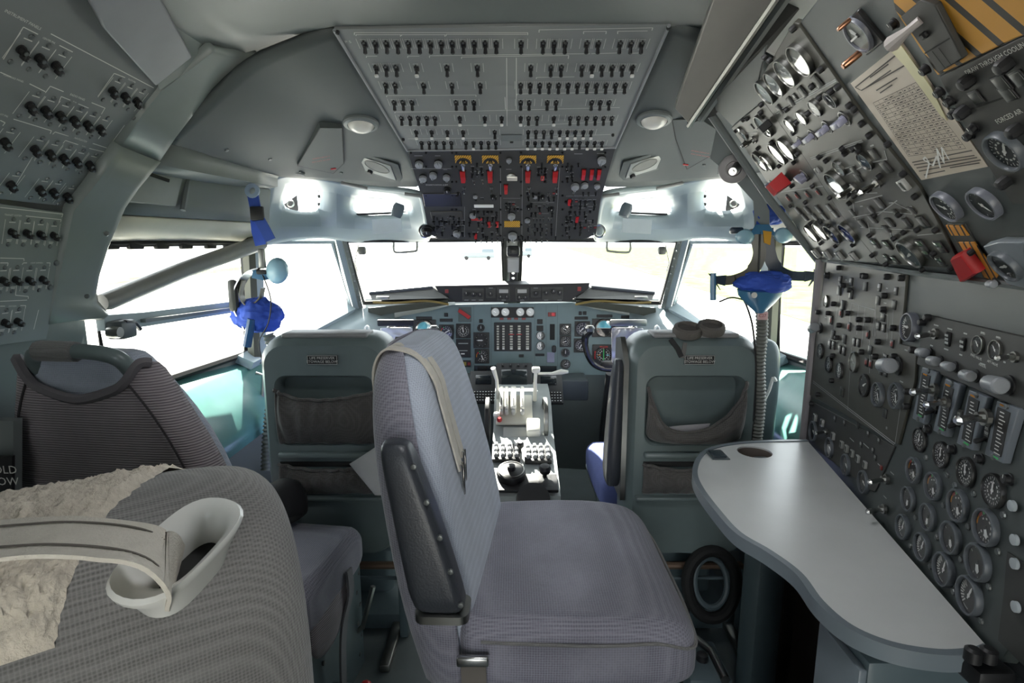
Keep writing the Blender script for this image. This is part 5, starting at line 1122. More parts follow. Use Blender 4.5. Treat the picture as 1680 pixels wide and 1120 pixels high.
P.gauge(*q(1070, 812), 29, 60, 'bezel_deep', 'scale_half', 'dial', 'needle'); P.gauge(*q(1222, 800), 31, 220, 'bezel_deep', 'scale_few', 'dial', 'needle')
P.done()
# taped paper chart
ch = [q(680, 325), q(848, 180), q(885, 160), q(960, 300), q(1230, 655), q(965, 712)]
P2 = Panel('paper_chart', 'cream paper chart with a printed table, taped onto the sloping engineer panel', 'chart', FU, q(950, 450))
P2.plate([q(680, 325), q(885, 160), q(1232, 656), q(963, 712)], PAPERB, 0.002, 0.0035, 'sheet', bev=False); P2.h = 0.0035
tapes = P2.plate([q(840, 185), q(880, 157), q(1010, 340), q(1070, 470), q(1045, 450), q(960, 330), q(905, 255)], mat('yellowed_tape', lin('cfc9a0'), 0.3), 0.0034, 0.0045, 'tape', bev=False)
A0, A1, B0, B1 = q(772, 402), q(945, 318), q(912, 615), q(1145, 582)
def bil(s_, t_): return (A0[0] * (1 - s_) * (1 - t_) + A1[0] * s_ * (1 - t_) + B0[0] * (1 - s_) * t_ + B1[0] * s_ * t_, A0[1] * (1 - s_) * (1 - t_) + A1[1] * s_ * (1 - t_) + B0[1] * (1 - s_) * t_ + B1[1] * s_ * t_)
for i in range(17): P2.line([bil(0, i / 16), bil(1, i / 16)], 0.0006)
for i in range(10): P2.line([bil(i / 9, 0), bil(i / 9, 1)], 0.0006)
for i in range(16):
    for j in range(9):
        if rnd.random() < 0.85: P2.line([bil((j + 0.2) / 9, (i + 0.55) / 16), bil((j + 0.2 + 0.5 * rnd.random() + 0.15) / 9, (i + 0.55) / 16)], 0.0014)
for pts in ([(700, 340), (870, 205)], [(725, 352), (900, 250)], [(700, 340), (725, 352)], [(760, 300), (835, 245)], [(745, 340), (845, 270)], [(785, 352), (870, 300)], [(800, 362), (850, 328)], [(928, 640), (1170, 590)], [(935, 650), (1180, 610)], [(945, 662), (1190, 618)], [(955, 675), (1140, 640)], [(1090, 650), (1205, 628)], [(1080, 660), (1200, 640)], [(975, 690), (1060, 672)]):
    P2.line([q(*p) for p in pts], 0.0016)
P2.done(mat('chart_ink', lin('55504c'), 0.7))
sig = Panel.__new__(Panel); sig.F = P2.F; sig.root = P2.root; sig.lines = MB(); sig.h = 0.0045
for pts in ([(985, 700), (1000, 640), (985, 615), (975, 625), (1015, 650), (1030, 610), (1045, 660), (1030, 580), (1060, 640), (1050, 575), (1080, 625)],): sig.line([q(*p) for p in pts], 0.0022, 0.0045)
obj('chalk_scribble', sig.lines, WHITE, P2.root)
# hazard plate with the red lever, lower corner
P = Panel('cargo_fire_lever', 'red lever in a yellow and black striped frame on the engineer panel', 'lever', FU, q(1160, 1000))
HZ = stripes('hazard_orange', lin('c9872a'), lin('231f18'), 75, radians(20))
P.plate([q(1065, 885), q(1135, 885), q(1265, 1095), q(1225, 1110), q(1110, 970)], BLKP, 0.0, 0.004, 'face_plate')
P.plate([q(1065, 888), q(1130, 888), q(1160, 930), q(1090, 930)], HZ, 0.004, 0.006, 'hazard_plate'); P.plate([q(1110, 955), q(1180, 955), q(1280, 1085), q(1262, 1110), q(1215, 1095), q(1205, 1060), q(1160, 985), q(1130, 990)], HZ, 0.004, 0.006, 'hazard_plate')
a, b = P.F.ab(*q(1165, 1030)); t = P.t(*q(1165, 1030))
pts = [P.F.ab(*q(*c)) for c in ((1115, 1000), (1165, 975), (1228, 1060), (1160, 1100))]
mb = MB(); mb.loft([[(x, y, 0.006) for x, y in pts], [(x, y, 0.014) for x, y in pts], [(a + (x - a) * 0.85, b + (y - b) * 0.85, 0.020) for x, y in pts]])
obj('red_lever', mb, RED, P.root); P.put('stud', 'stud', *q(1178, 990), 1.0, h=0.006).data = H['stud']
P = Panel('striped_selector_panel', 'orange and black striped panel with a silver lever, at the top of the engineer station', 'panel', FU, q(1100, 120))
P.plate([q(868, 20), q(850, -120), q(1500, -250), q(1560, 60), q(1362, 130), q(1040, 285)], stripes('hazard_orange_wide', lin('c08a2c'), lin('26221a'), 34, radians(-14)), 0.003, 0.006, 'striped_plate')
P.plate([q(915, 30), q(1000, -40), q(1060, -20), q(1170, 195), q(1070, 255)], BLKP, 0.006, 0.012, 'switch_box'); P.h = 0.012
a, b = P.F.ab(*q(1000, 38)); a2, b2 = P.F.ab(*q(915, 110)); d = Vector((a2 - a, b2 - b, 0))
obj('silver_lever', MB().tube([(a, b, 0.012), (a + d.x * 0.25, b + d.y * 0.25, 0.020), (a + d.x * 0.55, b + d.y * 0.55, 0.022), (a + d.x * 0.85, b + d.y * 0.85, 0.024), (a + d.x, b + d.y, 0.024)], [0.004, 0.004, 0.006, 0.008, 0.003], 10), mat('lever_silver', lin('c4bcb8'), 0.35, metal=0.3), P.root)
P.rect(*q(1022, 95), 14, 12, BLACK, 0.012, 0.017, 'rocker')
for k in (0.33, 0.66): P.line([q(1020 + 80 * k, 180 - 45 * k), q(1075 + 75 * k, 250 - 45 * k)], 0.0014)
P.line([q(1015, 175), q(1120, 110)], 0.0014); P.done(BLACKM)
P = Panel('cooling_panel', 'black panel lettered draw through cooling, with square lamps and a large round dial', 'panel', FU, q(1280, 300))
P.plate([q(1045, 290), q(1362, 135), q(1560, 60), q(1600, 420), q(1500, 800), q(1335, 800), q(1180, 550)], BLKP, 0.002, 0.006, 'face_plate'); P.h = 0.006
P.text('DRAW THROUGH COOLING', *q(1276, 213), 9.0, fit=q(1362, 170)); P.text('FORCED AIR', *q(1330, 445), 9.0, fit=q(1400, 412))
for cx, cy, r in ((1200, 368, 13), (1305, 310, 16), (1330, 350, 15), (1375, 290, 15)): P.lamp(*q(cx, cy), r, 'lamp')
P.gauge(*q(1325, 578), 38, 320, 'bezel', 'scale_full', 'dial', h=0.006)
for cx, cy in ((1175, 295), (1330, 225), (1155, 420), (1320, 702), (1370, 490)): P.put('push_knob', 'stud', *q(cx, cy), 1.5, h=P.h)
P.line([q(1110, 440), q(1363, 350)], 0.002); P.done(BLACKM)
for i, (cx, cy) in enumerate(((872, 72), (998, 255), (1055, 345), (1095, 382), (1112, 432), (1158, 422), (1172, 520), (1192, 490))):
    P.put('fastener', 'knob_black', *q(cx, cy), 0.006, h=P.h)
P = Panel('corner_gauge', 'round gauge in a pale grey bracket at the lower corner of the engineer panel', 'gauge', FU, q(1330, 1030))
P.plate([q(1235, 960), q(1300, 940), q(1400, 940), q(1420, 1130), q(1330, 1110)], mat('bracket_grey', lin('7c838a'), 0.35), 0.0, 0.012, 'bracket'); P.gauge(*q(1338, 1030), 30, 100, 'bezel', 'scale_few', 'dial', h=0.012)
P.put('knob', 'knob_roll', *q(1290, 1098), 0.006, h=0.012)
# panel edging
tr = thing('engineer_panel_frame', 'grey tube trim along the front edge of the engineer panels', 'trim', LP0)
wpart('front_trim', MB().tube([onplane(u, v, FU.O, FU.n) + FU.n * 0.006 for u, v in ((1168, 182), (1262, 320), (1348, 428))], 0.010, 8), LINER_D, tr)
wpart('lower_trim', MB().tube([onplane(u, v, FL.O, FL.n) + FL.n * 0.006 for u, v in ((1350, 425), (1338, 560), (1322, 726))], 0.012, 8), mat('trim_mauve', lin('8c8689'), 0.45), tr)
wpart('shelf_trim', MB().tube([onplane(u, v, FL.O, FL.n) + FL.n * 0.004 for u, v in ((1350, 426), (1500, 447), (1700, 472))], 0.005, 6), LINER_D, tr)
wpart('seam_filler', MB().ribbon([Vector((0.885, 1.50, 1.21)), Vector((0.885, 1.50, 1.21)) + D_AFT * 1.3], (0.3, 0, 1), 0.12, 0.02), LINER_D, tr)
wpart('side_return', MB().add([onplane(1350, 425, FL.O, FL.n), onplane(1324, 726, FL.O, FL.n), Vector((1.06, 1.50, 0.70)), Vector((1.08, 1.50, 1.19))], [(0, 1, 2, 3)]), LINER_D, tr)

# ------------------------------------------------------------------ main instrument panel
MP = Frame((0, 2.80, 0.85), (1, 0, 0), (0, 0.10, 1)); q = cr(560, 390, 2.947)
P = Panel('main_instrument_panel', 'blue-grey main instrument panel under the windscreens, full of round gauges', 'panel', MP, (840, 560))
P.plate([q(*c) for c in ((165, 415), (290, 378), (430, 352), (540, 322), (1115, 312), (1230, 345), (1400, 375), (1510, 410), (1550, 470), (1560, 665), (1045, 662), (1040, 620), (642, 617), (640, 668), (190, 668), (150, 500))], MAINP, -0.02, 0.0)
P.rect(*q(827, 360), 70, 17, BLACK, 0, 0.004, 'gauge_plate')
for cx in (745, 793, 865, 913): P.gauge(*q(cx, 359), 6.8, 60, 'bezel_steel', 'scale_few', 'dial_pale', 'needle', h=0.004)
for cx in (775, 812, 845, 882): P.rect(*q(cx, 391), 6.5, 3.5, LENSR, 0, 0.003, 'annunciator_lamp')
ep = P.rect(*q(829, 478), 61, 47, BLACK, 0, 0.006, 'engine_strip_panel')
for cx, w_ in ((757, 4.5), (784, 4.5), (822, 5.5), (860, 5.5), (900, 6)):
    sp_ = P.rect(*q(cx, 480), w_, 40, BEZELB, 0.005, 0.009, 'strip_gauge'); t = P.t(*q(cx, 480)); m = MB()
    for j in range(9): m.box(-w_ * t * 0.42, w_ * t * 0.42, (-17 + j * 4.2) * t, (-17 + j * 4.2 + 2.6) * t, 0.009, 0.0096)
    obj('scale_marks', m, mat('strip_ivory', lin('b9b7ab'), 0.6), sp_)
    if cx in (822, 860): obj('bug', MB().box(-w_ * t * 0.8, w_ * t * 0.8, 4 * t, 5.5 * t, 0.0096, 0.011), RED, sp_)
    obj('bug_pointer', MB().box(-w_ * t * 0.4, w_ * t * 0.4, -20 * t, -17.5 * t, 0.0096, 0.012), WHITE, sp_)
for cx, cy, r, nd, bz, scl, dl in ((675, 435, 6.2, 0, 'bezel_black', 'scale_few', 'dial'), (677, 495, 12.5, 90, 'bezel_black', 'scale_few', 'dial'), (680, 572, 11.5, 200, 'bezel_black', 'scale_color', 'dial'), (590, 450, 11.5, 10, 'bezel_black', 'scale_full', 'dial'), (508, 455, 11.5, 300, 'bezel_black', 'scale_color', 'dial'), (297, 445, 9.5, 100, 'bezel_black', 'scale_full', 'dial'),
        (963, 473, 7.2, 0, 'bezel_black', 'scale_full', 'dial'), (963, 522, 7.2, 0, 'bezel_black', 'scale_full', 'dial'), (1083, 443, 9, 60, 'bezel_black', 'scale_full', 'dial'), (1083, 500, 9, 110, 'bezel_black', 'scale_full', 'dial'), (1083, 555, 7.5, 0, 'bezel', 'scale_few', 'dial'), (1083, 610, 8, 280, 'bezel_black', 'scale_full', 'dial'),
        (1165, 440, 12, 135, 'bezel_black', 'scale_full', 'dial'), (1158, 520, 11, 150, 'bezel_black', 'scale_full', 'dial'), (1450, 445, 10, 30, 'bezel_black', 'scale_full', 'dial'), (230, 450, 9, 20, 'bezel_black', 'scale_full', 'dial')):
    u, v = q(cx, cy)
    if r > 8.5: P.rect(u, v, r * 2.1, r * 2.1, BEZELB, 0, 0.004, 'gauge_mount')
    P.gauge(u, v, r, nd, bz, scl, dl, h=0.004)
ADI = mmesh('attitude_ball', [(MB().loft([[(0.9 * cos(a), 0.9 * sin(a), 0.1) for a in [pi * i / 16 for i in range(17)]], [(0.5 * cos(a), 0.5 * sin(a), 0.4) for a in [pi * i / 16 for i in range(17)]], [(0, 0.02, 0.5)] * 17], caps=False, closed=False), CYAN), (MB().loft([[(0.9 * cos(a), -0.9 * sin(a), 0.1) for a in [pi * i / 16 for i in range(17)]], [(0.5 * cos(a), -0.5 * sin(a), 0.4) for a in [pi * i / 16 for i in range(17)]], [(0, -0.02, 0.5)] * 17], caps=False, closed=False), BLACK), (MB().box(-0.7, 0.7, -0.03, 0.03, 0.45, 0.52), WHITE)])
for cx, cy in ((402, 440), (1268, 435)):
    u, v = q(cx, cy); pl = P.rect(u, v, 38, 30, BEZELB, 0, 0.006, 'attitude_indicator'); t = P.t(u, v)
    obj('attitude_ball', ADI, None, pl, L(0, 0, 0.006, 0, 13 * t)); obj('bezel', H['bezel_black'], None, pl, L(0, 0, 0.006, 0, 15 * t)); obj('flag', MB().box(-0.03, -0.018, -0.02, 0.0, 0.008, 0.012), RED, pl)
    obj('indicator_glass', H['glass'], None, pl, L(0, 0, 0.013, 0, 15 * t))
u, v = q(1266, 565); pl = P.rect(u, v, 36, 34, BEZELB, 0, 0.006, 'course_indicator'); t = P.t(u, v)
obj('bezel', H['bezel_black'], None, pl, L(0, 0, 0.006, 0, 14 * t)); obj('dial_face', H['dial'], None, pl, L(0, 0, 0.006, 0, 14 * t)); obj('scale_marks', H['scale_full'], None, pl, L(0, 0, 0.006, 0, 14 * t))
obj('course_bars', mmesh('course_bars', [(MB().box(-0.06, 0.06, -0.75, 0.75, 0.2, 0.24), GREENL), (MB().box(-0.7, -0.35, -0.04, 0.04, 0.2, 0.24), LENSA), (MB().box(0.3, 0.7, -0.04, 0.04, 0.2, 0.24), CYAN), (MB().box(-0.5, 0.5, 0.88, 1.1, 0.2, 0.26), RED), (MB().box(-1.15, -0.95, -0.5, 0.5, 0.2, 0.26), RED)]), None, pl, L(0, 0, 0.006, 0, 13 * t))
P.rect(*q(590, 533), 24, 30, BLACK, 0, 0.006, 'radio_head'); P.rect(*q(592, 608), 23, 11, BLACK, 0, 0.006, 'altitude_warning'); P.rect(*q(592, 608), 9, 6, mat('amber_dim', lin('8a7a30'), 0.4), 0.006, 0.0075, 'amber_window'); P.rect(*q(618, 608), 5, 5, LENSR, 0.006, 0.008, 'lamp')
P.rect(*q(590, 510), 16, 1.4, PRINTD, 0.006, 0.0066, 'print'); P.rect(*q(590, 545), 14, 1.2, PRINTD, 0.006, 0.0066, 'print'); P.rect(*q(588, 560), 6, 2, PRINT, 0.006, 0.0066, 'print')
P.rect(*q(515, 540), 14, 26, BLACKM, 0, 0.002, 'empty_slot')
P.rect(*q(597, 370), 21, 24, mat('placard_grey', lin('55605f'), 0.5), 0, 0.003, 'emergency_plate'); P.rect(*q(595, 368), 22, 6, RED, 0.003, 0.014, 'red_handle', rot=radians(-35))
P.rect(*q(1018, 370), 13, 7, LENSR, 0, 0.003, 'warning_lamp'); P.rect(*q(1024, 370), 5, 5, mat('red_bright', lin('e03040'), 0.3), 0.003, 0.005, 'lamp_lens')
P.rect(*q(1020, 455), 8, 26, BLACKM, 0, 0.002, 'gear_slot'); lv = obj('gear_lever', mmesh('gear_lever', [(MB().rbox((0, 0, 0.04), (0.008, 0.012, 0.08), 0.003), BLACK), (MB().rbox((0, 0, 0.085), (0.022, 0.035, 0.022), 0.008), BLACK)]), None, P.root, L(*P.F.ab(*q(1022, 530)), 0))
P.rect(*q(1012, 578), 12, 17, mat('gear_label', lin('8d8fa8'), 0.5), 0, 0.004, 'placard')
for cx, cy, w_, h_ in ((290, 398, 16, 5), (400, 388, 26, 5), (507, 372, 6, 6), (507, 398, 21, 5), (1155, 364, 5, 6), (1176, 364, 6, 6), (1160, 388, 22, 5), (1272, 378, 26, 5), (1378, 383, 18, 5), (675, 402, 6, 6), (960, 405, 9, 8), (960, 437, 11, 9), (960, 565, 15, 4), (870, 570, 8, 5)):
    P.rect(*q(cx, cy), w_, h_, BLACK, 0, 0.004, 'annunciator')
P.line([q(725, 325), q(725, 615)], 0.0012, 0.0); P.line([q(935, 325), q(935, 615)], 0.0012, 0.0); P.line([q(640, 325), q(640, 615)], 0.0012, 0.0); P.line([q(990, 325), q(990, 615)], 0.0012, 0.0); P.line([q(1045, 325), q(1045, 655)], 0.0012, 0.0)
P.done(mat('panel_seam', lin('4b585a'), 0.6))
# ------------------------------------------------------------------ glareshield
GS = Frame((0, 2.70, 1.0), (1, 0, 0), (0, -0.10, 1))
P = Panel('autopilot_control_unit', 'black autopilot control panel in the middle of the glareshield', 'panel', GS, (850, 482))
P.plate([q(*c) for c in ((452, 232), (1200, 218), (1195, 245), (1100, 308), (550, 312), (470, 262))], BLACK, -0.10, 0.0)
for cx, cy, w_, h_ in ((637, 275, 35, 21), (723, 266, 16, 17), (785, 270, 22, 22), (874, 272, 22, 22), (940, 264, 17, 17), (1020, 270, 35, 21)):
    P.rect(*q(cx, cy), w_, h_, BLKP, 0, 0.004, 'control_head')
for cx, cy in ((605, 268), (640, 272), (672, 275), (722, 270), (770, 285), (800, 285), (860, 288), (890, 288), (940, 268), (990, 266), (1025, 258), (1055, 265)): P.knob(*q(cx, cy), 4.2, 'knob_black', 0, 0.004)
for cx in (785, 874):
    P.rect(*q(cx, 257), 15, 6, mat('counter_window', lin('9a9a98'), 0.3), 0.004, 0.006, 'counter')
for cx in (605, 640, 675, 990, 1055, 723, 785, 874, 940): a, b = P.F.ab(*q(cx, 300 if cx not in (723, 940) else 242)); P.dash(a, b, 0.02, 0.0016, 0.004)
P.rect(*q(1150, 247), 6, 7, LENSR, 0, 0.003, 'lamp'); P.rect(*q(510, 258), 6, 6, LENSR, 0, 0.003, 'lamp'); P.done(PRINTD)
for s, lb in ((-1, 'black padded glareshield wing on the breaker-panel side, over the pilot gauges'), (1, 'black padded glareshield wing on the table side, over the copilot gauges')):
    g = thing('glareshield_wing', lb, 'glareshield', (s * 0.55, 2.75, 1.0))
    mm = lambda p: mir(p, s)
    a0, a1 = atY(710, 471, 2.72), atY(606, 481, 2.70); b0, b1 = atY(735, 489, 2.68), atY(610, 492, 2.66)
    fw = Vector((0, 0.28, 0.02))
    mb = MB().loft([[mm(p) for p in (a1, a0, a0 + fw, a1 + Vector((0.03, 0.18, 0.0)))], [mm(p) for p in (b1, b0, b0 + fw, b1 + Vector((0.03, 0.18, 0)))]]); wpart('hood', mb, mat('hood_vinyl', lin('3a3a38'), 0.55, bump=0.2), g)
    wpart('edge_roll', MB().tube([mm(p) for p in (a1, a1.lerp(a0, 0.5), a0)], 0.010, 8), VINYL, g)
    wpart('under_lip', MB().tube([mm(p + Vector((0, 0.02, -0.012))) for p in spline([b1, b1.lerp(b0, 0.3) + Vector((0, 0, -.006)), b1.lerp(b0, 0.7), b0 + Vector((0, 0, -0.02))], 4)], 0.006, 6), mat('lip_amber', lin('8d7a4a'), 0.5), g)
    wpart('light_box', MB().rbox(mm(atY(628, 488, 2.64)), (0.06, 0.02, 0.014), 0.003), STEELD, g)
    wpart('support_cowl', MB().loft([[mm(p) for p in (atY(604, 505, 2.72), atY(640, 502, 2.70), atY(735, 492, 2.70), atY(735, 500, 2.74), atY(640, 514, 2.74), atY(604, 522, 2.76))], [mm(p) for p in (atY(604, 505, 2.9), atY(640, 502, 2.9), atY(735, 492, 2.9), atY(735, 500, 2.9), atY(640, 514, 2.9), atY(604, 522, 2.9))]]), mat('cowl_olive', lin('5c5d52'), 0.55), g)
# ------------------------------------------------------------------ pedestal
pd = thing('centre_pedestal', 'control pedestal with white throttle levers between the pilot seats', 'pedestal', (0.045, 2.1, 0))
PX0, PX1 = -0.075, 0.165
mb = MB().prism([(1.80, 0.0), (1.80, 0.40), (1.98, 0.45), (2.18, 0.50), (2.32, 0.585), (2.46, 0.60), (2.70, 0.60), (2.70, 0.0)], PX0, PX1, Matrix(((0, 0, 1, 0), (1, 0, 0, 0), (0, 1, 0, 0), (0, 0, 0, 1))))
wpart('pedestal_body', mb, mat('pedestal_grey', lin('8c9190'), 0.5), pd)
PT = Frame((0.045, 1.98, 0.452), (1, 0, 0), (0, 0.20, 0.052)); PT2 = Frame((0.045, 2.25, 0.548), (1, 0, 0), (0, 0.14, 0.085))
def sub(name, frame, uv, mbm, mtl=None, par=None, off=0.0):
    p = onplane(*uv, frame.O, frame.n) + frame.n * off
    Mx = frame.M(); Mx.translation = p
    o = obj(name, mbm, mtl, par or pd); inv = pd.matrix_basis.inverted(); o.matrix_basis = (inv @ Mx) if par is None else (par.matrix_basis.inverted() @ inv @ Mx); return o
qq = cr(740, 560, 4.15)
CREAM = mat('cream_lever', lin('d8d6cc'), 0.4, var=0.03)
sub('quadrant_plate', PT2, qq(430, 470), MB().rbox((0, 0, 0.006), (0.15, 0.16, 0.012), 0.004), mat('quadrant_cream', lin('c9c7bb'), 0.45))
for i, cx in enumerate((345, 378, 425, 484)):
    tl = sub('thrust_lever', PT2, qq(cx, 430), MB().rbox((0, 0.0, 0.030), (0.017 if i != 2 else 0.024, 0.12, 0.045), 0.006), CREAM)
    obj('lever_slot_mark', MB().box(-0.002, 0.002, -0.05, -0.01, 0.053, 0.0536), BLACKM, tl)
    obj('lever_knob', MB().rbox((0, -0.068, 0.03), (0.018, 0.022, 0.026), 0.008), mat('lever_knob_grey', lin('b5b5b2'), 0.3), tl)
wl = sub('speed_brake_lever', PT2, qq(320, 400), MB().tube([(0, 0, 0), (-0.004, 0.02, 0.10), (-0.018, 0.03, 0.16)], [0.008, 0.007, 0.010], 8), CREAM); 
fl_ = sub('flap_lever', PT2, qq(570, 400), MB().tube([(0, 0, 0), (0.0, 0.02, 0.10), (0.002, 0.03, 0.14)], [0.009, 0.007, 0.007], 8), CREAM); obj('flap_knob', MB().rbox((0.002, 0.03, 0.15), (0.034, 0.02, 0.024), 0.006), CREAM, fl_)
sub('cross_lever', PT2, qq(640, 330), MB().tube([(-0.03, 0.05, 0.05), (0.03, 0.05, 0.05), (0.07, 0.05, 0.06), (0.10, 0.05, 0.06)], [0.005, 0.006, 0.012, 0.006], 8), CREAM)
sub('red_knob', PT2, qq(330, 555), MB().lathe([(0.004, 0), (0.010, 0.006), (0.011, 0.014), (0.006, 0.022)], 12), RED, off=0.01)
sub('trim_knob', PT2, qq(310, 525), MB().lathe([(0.004, 0), (0.013, 0.006), (0.014, 0.02), (0.006, 0.028)], 12), CREAM, off=0.008)
sub('start_lever_block', PT2, qq(560, 610), MB().rbox((0, 0, 0.02), (0.055, 0.07, 0.045), 0.008), CREAM)
sub('trim_gate', PT2, qq(440, 625), MB().rbox((0, 0, 0.004), (0.10, 0.05, 0.01), 0.003), mat('gate_grey', lin('9fa19c'), 0.4))
for k, cx in ((-1, 250), (1, 640)):
    wh = sub('trim_wheel', PT2, qq(cx, 530), MB().lathe([(0.085, -0.009), (0.09, -0.007), (0.09, 0.007), (0.085, 0.009), (0.06, 0.006), (0.06, -0.006)], 32, Matrix.Rotation(radians(90), 4, 'Y'), cap0=False, cap1=False), BLACK if k < 0 else STEELD)
# radio boxes with rows of chrome-tipped switches
for bx, (cx, cy, wd_) in enumerate(((375, 770, 0.105), (590, 780, 0.10))):
    bxo = sub('radio_box', PT, qq(cx, cy), MB().rbox((0, 0, 0.008), (wd_, 0.10, 0.016), 0.003), BLACK)
    for i in range(4):
        for j in range(3):
            obj('selector', mmesh('selector', [(cyl(0.0075, 0, 0.012, 10), KNOBG), (cyl(0.0055, 0.012, 0.018, 10), WHITE)]) if 'sel' not in H else H['sel'], None, bxo, L(-wd_ * 0.36 + i * wd_ * 0.24, -0.032 + j * 0.031, 0.016)); H['sel'] = bpy.data.objects[-1].data if False else H.get('sel')
            if i == 0 and j == 0: H['sel'] = bxo.children[-1].data
sub('black_knob', PT, qq(470, 775), MB().lathe([(0.004, 0), (0.006, 0.02), (0.014, 0.03), (0.014, 0.042), (0.008, 0.048)], 14), BLACK, off=0.012)
sub('aft_panel', PT, qq(510, 970), MB().rbox((0.0, 0, 0.004), (0.22, 0.09, 0.012), 0.003), BLACK)
rt = sub('rudder_trim_dial', PT, qq(410, 930), MB().lathe([(0.05, 0), (0.052, 0.012), (0.05, 0.026), (0.042, 0.032), (0.014, 0.033), (0.014, 0.048), (0.008, 0.05)], 28), BLACK, off=0.006); obj('dial_rim', MB().lathe([(0.043, 0.0325), (0.046, 0.0335), (0.043, 0.0345)], 28, cap0=False, cap1=False), STEELD, rt)
ar = sub('aileron_trim_knob', PT, qq(637, 935), MB().lathe([(0.008, 0), (0.008, 0.02), (0.020, 0.026), (0.022, 0.04), (0.016, 0.05), (0.006, 0.052)], 16), BLACK, off=0.006)
sub('trim_plate', PT, qq(640, 950), MB().rbox((0, 0, 0.005), (0.055, 0.08, 0.01), 0.002), mat('plate_pale', lin('a8adad'), 0.35))
sub('rear_wheel', PT, qq(560, 1075), MB().lathe([(0.055, -0.012), (0.058, 0), (0.055, 0.012), (0.03, 0.016), (0.02, 0.016)], 28, Matrix.Rotation(radians(25), 4, 'X')), BLACK)
# keypads and screens ahead of the quadrant
CP = Frame((0.045, 2.62, 0.64), (1, 0, 0), (0, 0.10, 0.10))
wpart('console_shelf', MB().rbox((0.03, 2.66, 0.56), (0.66, 0.16, 0.10), 0.01), mat('console_dark', lin('3b4144'), 0.5), pd)
KEY = MB().rbox((0, 0, 0.002), (0.010, 0.010, 0.004), 0.001).mesh('key'); KEY.materials.append(mat('key_black', lin('202022'), 0.5))
for cx, cy in ((220, 340), (665, 345)):
    cdu = sub('control_display', CP, qq(cx, cy), MB().rbox((0, 0.02, 0.004), (0.13, 0.17, 0.02), 0.004), BLACK)
    obj('screen', MB().rbox((0.0, 0.055, 0.015), (0.075, 0.05, 0.003), 0.001), mat('screen_dark', lin('14181c'), 0.1), cdu)
    for i in range(9):
        for j in range(4): obj('key', KEY, None, cdu, L(-0.052 + i * 0.013, -0.055 + j * 0.0145, 0.014))
    m = MB()
    for i in range(9):
        for j in range(4): m.box(-0.0545 + i * 0.013, -0.0495 + i * 0.013, -0.0565 + j * 0.0145, -0.0535 + j * 0.0145, 0.0182, 0.0186)
    obj('key_legends', m, PRINT, cdu)['kind'] = 'stuff'
wx = sub('radar_display', CP, qq(430, 260), MB().rbox((0, 0, 0.01), (0.17, 0.16, 0.03), 0.006), BLACK); obj('screen', MB().rbox((0, -0.01, 0.026), (0.12, 0.10, 0.004), 0.002), mat('screen_dark2', lin('1d2224'), 0.08), wx)
for k in range(4): obj('knob', H['knob_black'], None, wx, L(-0.055 + k * 0.037, 0.062, 0.025, 0, 0.007))
# under-panel valance
va = thing('panel_valance', 'dark valance beneath the main instrument panel', 'valance', (0, 2.82, 0.6))
wpart('valance_strip', MB().rbox((0, 2.80, 0.615), (1.4, 0.03, 0.055), 0.006), mat('valance_dark', lin('31383e'), 0.4), va)
for x in (-0.3, -0.15, 0.28, 0.36, 0.45): wpart('jack_plate', MB().rbox((x, 2.782, 0.618), (0.05, 0.008, 0.03), 0.003), BLACK, va)
# ------------------------------------------------------------------ control yokes with chart clips
def yoke(s, lb, clip):
    y = thing('control_yoke', lb, 'yoke', (s * 0.42, 2.45, 0.0)); mm = lambda p: mir(p, -s)
    pts = [(970, 541, 2.38), (960, 553, 2.40), (962, 575, 2.41), (972, 595, 2.42), (988, 604, 2.43), (1008, 605, 2.43), (1025, 598, 2.43), (1040, 578, 2.41), (1044, 556, 2.40), (1036, 541, 2.38)]
    wpart('wheel', MB().tube([mm(p) for p in spline([atY(*p) for p in pts], 5)], [0.016 if (i < 8 or i > 38) else 0.013 for i in range(46)], 10), mat('yoke_black', lin('18181a'), 0.18), y)
    for u in (968, 1038): wpart('grip_end', MB().lathe([(0.012, -0.012), (0.020, -0.008), (0.022, 0.006), (0.014, 0.016)], 12, Matrix.Translation(mm(atY(u, 540, 2.38)))), mat('grip_grey', lin('77797a'), 0.25, metal=0.6), y)
    wpart('hub', MB().rbox(mm(atY(1002, 600, 2.44)), (0.09, 0.04, 0.05), 0.015), BLACK, y)
    cpos = mm(atY(1002, 612, 2.46)); wpart('column', MB().tube([cpos, Vector((cpos.x, 2.60, 0.35)), Vector((cpos.x, 2.62, 0.0))], 0.022, 10), BLACK, y)
    cw = [atY(1003, 535, 2.36), atY(1058, 533, 2.36)]
    cl = wpart('chart_clip', MB().rbox(mm((cw[0] + cw[1]) / 2 + Vector((0, 0, 0.012))), (0.155, 0.012, 0.028), 0.005), STEELD if clip else BLACK, y)
    rows = []
    for j in range(9):
        row = []
        for i in range(9):
            u0 = 1003 + (1056 - 1003) * i / 8; v0 = 537 + (596 - 537 if clip else 26) * j / 8
            row.append(mm(atY(u0, v0, 2.36 + 0.006 * sin(i * 1.7 + j) + 0.005 * sin(j * 2.1 + i * 0.6))))
        rows.append(row)
    o = wpart('chart_sheet', MB().grid(rows), mat('chart_sheet_foil', lin('b9b6b8'), 0.22, metal=0.35) if clip else PAPER, y, angle=180); m = o.modifiers.new('sol', 'SOLIDIFY'); m.thickness = 0.0015
    subd(o, 1)
    return y
yoke(1, 'glossy black control yoke holding a crumpled chart, ahead of the seat by the table', True)
yoke(-1, 'glossy black control yoke with a small white sheet, ahead of the gathered-pocket seat', False)

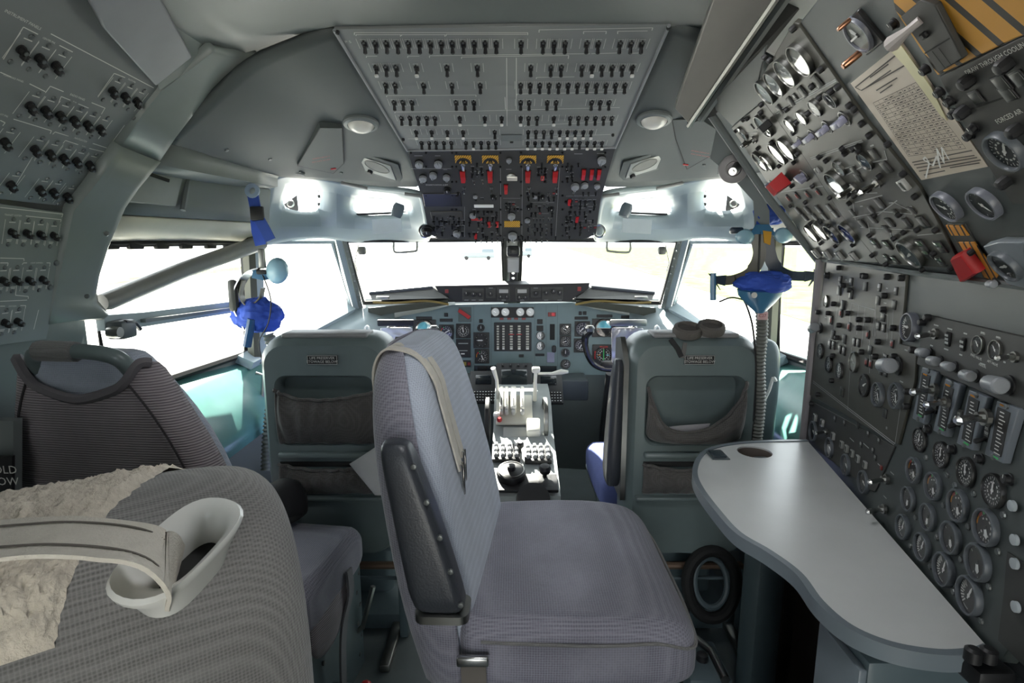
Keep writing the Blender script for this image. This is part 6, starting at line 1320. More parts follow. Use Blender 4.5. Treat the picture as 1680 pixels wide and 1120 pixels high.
# ------------------------------------------------------------------ fittings on the ceiling lining
from mathutils.bvhtree import BVHTree
BV = {s: BVHTree.FromPolygons([Vector(v) for v in CEILG[s].v], CEILG[s].f) for s in (-1, 1)}
def ceil(u, v):
    hit = BV[-1 if u < 840 else 1].ray_cast(CAM, ray(u, v).normalized())
    if hit[0] is None: return atY(u, v, 1.8), Vector((0, -0.5, -0.8)).normalized()
    n = hit[1]; n = n if n.dot(CAM - hit[0]) > 0 else -n
    return hit[0], n
def cframe(u, v, up=(0, -0.3, 1)):
    p, n = ceil(u, v); e1 = Vector((1, 0, 0)); e1 = (e1 - n * e1.dot(n)).normalized(); f = Frame.__new__(Frame); f.O = p; f.e1 = e1; f.n = n; f.e2 = n.cross(e1)
    if f.e2.z < 0 and False: f.e2 = -f.e2
    return f
for (u, v), lb in (((592, 201), 'round dome light with a white lens, by the P 5 corner of the switch panel'), ((1073, 194), 'round dome light with a white lens, by the ceiling flap of the engineer station')):
    f = cframe(u, v); t = (f.O - CAM).length / ray(u, v).length
    d = thing('ceiling_light', lb, 'light', f.M())
    obj('bezel_ring', MB().lathe([(29 * t, -0.01), (29 * t, 0.006), (27 * t, 0.010), (22 * t, 0.012), (21 * t, 0.006)], 28, cap1=False), LINER_D, d)
    obj('lens', MB().lathe([(22 * t, 0.004), (20 * t, 0.014), (15 * t, 0.022), (8 * t, 0.027), (1 * t, 0.028)], 28), mat('milky_lens', lin('d6d4cd'), 0.22, var=0.02), d)
for (u, v), kx, lb in (((621, 273), -1, 'oval loudspeaker in the lining on the P 5 side'), ((1055, 270), 1, 'oval loudspeaker in the lining on the engineer side')):
    f = cframe(u, v); t = (f.O - CAM).length / ray(u, v).length
    d = thing('loudspeaker', lb, 'speaker', f.M())
    obj('mount_plate', MB().rbox((0, 0, 0.002), (84 * t, 62 * t, 0.006), 0.002), LINER, d)
    obj('face_plate', MB().rbox((0, 0, 0.006), (56 * t, 44 * t, 0.006), 0.002), mat('speaker_plate', lin('8f928e'), 0.35), d)
    g = obj('grille', MB().lathe([(1.0, 0), (1.0, 0.1), (0.93, 0.14), (0.9, 0.06), (0.1, 0.12)], 28, Matrix.Translation((0, 5 * t, 0.009)) @ Matrix.Diagonal((22 * t, 15 * t, 0.02, 1))), mat('grille_grey', lin('7d7e7a'), 0.6, bump=0.6, bscale=600), d)
    obj('volume_knob', MB().lathe([(4.5 * t, 0), (4.5 * t, 0.008), (3.5 * t, 0.011)], 12, Matrix.Translation((-17 * t, -17 * t, 0.008))), BLACK, d)
for pts, tx, lb, bt in (([(487, 266), (524, 203), (560, 203), (563, 262), (546, 279)], (526, 252), 'flush escape-rope door with red print, beside the P 5 dome light', (546, 271)),
                        ([(1104, 190), (1110, 222), (1128, 272), (1186, 238), (1176, 205), (1150, 188)], (1150, 243), 'flush escape-rope door with red print, below the ceiling flap', (1126, 264))):
    f = cframe(*tx); d = thing('escape_rope_door', lb, 'door', f.M()); P3 = Panel.__new__(Panel); P3.F = f; P3.root = d; P3.lines = MB(); P3.h = 0.0122
    P3.plate(pts, LINER, -0.02, 0.012, 'door_panel')
    for i, tt in enumerate(('EMERGENCY', 'ESCAPE ROPE')): P3.text(tt, tx[0], tx[1] + i * 5.5, 3.6, 0, REDP)
    P3.rect(*bt, 9, 5, RED, 0.011, 0.015, 'red_latch')
    P3.line(pts + [pts[0]], 0.0026, 0.0119); P3.done(BLACKM)
for u, v in ((372, 246), (443, 261), (493, 281), (640, 293), (560, 283), (355, 78), (1078, 64), (1155, 270), (1180, 285)):
    p, n = ceil(u, v); sd_ = bpy.data.objects['ceiling_panel_left' if u < 840 else 'ceiling_panel_right']; screw(sd_, p, n, 0.006)
for s in (-1, 1):
    for (u0, v0), (u1, v1) in (((472, 279), (500, 286)), ((560, 300), (603, 309)), ((664, 318), (692, 322))):
        h = bpy.data.objects['trim_eyebrow_' + ('left' if s < 0 else 'right')]
        obj('hinge_strip', MB().tube([mir(atY(u0, v0, 2.09), s), mir(atY(u1, v1, 2.09), s)], 0.006, 8), mat('hinge_grey', lin('8d8f8c'), 0.4), h)
# hood over the top of the navigator panel
hd = thing('lamp_hood', 'pale grey tapered hood at the top of the navigator breaker panel', 'hood', atY(240, 70, 1.15))
A_, B_, C_, D_, E_, F_ = atY(142, -6, 0.97), atY(256, 142, 1.262), atY(316, 94, 1.27), atY(292, 50, 1.17), atY(170, 48, 1.035), atY(262, -6, 1.07)
up = Vector((-0.05, 0.03, 0.07))
mb = MB(); V = [A_, E_, B_, C_, D_, F_] + [p + up for p in (A_, E_, B_, C_, D_, F_)]
mb.add(V, [(0, 1, 4, 5), (1, 2, 3, 4), (0, 6, 7, 1), (1, 7, 8, 2), (2, 8, 9, 3), (3, 9, 10, 4), (4, 10, 11, 5), (5, 11, 6, 0), (6, 11, 10, 7), (7, 10, 9, 8)])
o = wpart('hood_shell', mb, mat('hood_lavender_grey', lin('83868b'), 0.4), hd); m = o.modifiers.new('bev', 'BEVEL'); m.width = 0.004; m.segments = 3
fl0 = [atY(258, -20, 1.09), atY(360, 66, 1.325), atY(356, 84, 1.33), atY(262, 148, 1.278), atY(250, 100, 1.20)]
nf = Vector((0.012, -0.02, -0.02)) * 0.3; mb = MB(); mb.add(fl0 + [p - nf * 2 for p in fl0], [(0, 1, 2, 3, 4), (9, 8, 7, 6, 5)] + [(i, (i + 1) % 5, 5 + (i + 1) % 5, 5 + i) for i in range(5)])
o = wpart('mount_flange', mb, RIBP, hd)
for u, v in ((260, 15), (343, 80)): screw(hd, atY(u, v, 1.125 if u < 300 else 1.31), (0.3, -1, -0.4), 0.008)
# ------------------------------------------------------------------ ceiling flap and strip by the engineer panel
fp = thing('ceiling_flap', 'long grey ceiling flap above the engineer upper panel', 'flap', atY(1150, 150, 1.4))
def slabq(pts, off): 
    n = len(pts); V = [Vector(p) for p in pts] + [Vector(p) + Vector(off) for p in pts]
    return MB().add(V, [tuple(range(n)), tuple(range(2 * n - 1, n - 1, -1))] + [(i, (i + 1) % n, n + (i + 1) % n, n + i) for i in range(n)])
o = wpart('flap_plate', slabq([atY(1106, 178, 1.46), atY(1132, 206, 1.45), atY(1278, -8, 1.10), atY(1172, -8, 1.12)], (0.01, 0.02, 0.03)), FLAPM, fp); m = o.modifiers.new('bev', 'BEVEL'); m.width = 0.004; m.segments = 2
wpart('flap_edge', MB().tube([atY(1130, 207, 1.445), atY(1278, -8, 1.095)], 0.006, 6), STEELD, fp)
wpart('gap_shade', slabq([atY(1128, 204, 1.47), atY(1172, 190, 1.47), atY(1330, -8, 1.13), atY(1270, -8, 1.13)], (0.0, 0.02, 0.03)), BLACKM, fp)  # black sheet painted in for the shade between flap and panel
wpart('channel', MB().tube([atY(1150, 196, 1.455), atY(1292, -6, 1.11)], 0.009, 6), LINER_D, fp)
wpart('label_tag', slabq([atY(1116, 184, 1.452), atY(1124, 174, 1.448), atY(1130, 182, 1.447), atY(1121, 193, 1.451)], (0, 0.002, 0.002)), PRINTD, fp)
# corner gusset with the air outlet
gu = thing('corner_gusset', 'dark grey corner gusset behind the front trim of the engineer panel', 'trim', atY(1225, 320, 1.58))
wpart('gusset_plate', slabq([atY(1178, 196, 1.58), atY(1240, 300, 1.58), atY(1262, 345, 1.58), atY(1262, 400, 1.6), atY(1238, 380, 1.62), atY(1236, 330, 1.62), atY(1200, 290, 1.62), atY(1165, 260, 1.62)], (0.02, 0.04, 0.0)), LINER_D, gu)
ao = thing('air_outlet', 'round grey air outlet with a nozzle, above the hanging mask by the engineer panel', 'vent', Matrix.Translation(atY(1203, 277, 1.57)) @ Vector((-0.25, -1, -0.1)).to_track_quat('Z', 'Y').to_matrix().to_4x4())
obj('disc', MB().lathe([(0.036, -0.03), (0.038, 0.0), (0.037, 0.006), (0.030, 0.010), (0.020, 0.011), (0.018, 0.004)], 28), mat('outlet_grey', lin('8e8b8c'), 0.4), ao)
nz = obj('nozzle', MB().tube([(0.012, 0.010, 0.0), (0.004, 0.0, 0.018), (-0.004, -0.006, 0.03)], [0.012, 0.011, 0.010], 14), STEELD, ao); obj('nozzle_mouth', MB().lathe([(0.006, 0), (0.010, 0.004), (0.010, 0.006), (0.005, 0.006), (0.004, 0.001)], 14, Matrix.Translation((-0.005, -0.007, 0.030))), STEEL, nz)
# ------------------------------------------------------------------ side window bars and seals
for s, lb in ((-1, 'thick grey diagonal tube across the side window next to the breaker panels'),):
    db = thing('diagonal_brace', lb, 'brace', atY(165, 498, 1.46)); 
    wpart('tube', MB().tube([atY(166, 496, 1.46), atY(176, 494, 1.48), atY(300, 443, 1.78), atY(428, 398, 2.12)], [0.021, 0.024, 0.026, 0.028], 12), mat('brace_grey', lin('7d7c78'), 0.45), db)
    rl = thing('window_rail', 'grey lower rail of the sliding window with a black latch block', 'rail', atY(195, 535, 1.48))
    wpart('rail', MB().ribbon([atY(165, 530, 1.44), atY(230, 524, 1.58), atY(388, 502, 2.05)], (0, 0, 1), 0.040, 0.022), SURR, rl)
    wpart('rail_groove', MB().ribbon([atY(232, 526, 1.565), atY(386, 505, 2.03)], (0, 0, 1), 0.010, 0.026), LINER_D, rl)
    wpart('latch_block', MB().rbox(atY(200, 540, 1.47), (0.045, 0.06, 0.048), 0.008), mat('latch_grey', lin('4d5456'), 0.4), rl)
    wpart('latch_roller', MB().lathe([(0.014, -0.015), (0.016, 0), (0.014, 0.015)], 12, Matrix.Translation(atY(188, 545, 1.43)) @ Matrix.Rotation(radians(90), 4, 'Y')), STEELD, rl)
    wpart('latch_lever', MB().tube([atY(205, 528, 1.46), atY(222, 530, 1.5), atY(230, 540, 1.52)], 0.006, 6), BLACK, rl)
    for i, u in enumerate((180, 222, 265, 305, 345, 375)):
        w3 = WIN['w3', s]; a = atX(u, 403, -1.07 + 0.07 * (i / 5)); 
        wpart('seal_tooth', MB().rbox(a, (0.015, 0.06, 0.02), 0.004), BLACKM, w3)
for s in (-1, 1):
    mm = lambda p: mir(p, s)
    w = WIN['e1', s]
    wpart('window_latch', MB().add([mm(p) for p in (atY(452, 345, 2.38), atY(487, 320, 2.38), atY(490, 345, 2.38), atY(478, 348, 2.38), atY(452, 345, 2.41), atY(487, 320, 2.41), atY(490, 345, 2.41), atY(478, 348, 2.41))], [(0, 1, 2, 3), (7, 6, 5, 4), (0, 4, 5, 1), (1, 5, 6, 2), (2, 6, 7, 3), (3, 7, 4, 0)]), BLACK, w)
    wpart('latch_ring', MB().lathe([(0.012, -0.006), (0.016, 0), (0.012, 0.006)], 14, Matrix.Translation(mm(atY(477, 334, 2.36))) @ Matrix.Rotation(radians(80), 4, 'X'), cap0=False, cap1=False), STEELD, w)
    for v in (312, 322, 335): wpart('seal_tooth', MB().rbox(mm(atY(524, v, 2.38)), (0.014, 0.012, 0.014), 0.004), BLACKM, w)
    w = WIN['e2', s]
    wpart('visor_knob', MB().lathe([(0.020, -0.03), (0.024, -0.015), (0.024, 0.012), (0.018, 0.026)], 14, Matrix.Translation(mm(atY(653, 344, 2.36))) @ Matrix.Rotation(radians(20), 4, 'Y')), mat('knob_blue_grey', lin('5d666c'), 0.35), w)
    wpart('seal_rod', MB().tube([mm(atY(578, 352, 2.44)), mm(atY(676, 348, 2.44))], 0.005, 6), BLACKM, w)
    sr = bpy.data.objects['trim_eyebrow_' + ('left' if s < 0 else 'right')]
    c = [mm(atY(u, v, 2.405)) for u, v in ((610, 360), (658, 358), (660, 381), (612, 384))]
    obj('card', slabq(c, (0, 0.004, 0)), mat('card_white', lin('b9c2c6'), 0.5), sr)
    rg = [mm(atY(697 + 9 * cos(a), 379 + 10 * sin(a), 2.19)) for a in [2 * pi * i / 20 for i in range(21)]]
    o = thing('hook_ring', 'small grey ring hook beside the overhead panel, on the %s side' % ('P 5' if s < 0 else 'engineer'), 'ring', mm(atY(697, 379, 2.22)))
    wpart('ring', MB().tube(rg, 0.004, 6), STEEL, o); wpart('ring_base', MB().rbox(mm(atY(697, 377, 2.225)), (0.03, 0.04, 0.045), 0.012), SURR, o)
    gh = thing('grab_handle', 'U-shaped grey grab handle at the top of the %s windscreen' % ('pilot' if s < 0 else 'copilot'), 'handle', mm(atY(665, 400, 2.50)))
    wpart('bar', MB().tube([mm(p) for p in spline([atY(646, 398, 2.5), atY(646, 410, 2.5), atY(652, 414, 2.5), atY(680, 412, 2.5), atY(684, 408, 2.5), atY(684, 396, 2.5)], 4)], 0.005, 8), mat('handle_grey', lin('8c8c84'), 0.35), gh)
    mp = thing('corner_bracket', 'dark clip bracket at the upper outer corner of the %s windscreen' % ('pilot' if s < 0 else 'copilot'), 'bracket', mm(atY(592, 412, 2.48)))
    wpart('body', MB().rbox(mm(atY(594, 411, 2.46)), (0.035, 0.03, 0.035), 0.01), mat('clip_dark', lin('565650'), 0.4), mp); wpart('wire', MB().tube([mm(atY(588, 402, 2.46)), mm(atY(582, 430, 2.5)), mm(atY(586, 445, 2.52))], 0.003, 6), STEELD, mp)
    wp = thing('window_crank', 'small white link handle beside the %s gauges' % ('pilot' if s < 0 else 'copilot'), 'handle', mm(atY(602, 543, 2.55)))
    wpart('link', MB().tube([mm(atY(602 + 4 * cos(a), 543 + 8.5 * sin(a), 2.55)) for a in [2 * pi * i / 16 for i in range(17)]], 0.0045, 6), WHITE, wp); wpart('crossbar', MB().tube([mm(atY(598, 543, 2.55)), mm(atY(606, 543, 2.55))], 0.004, 6), WHITE, wp)
    wpart('stem', MB().tube([mm(atY(604, 550, 2.55)), mm(atY(612, 562, 2.62))], 0.006, 6), BLACK, wp)
cs = thing('standby_compass', 'black standby compass with a silver strip on the centre windscreen post', 'compass', (0, 2.62, 1.2))
wpart('housing', MB().rbox(atY(842, 412, 2.58), (0.06, 0.05, 0.05), 0.012), BLACK, cs); wpart('card_window', MB().rbox(atY(842, 412, 2.552), (0.034, 0.006, 0.022), 0.003), LENS, cs)
wpart('silver_strip', MB().ribbon([atY(842, 424, 2.60), atY(842, 445, 2.68)], (1, 0, 0), 0.052, 0.012), mat('strip_white', lin('b9b9b6'), 0.35), cs); wpart('switch_plate', MB().rbox(atY(842, 452, 2.70), (0.04, 0.02, 0.05), 0.004), BLACK, cs)
for v in (448, 456): wpart('button', MB().lathe([(0.008, 0), (0.008, 0.008), (0.005, 0.01)], 10, Matrix.Translation(atY(842, v, 2.685)) @ Matrix.Rotation(radians(90), 4, 'X')), STEEL, cs)
# locker door by the arch
lk = bpy.data.objects['trim_locker_left']
def lx(u, v): return atX(u, v, -0.945)
dr = obj('locker_door', slabq([lx(238, 266), lx(305, 270), lx(288, 338), lx(212, 330)], (-0.04, 0, 0)), mat('locker_grey', lin('7f8483'), 0.4), lk)
obj('door_slot', slabq([lx(239, 281), lx(277, 294), lx(276, 299), lx(238, 286)], (0.003, 0, 0)), BLACKM, dr)
obj('door_bead', MB().tube([lx(300, 345), lx(312, 275), lx(316, 264)], 0.008, 6), LINER_D, lk)

# ------------------------------------------------------------------ oxygen masks
def corrugated(pts, r, pitch=0.011):
    P = spline(pts, 24); out = []; R = []; d = 0
    for i, p in enumerate(P):
        out.append(p); 
    # resample
    L_ = [0]
    for a, b in zip(P, P[1:]): L_.append(L_[-1] + (b - a).length)
    n = int(L_[-1] / pitch) * 4; q_ = []; rr = []; k = 0
    for i in range(n + 1):
        t = L_[-1] * i / n
        while k < len(P) - 2 and L_[k + 1] < t: k += 1
        q_.append(P[k].lerp(P[k + 1], (t - L_[k]) / max(1e-9, L_[k + 1] - L_[k]))); rr.append(r * (1.0, 0.9, 0.72, 0.9)[i % 4])
    return MB().tube(q_, rr, 12)
def crumple(c, rx, ry, rz, seed, n=40, amp=0.2):
    rows = []
    for j in range(n + 1):
        th = pi * j / n; row = []
        for i in range(2 * n + 1):
            f = 2 * pi * (i % (2 * n)) / (2 * n); d = Vector((sin(th) * cos(f), sin(th) * sin(f), cos(th)))
            k = 1 + amp * (0.9 * mnoise.noise(d * 1.6 + Vector((seed, 0, 0))) + 0.55 * (0.4 - abs(mnoise.noise(d * 3.2 + Vector((0, seed, 0)))) * 1.6) + 0.2 * mnoise.noise(d * 8 + Vector((0, 0, seed))))
            row.append((c[0] + rx * k * d.x, c[1] + ry * k * d.y, c[2] + rz * k * d.z))
        rows.append(row)
    return MB().grid(rows)
YM = 1.60
def W(u, v, d=0.0): return atY(u, v, YM + d)
k1 = thing('oxygen_mask', 'blue oxygen mask hanging in its harness between the copilot seat and engineer panel', 'mask', W(1245, 430))
wpart('hanging_strap', MB().ribbon([W(1246, 335, 0.03), W(1247, 360, 0.02), W(1246, 385)], (1, 0, 0), 0.020, 0.004), BLUES, k1)
wpart('strap_bundle', crumple(W(1262, 352, 0.03), 0.045, 0.03, 0.03, 3), BLUES, k1)
for sg, pts in ((-1, [(1240, 374), (1243, 395), (1246, 415), (1240, 435), (1225, 450), (1205, 458), (1190, 460)]), (1, [(1258, 374), (1258, 395), (1262, 415), (1268, 432), (1282, 445), (1300, 452), (1320, 453)])):
    wpart('harness_arm', MB().ribbon(spline([W(*p) for p in pts], 5), [Vector((0.3 + 0.0, -0.2, 1.0)) if i > 24 else Vector((1, -0.3, 0.25 * sg)) for i in range(31)], [0.034 if i < 18 else 0.026 for i in range(31)], 0.005), HARNO if sg < 0 else HARN, k1)
    u, v = pts[-1]
    wpart('arm_bracket', MB().ribbon([W(u, v), W(u + sg * 14, v - 1), W(u + sg * 18, v + 2)], (0, 0, 1), [0.030, 0.022, 0.060], 0.008), HARN, k1)
    wpart('end_tube', MB().tube([W(u + sg * 20 - (0), v - 12), W(u + sg * 20, v + 32)], 0.0085, 10), MASKB if sg < 0 else HARN, k1)
    cx = 1222 if sg < 0 else 1285
    wpart('cheek_pad', MB().loft([[W(cx + sg * 16 * cos(a) * k, 388 + 13 * sin(a) * k + (0 if sg < 0 else -2), dd) for a in [2 * pi * i / 16 for i in range(16)]] for k, dd in ((0.9, 0.0), (1, -0.008), (0.8, -0.018), (0.3, -0.022))]), MASKP, k1)
    wpart('pad_clip', MB().rbox(W(cx + sg * 14, 378, -0.005), (0.035, 0.02, 0.018), 0.005), HARN, k1)
wpart('centre_yoke', MB().loft([[W(*p) for p in ((1226, 390), (1240, 368), (1262, 368), (1276, 388), (1262, 384), (1240, 384))], [W(*p, -0.012) for p in ((1226, 390), (1240, 368), (1262, 368), (1276, 388), (1262, 384), (1240, 384))]]), MASKB, k1)
wpart('yellow_label', slabq([W(1252, 378, -0.014), W(1266, 380, -0.014), W(1264, 402, -0.014), W(1254, 398, -0.014)], (0, 0.003, 0)), YEL, k1)
wpart('pull_cord', MB().tube([W(1247, 380, -0.01), W(1246, 420, -0.01), W(1244, 470, -0.02)], 0.0025, 6), BLACK, k1)
wpart('cloth_bag', crumple(W(1252, 464, 0.0), 0.078, 0.05, 0.034, 5), BLUEC, k1)
ms = wpart('mask_shell', MB().loft([[W(1247 + a * cos(t), v + 6 * sin(t), -0.01 - 0.03 * (sin(t) > 0) * sin(t)) for t in [2 * pi * i / 18 for i in range(18)]] for v, a in ((474, 38), (484, 36), (494, 27), (502, 18), (508, 11))]), MASKB, k1)
em = W(1237, 484, -0.052); wpart('emblem', MB().lathe([(0.008, 0), (0.008, 0.003), (0.006, 0.003), (0.006, 0.001)], 16, Matrix.Translation(em) @ Matrix.Rotation(radians(90), 4, 'X')), PRINT, ms)
tg_ = wpart('number_tag', MB().rbox(W(1251, 518, -0.032), (0.028, 0.008, 0.022), 0.002), mat('tag_pink', lin('c9a8a8'), 0.5), k1)
lt = obj('lettering', text_mesh('C27'), mat('tag_ink', lin('7a3030'), 0.6), tg_); lt.matrix_basis = k1.matrix_basis.inverted() @ Matrix.Translation(W(1251, 518, -0.037)) @ Matrix.Rotation(radians(90), 4, 'X') @ Matrix.Scale(0.012, 4)
wpart('hose', corrugated([W(1249, 506, -0.01), W(1250, 545, 0.0), W(1246, 600, 0.01), W(1247, 660, 0.01), W(1240, 730, 0.02)], 0.0175), HOSE, k1)
wpart('wire', MB().tube(spline([W(1215, 480), W(1228, 510), W(1236, 545), W(1240, 610), W(1236, 690)], 5), 0.0028, 6), BLACK, k1)
wpart('side_wire', MB().tube(spline([W(1180, 495), W(1200, 488), W(1222, 492)], 5), 0.0025, 6), BLACK, k1)
YM = 1.92
k2 = thing('oxygen_mask', 'oxygen mask with bright blue bag and silver hoop, hanging at the window brace', 'mask', W(420, 430))
wpart('hook_ring', MB().lathe([(0.012, -0.006), (0.024, -0.004), (0.024, 0.004), (0.012, 0.006)], 16, Matrix.Translation(W(414, 313)) @ Matrix.Rotation(radians(80), 4, 'X'), cap0=False, cap1=False), mat('ring_blue_white', lin('9fb0c4'), 0.3), k2)
wpart('hanging_strap', MB().ribbon([W(415, 320), W(420, 345), W(424, 362)], (1, 0, 0), 0.036, 0.006), BLUES, k2); wpart('strap_buckle', MB().rbox(W(422, 350, -0.01), (0.045, 0.012, 0.045), 0.004), BLACK, k2)
wpart('strap_tail', MB().ribbon([W(420, 360), W(422, 380), W(428, 402)], (1, 0, 0), 0.036, 0.006), BLUEC, k2); wpart('strap_tail', MB().ribbon([W(426, 360, -0.01), W(436, 378, -0.01), W(444, 394, -0.01)], (1, 0, 0), 0.034, 0.006), BLUES, k2)
wpart('clip', MB().rbox(W(430, 424), (0.022, 0.014, 0.065), 0.004), STEELD, k2); wpart('clip_joint', MB().rbox(W(430, 446), (0.035, 0.02, 0.016), 0.005), BLACK, k2)
wpart('pale_cup', MB().loft([[W(455 + 19 * k * cos(t) , 444 + 22 * k * sin(t), dd) for t in [2 * pi * i / 16 for i in range(16)]] for k, dd in ((0.7, 0.02), (0.95, 0.01), (1, -0.005), (0.8, -0.02), (0.3, -0.03))]), MASKP, k2)
wpart('cup_arm', MB().ribbon([W(415, 448), W(432, 452), W(446, 450)], (0, 0, 1), 0.032, 0.008), MASKB, k2)
wpart('hoop', MB().ribbon(spline([W(428, 440), W(412, 446), (W(398, 460)), W(389, 482), W(390, 505), W(400, 525), W(408, 540)], 6), (0.25, 1, 0), 0.045, 0.004), STEEL, k2)
wpart('hoop_pad', MB().rbox(W(383, 485, -0.01), (0.03, 0.03, 0.11), 0.012), mat('pad_dark', lin('4a4a44'), 0.5), k2)
wpart('harness_band', MB().ribbon(spline([W(400, 460), W(396, 485), W(408, 500), W(426, 490), W(432, 472)], 5), (0, 1, 0.1), 0.03, 0.004), HARNO, k2)
wpart('cloth_bag', crumple(W(424, 518, 0.02), 0.082, 0.06, 0.062, 11), BLUEC, k2)
wpart('navy_tube', MB().tube([W(413, 523, -0.04), W(405, 568, -0.04)], 0.014, 10), mat('navy_tube', lin('1f4a72'), 0.3), k2)
wpart('wire', MB().tube(spline([W(430, 448), W(444, 490, -0.03), W(440, 530, -0.04), W(425, 560), W(430, 590)], 5), 0.0025, 6), BLACK, k2)
wpart('hose', corrugated([W(440, 548), W(450, 575), W(455, 605, -0.02), W(446, 660, -0.05), W(440, 720, -0.08), W(438, 770, -0.1)], 0.021, 0.013), HOSE, k2)

# ------------------------------------------------------------------ loose things
em = thing('eye_mask', 'dark padded eye mask lying on top of the seat by the table', 'eye mask', (0.535, 1.64, 0.99))
for cx, rx in ((1128, 0.072), (1166, 0.068)):
    c = atY(cx, 546 if cx < 1150 else 541, 1.63); wpart('eye_cup', MB().lathe([(0.3, -0.016), (0.95, -0.012), (1.0, 0.0), (0.92, 0.012), (0.72, 0.016), (0.62, 0.004), (0.2, 0.002)], 22, Matrix.Translation((c.x, c.y, 0.995 if cx < 1150 else 1.002)) @ Matrix.Rotation(radians(25), 4, 'X') @ Matrix.Diagonal((rx * 0.62, 0.035, 1.0, 1))), mat('mask_felt', lin('5e5a56'), 0.9, bump=0.5), em)
wpart('strap', MB().ribbon([atY(1100, 556, 1.60), atY(1112, 572, 1.592), atY(1118, 585, 1.59)], (1, 0, 0), 0.014, 0.003), BLACK, em); wpart('strap', MB().ribbon([atY(1124, 562, 1.60), atY(1122, 575, 1.592), atY(1120, 587, 1.59)], (1, 0, 0), 0.012, 0.003), mat('strap_grey2', lin('666462'), 0.8), em)
bc = thing('belt_clip', 'white belt clip lying on top of the gathered-pocket pilot seat', 'clip', atY(515, 582, 1.63))
wpart('clip_loop', MB().tube([atY(503, 590, 1.62), atY(505, 579, 1.63), atY(530, 578, 1.63), atY(515, 584, 1.62), atY(505, 590, 1.62)], 0.004, 6), WHITE, bc)
hf = thing('folded_flap', 'grey folded flap standing on the gathered-pocket pilot seat', 'flap', atY(562, 573, 1.66))
wpart('flap', MB().ribbon(spline([atY(547, 565, 1.68), atY(556, 564, 1.66), atY(562, 574, 1.64), atY(563, 581, 1.63)], 4), (1, 0, 0), 0.06, 0.004), mat('pad_grey', lin('8a8a8a'), 0.5), hf)
sh_ = thing('paper_sheet', 'curled white paper sheet sticking out beside the engineer seat back', 'paper', atY(595, 770, 1.4))
rows = [[atY(574 + 55 * (i / 6) , 762 - 26 * (i / 6) + j * 14 + 2 * i, 1.38 + 0.02 * sin(i * 0.6) + j * 0.004) for i in range(7)] for j in range(4)]
rows = []
for j in range(7):
    a = atY(573 + j * 7, 761 + j * 8.5, 1.42); b = atY(640, 720 + j * 16, 1.42); rows.append([a.lerp(b, i / 6) + Vector((0, 0.03 * (i / 6) ** 2, 0)) for i in range(7)])
o = wpart('sheet', MB().grid(rows), PAPER, sh_); m = o.modifiers.new('sol', 'SOLIDIFY'); m.thickness = 0.001
pp = thing('folded_papers', 'white folded papers in the gathered map pocket', 'papers', atY(510, 680, 1.6))
wpart('sheet', slabq([atY(497, 664, 1.605), atY(501, 664, 1.605), atY(500, 679, 1.6), atY(520, 680, 1.6), atY(534, 688, 1.6), atY(534, 700, 1.6), atY(497, 700, 1.6)], (0, 0.004, 0)), PAPER, pp)
pq = thing('folded_papers', 'pale printed papers in the sagging map pocket', 'papers', atY(1130, 702, 1.6))
wpart('sheet', slabq([atY(1098, 700, 1.615), atY(1120, 698, 1.612), atY(1165, 695, 1.612), atY(1155, 722, 1.612), atY(1110, 722, 1.612)], (0, 0.004, 0)), mat('paper_lilac', lin('bdb9bd'), 0.7), pq)
# black cap on the navigator seat
cp_ = thing('cap', 'black cap lying on the ribbed crew seat cushion', 'cap', Matrix.Translation(Vector((-0.655, 1.525, 0.478))))
obj('crown', MB().lathe([(0.062, 0.0), (0.064, 0.03), (0.060, 0.06), (0.046, 0.085), (0.022, 0.098), (0.004, 0.10)], 24), mat('cap_black', lin('1b1b1d'), 0.8, bump=0.2), cp_)
obj('brim', MB().loft([[(0.066 * cos(a) , -0.03 - 0.05 * sin(a) - 0.005, 0.012 - 0.01 * sin(a)) for a in [pi * i / 14 for i in range(15)]] + [(-0.05, -0.03, 0.012), (0.05, -0.03, 0.012)], [(0.066 * cos(a), -0.03 - 0.05 * sin(a) - 0.005, 0.017 - 0.01 * sin(a)) for a in [pi * i / 14 for i in range(15)]] + [(-0.05, -0.03, 0.017), (0.05, -0.03, 0.017)]]), mat('cap_black', lin('1b1b1d'), 0.8), cp_)
obj('badge', MB().rbox((0.0, -0.064, 0.035), (0.03, 0.006, 0.024), 0.003), STEELD, cp_)
# sign by the observer seat
sg = thing('hold_sign', 'black sign reading HOLD BELOW at the side wall by the ribbed seat', 'sign', atY(-6, 782, 1.0))
wpart('sign_plate', slabq([atY(-60, 752, 1.0), atY(20, 748, 1.0), atY(20, 808, 1.0), atY(-60, 822, 1.0)], (0, 0.006, 0)), BLACK, sg)
for i, (tt, u, v) in enumerate((('HOLD', 1, 771), ('BELOW', -2, 790))):
    o = obj('lettering', text_mesh(tt), PRINT, sg); o.matrix_basis = sg.matrix_basis.inverted() @ Matrix.Translation(atY(u, v, 0.998)) @ Matrix.Rotation(radians(90), 4, 'X') @ Matrix.Scale(0.022, 4)
wpart('sign_backing', slabq([atY(-200, 690, 1.03), atY(22, 690, 1.03), atY(22, 850, 1.03), atY(-200, 880, 1.03)], (0, 0.02, 0)), LINER_D, sg)
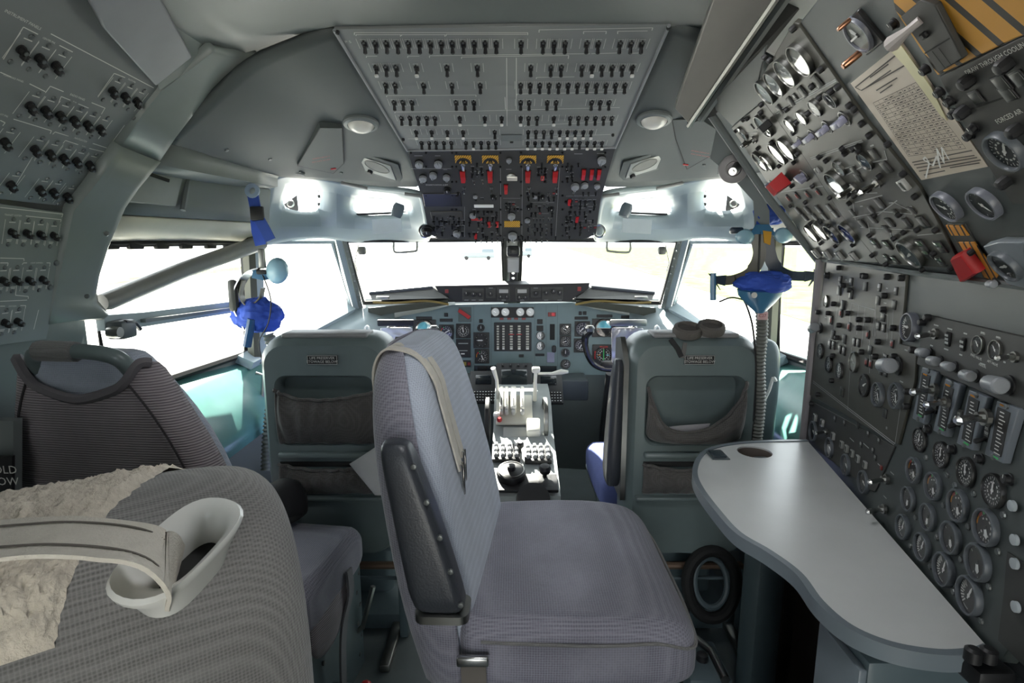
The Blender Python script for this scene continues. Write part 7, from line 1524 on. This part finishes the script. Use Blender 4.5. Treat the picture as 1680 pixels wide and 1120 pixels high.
# outer armrest of the copilot seat
oa = part('outer_armrest', MB().loft([[(0.262 + x, 0.16 + y, z) for x, y in rring(a, b, 0.02, 4)] for z, a, b in ((0.44, 0.028, 0.05), (0.60, 0.032, 0.06), (0.80, 0.036, 0.06), (0.90, 0.036, 0.055), (0.935, 0.030, 0.045), (0.95, 0.015, 0.03))]), mat('armrest_grey', lin('59666a'), 0.3), pr, sub=1)
part('armrest_hook', MB().tube(spline([(0.245, 0.10, 0.76), (0.255, 0.09, 0.80), (0.262, 0.085, 0.84), (0.272, 0.085, 0.83)], 4), 0.005, 6), WHITE, oa)
# side handle on the pilot's console
sh2 = thing('console_handle', 'white clip handle on the side console by the breaker-side hose', 'handle', atY(423, 640, 1.98))
wpart('grip', MB().tube([atY(420, 612, 1.98), atY(432, 615, 1.98), atY(430, 660, 1.98), atY(416, 640, 1.98)], 0.007, 8), STEEL, sh2)

# ------------------------------------------------------------------ floor fittings
for s, x in ((-1, -0.545), (1, 0.535)):
    for k in (-1, 1):
        r_ = thing('seat_rail', 'steel floor rail under the %s seat, on the %s' % ('gathered-pocket' if s < 0 else 'sagging-pocket', 'pedestal side' if k * s < 0 else 'window side'), 'rail', (x + k * 0.17, 1.95, 0), 'pilot seat floor rails'); wpart('rail', MB().rbox((x + k * 0.17, 1.95, 0.012), (0.03, 0.95, 0.024), 0.004), STEELD, r_)
    cr_ = thing('cross_tube', 'brown steel cross tube under the %s seat' % ('gathered-pocket' if s < 0 else 'sagging-pocket'), 'tube', (x, 1.62, 0.2))
    wpart('tube', MB().tube([(x - 0.22, 1.63, 0.25), (x + 0.22, 1.63, 0.25)], 0.012, 10), mat('tube_brown', lin('7a6656'), 0.4, metal=0.5), cr_)
    for dz in (0.20, 0.30): wpart('guide_rod', MB().tube([(x - 0.22, 1.64, dz), (x + 0.22, 1.64, dz)], 0.006, 8), BASEM, cr_)
    for k in (-1, 1): wpart('end_block', MB().rbox((x + k * 0.2, 1.64, 0.17), (0.03, 0.04, 0.34), 0.008), BASEM, cr_)
cw_ = thing('cable_coil', 'black cable coil on the floor beneath the table front', 'cable', (0.62, 1.62, 0.25))
wpart('coil', MB().tube([(0.61 + 0.075 * cos(a) * (1 + 0.03 * sin(3 * a)), 1.575 + 0.02 * sin(a * 1.0), 0.22 + 0.10 * sin(a)) for a in [2 * pi * i / 32 for i in range(33)]], 0.018, 10), BLACKM, cw_)
wpart('coil', MB().tube([(0.61 + 0.05 * cos(a), 1.585 + 0.02 * sin(a), 0.22 + 0.07 * sin(a)) for a in [2 * pi * i / 32 for i in range(33)]], 0.009, 8), BASEM, cw_)
wpart('cable_tail', MB().tube(spline([(0.54, 1.57, 0.20), (0.53, 1.56, 0.10), (0.52, 1.54, 0.012), (0.60, 1.50, 0.012)], 5), 0.010, 8), BLACKM, cw_)
bp_ = thing('foot_box', 'small grey foot box with a button on the floor under the table', 'foot box', (0.55, 1.455, 0))
wpart('box', MB().rbox((0.55, 1.455, 0.03), (0.12, 0.16, 0.06), 0.008), BASEM, bp_); wpart('button', MB().lathe([(0.018, 0), (0.016, 0.02), (0.008, 0.024)], 12, Matrix.Translation((0.55, 1.455, 0.058))), BLACK, bp_)
tk = thing('table_kneeboard', 'grey support cabinet under the aft end of the table', 'cabinet', (0.60, 0.72, 0)); wpart('body', MB().rbox((0.57, 0.74, 0.34), (0.16, 0.10, 0.68), 0.01), BASEM, tk); wpart('edge', MB().rbox((0.483, 0.74, 0.34), (0.012, 0.104, 0.66), 0.003), TEDGE, tk)
uw = thing('under_table_panel', 'dark kick panel below the engineer panel, behind the table leg', 'panel', (0.9, 1.2, 0)); wpart('kick_plate', slabq([LP0 + Vector((0.02, 0, -0.70)), LP0 + Vector((0.02, 0, 0.0)), LP0 + D_AFT * 1.3 + Vector((0.02, 0, 0)), LP0 + D_AFT * 1.3 + Vector((0.02, 0, -0.70))], (0.03, 0, 0)), mat('kick_dark', lin('23262a'), 0.6), uw)
cu_ = thing('brown_curtain', 'dark brown pleated cover under the table beside its leg', 'curtain', (0.80, 1.5, 0))
rows = [[(0.72 + 0.004 * i + 0.008 * sin(i * 2.2), 1.50 - 0.035 * i + 0.008 * cos(i * 2.2), z) for i in range(10)] for z in (0.0, 0.2, 0.4, 0.6)]
o = wpart('pleats', MB().grid(rows), mat('curtain_brown', lin('3c3029'), 0.85, bump=0.4), cu_); m = o.modifiers.new('sol', 'SOLIDIFY'); m.thickness = 0.006
# controls aft of the engineer panel
ax = thing('lighting_control_box', 'black control box at the aft end of the engineer panel, with pale knobs', 'control box', onplane(1672, 950, FL.O, FL.n))
for u, v in ((1672, 886), (1672, 925), (1674, 996), (1668, 830)):
    p = onplane(u, v, FL.O, FL.n) + FL.n * 0.003; Mx = FL.M(); Mx.translation = p
    k = wpart('knob', MB().lathe([(0.007, 0), (0.007, 0.004), (0.004, 0.005)], 14, Mx), mat('knob_pale', lin('a9b0b4'), 0.4), ax)
wpart('box', slabq([onplane(u, v, FL.O, FL.n) + FL.n * 0.002 for u, v in ((1655, 905), (1740, 960), (1740, 1150), (1640, 1050), (1650, 970))], -FL.n * 0.02), BLKP, ax)
kb = thing('black_connector', 'black knobbed connector at the table corner', 'connector', atY(1610, 1095, 0.64))
wpart('body', MB().rbox(atY(1612, 1098, 0.65), (0.05, 0.05, 0.03), 0.008), BLACK, kb)
for u in (1595, 1620): wpart('knob', MB().lathe([(0.010, 0), (0.010, 0.015), (0.006, 0.018)], 12, Matrix.Translation(atY(u, 1083, 0.64))), BLACK, kb)
# ------------------------------------------------------------------ added fill lamp above the frame, brightens the table and seats
dl = thing('ceiling_light', 'added round fill lamp, out of view in the ceiling above the engineer seat', 'light', (0.08, 0.78, 1.70))
obj('lens', MB().lathe([(0.09, 0.0), (0.08, -0.015), (0.05, -0.028), (0.01, -0.03)], 24), mat('fill_lens_glow', lin('fff4e0'), 0.4, emit=(0.97, 0.98, 1.0), estr=11.0), dl)
obj('bezel_ring', MB().lathe([(0.105, 0.01), (0.105, -0.008), (0.092, -0.010), (0.09, 0.0)], 24, cap1=False, cap0=False), LINER_D, dl)
# ------------------------------------------------------------------ far vehicles on the apron
for x, y, w_, lb in ((-9, 150, 9, 'pale truck parked far away on the apron'), (3.0, 170, 6, 'pale van parked far away on the apron, nearer the centre post')):
    vt = thing('vehicle', lb, 'vehicle', (x, y, -3.5))
    obj('body', MB().rbox((0, 0, 1.3), (w_, 2.2, 1.6), 0.3), mat('vehicle_grey', lin('6f777a'), 0.4), vt); obj('cab', MB().rbox((w_ * 0.3, 0, 2.3), (w_ * 0.35, 2.1, 1.2), 0.3), mat('vehicle_glass', lin('556068'), 0.2), vt)
    for k in (-0.32, 0.32): obj('wheel', MB().lathe([(0.5, -1.15), (0.5, 1.15)], 14, Matrix.Translation((k * w_, 0, 0.5)) @ Matrix.Rotation(radians(90), 4, 'X')), BLACKM, vt)
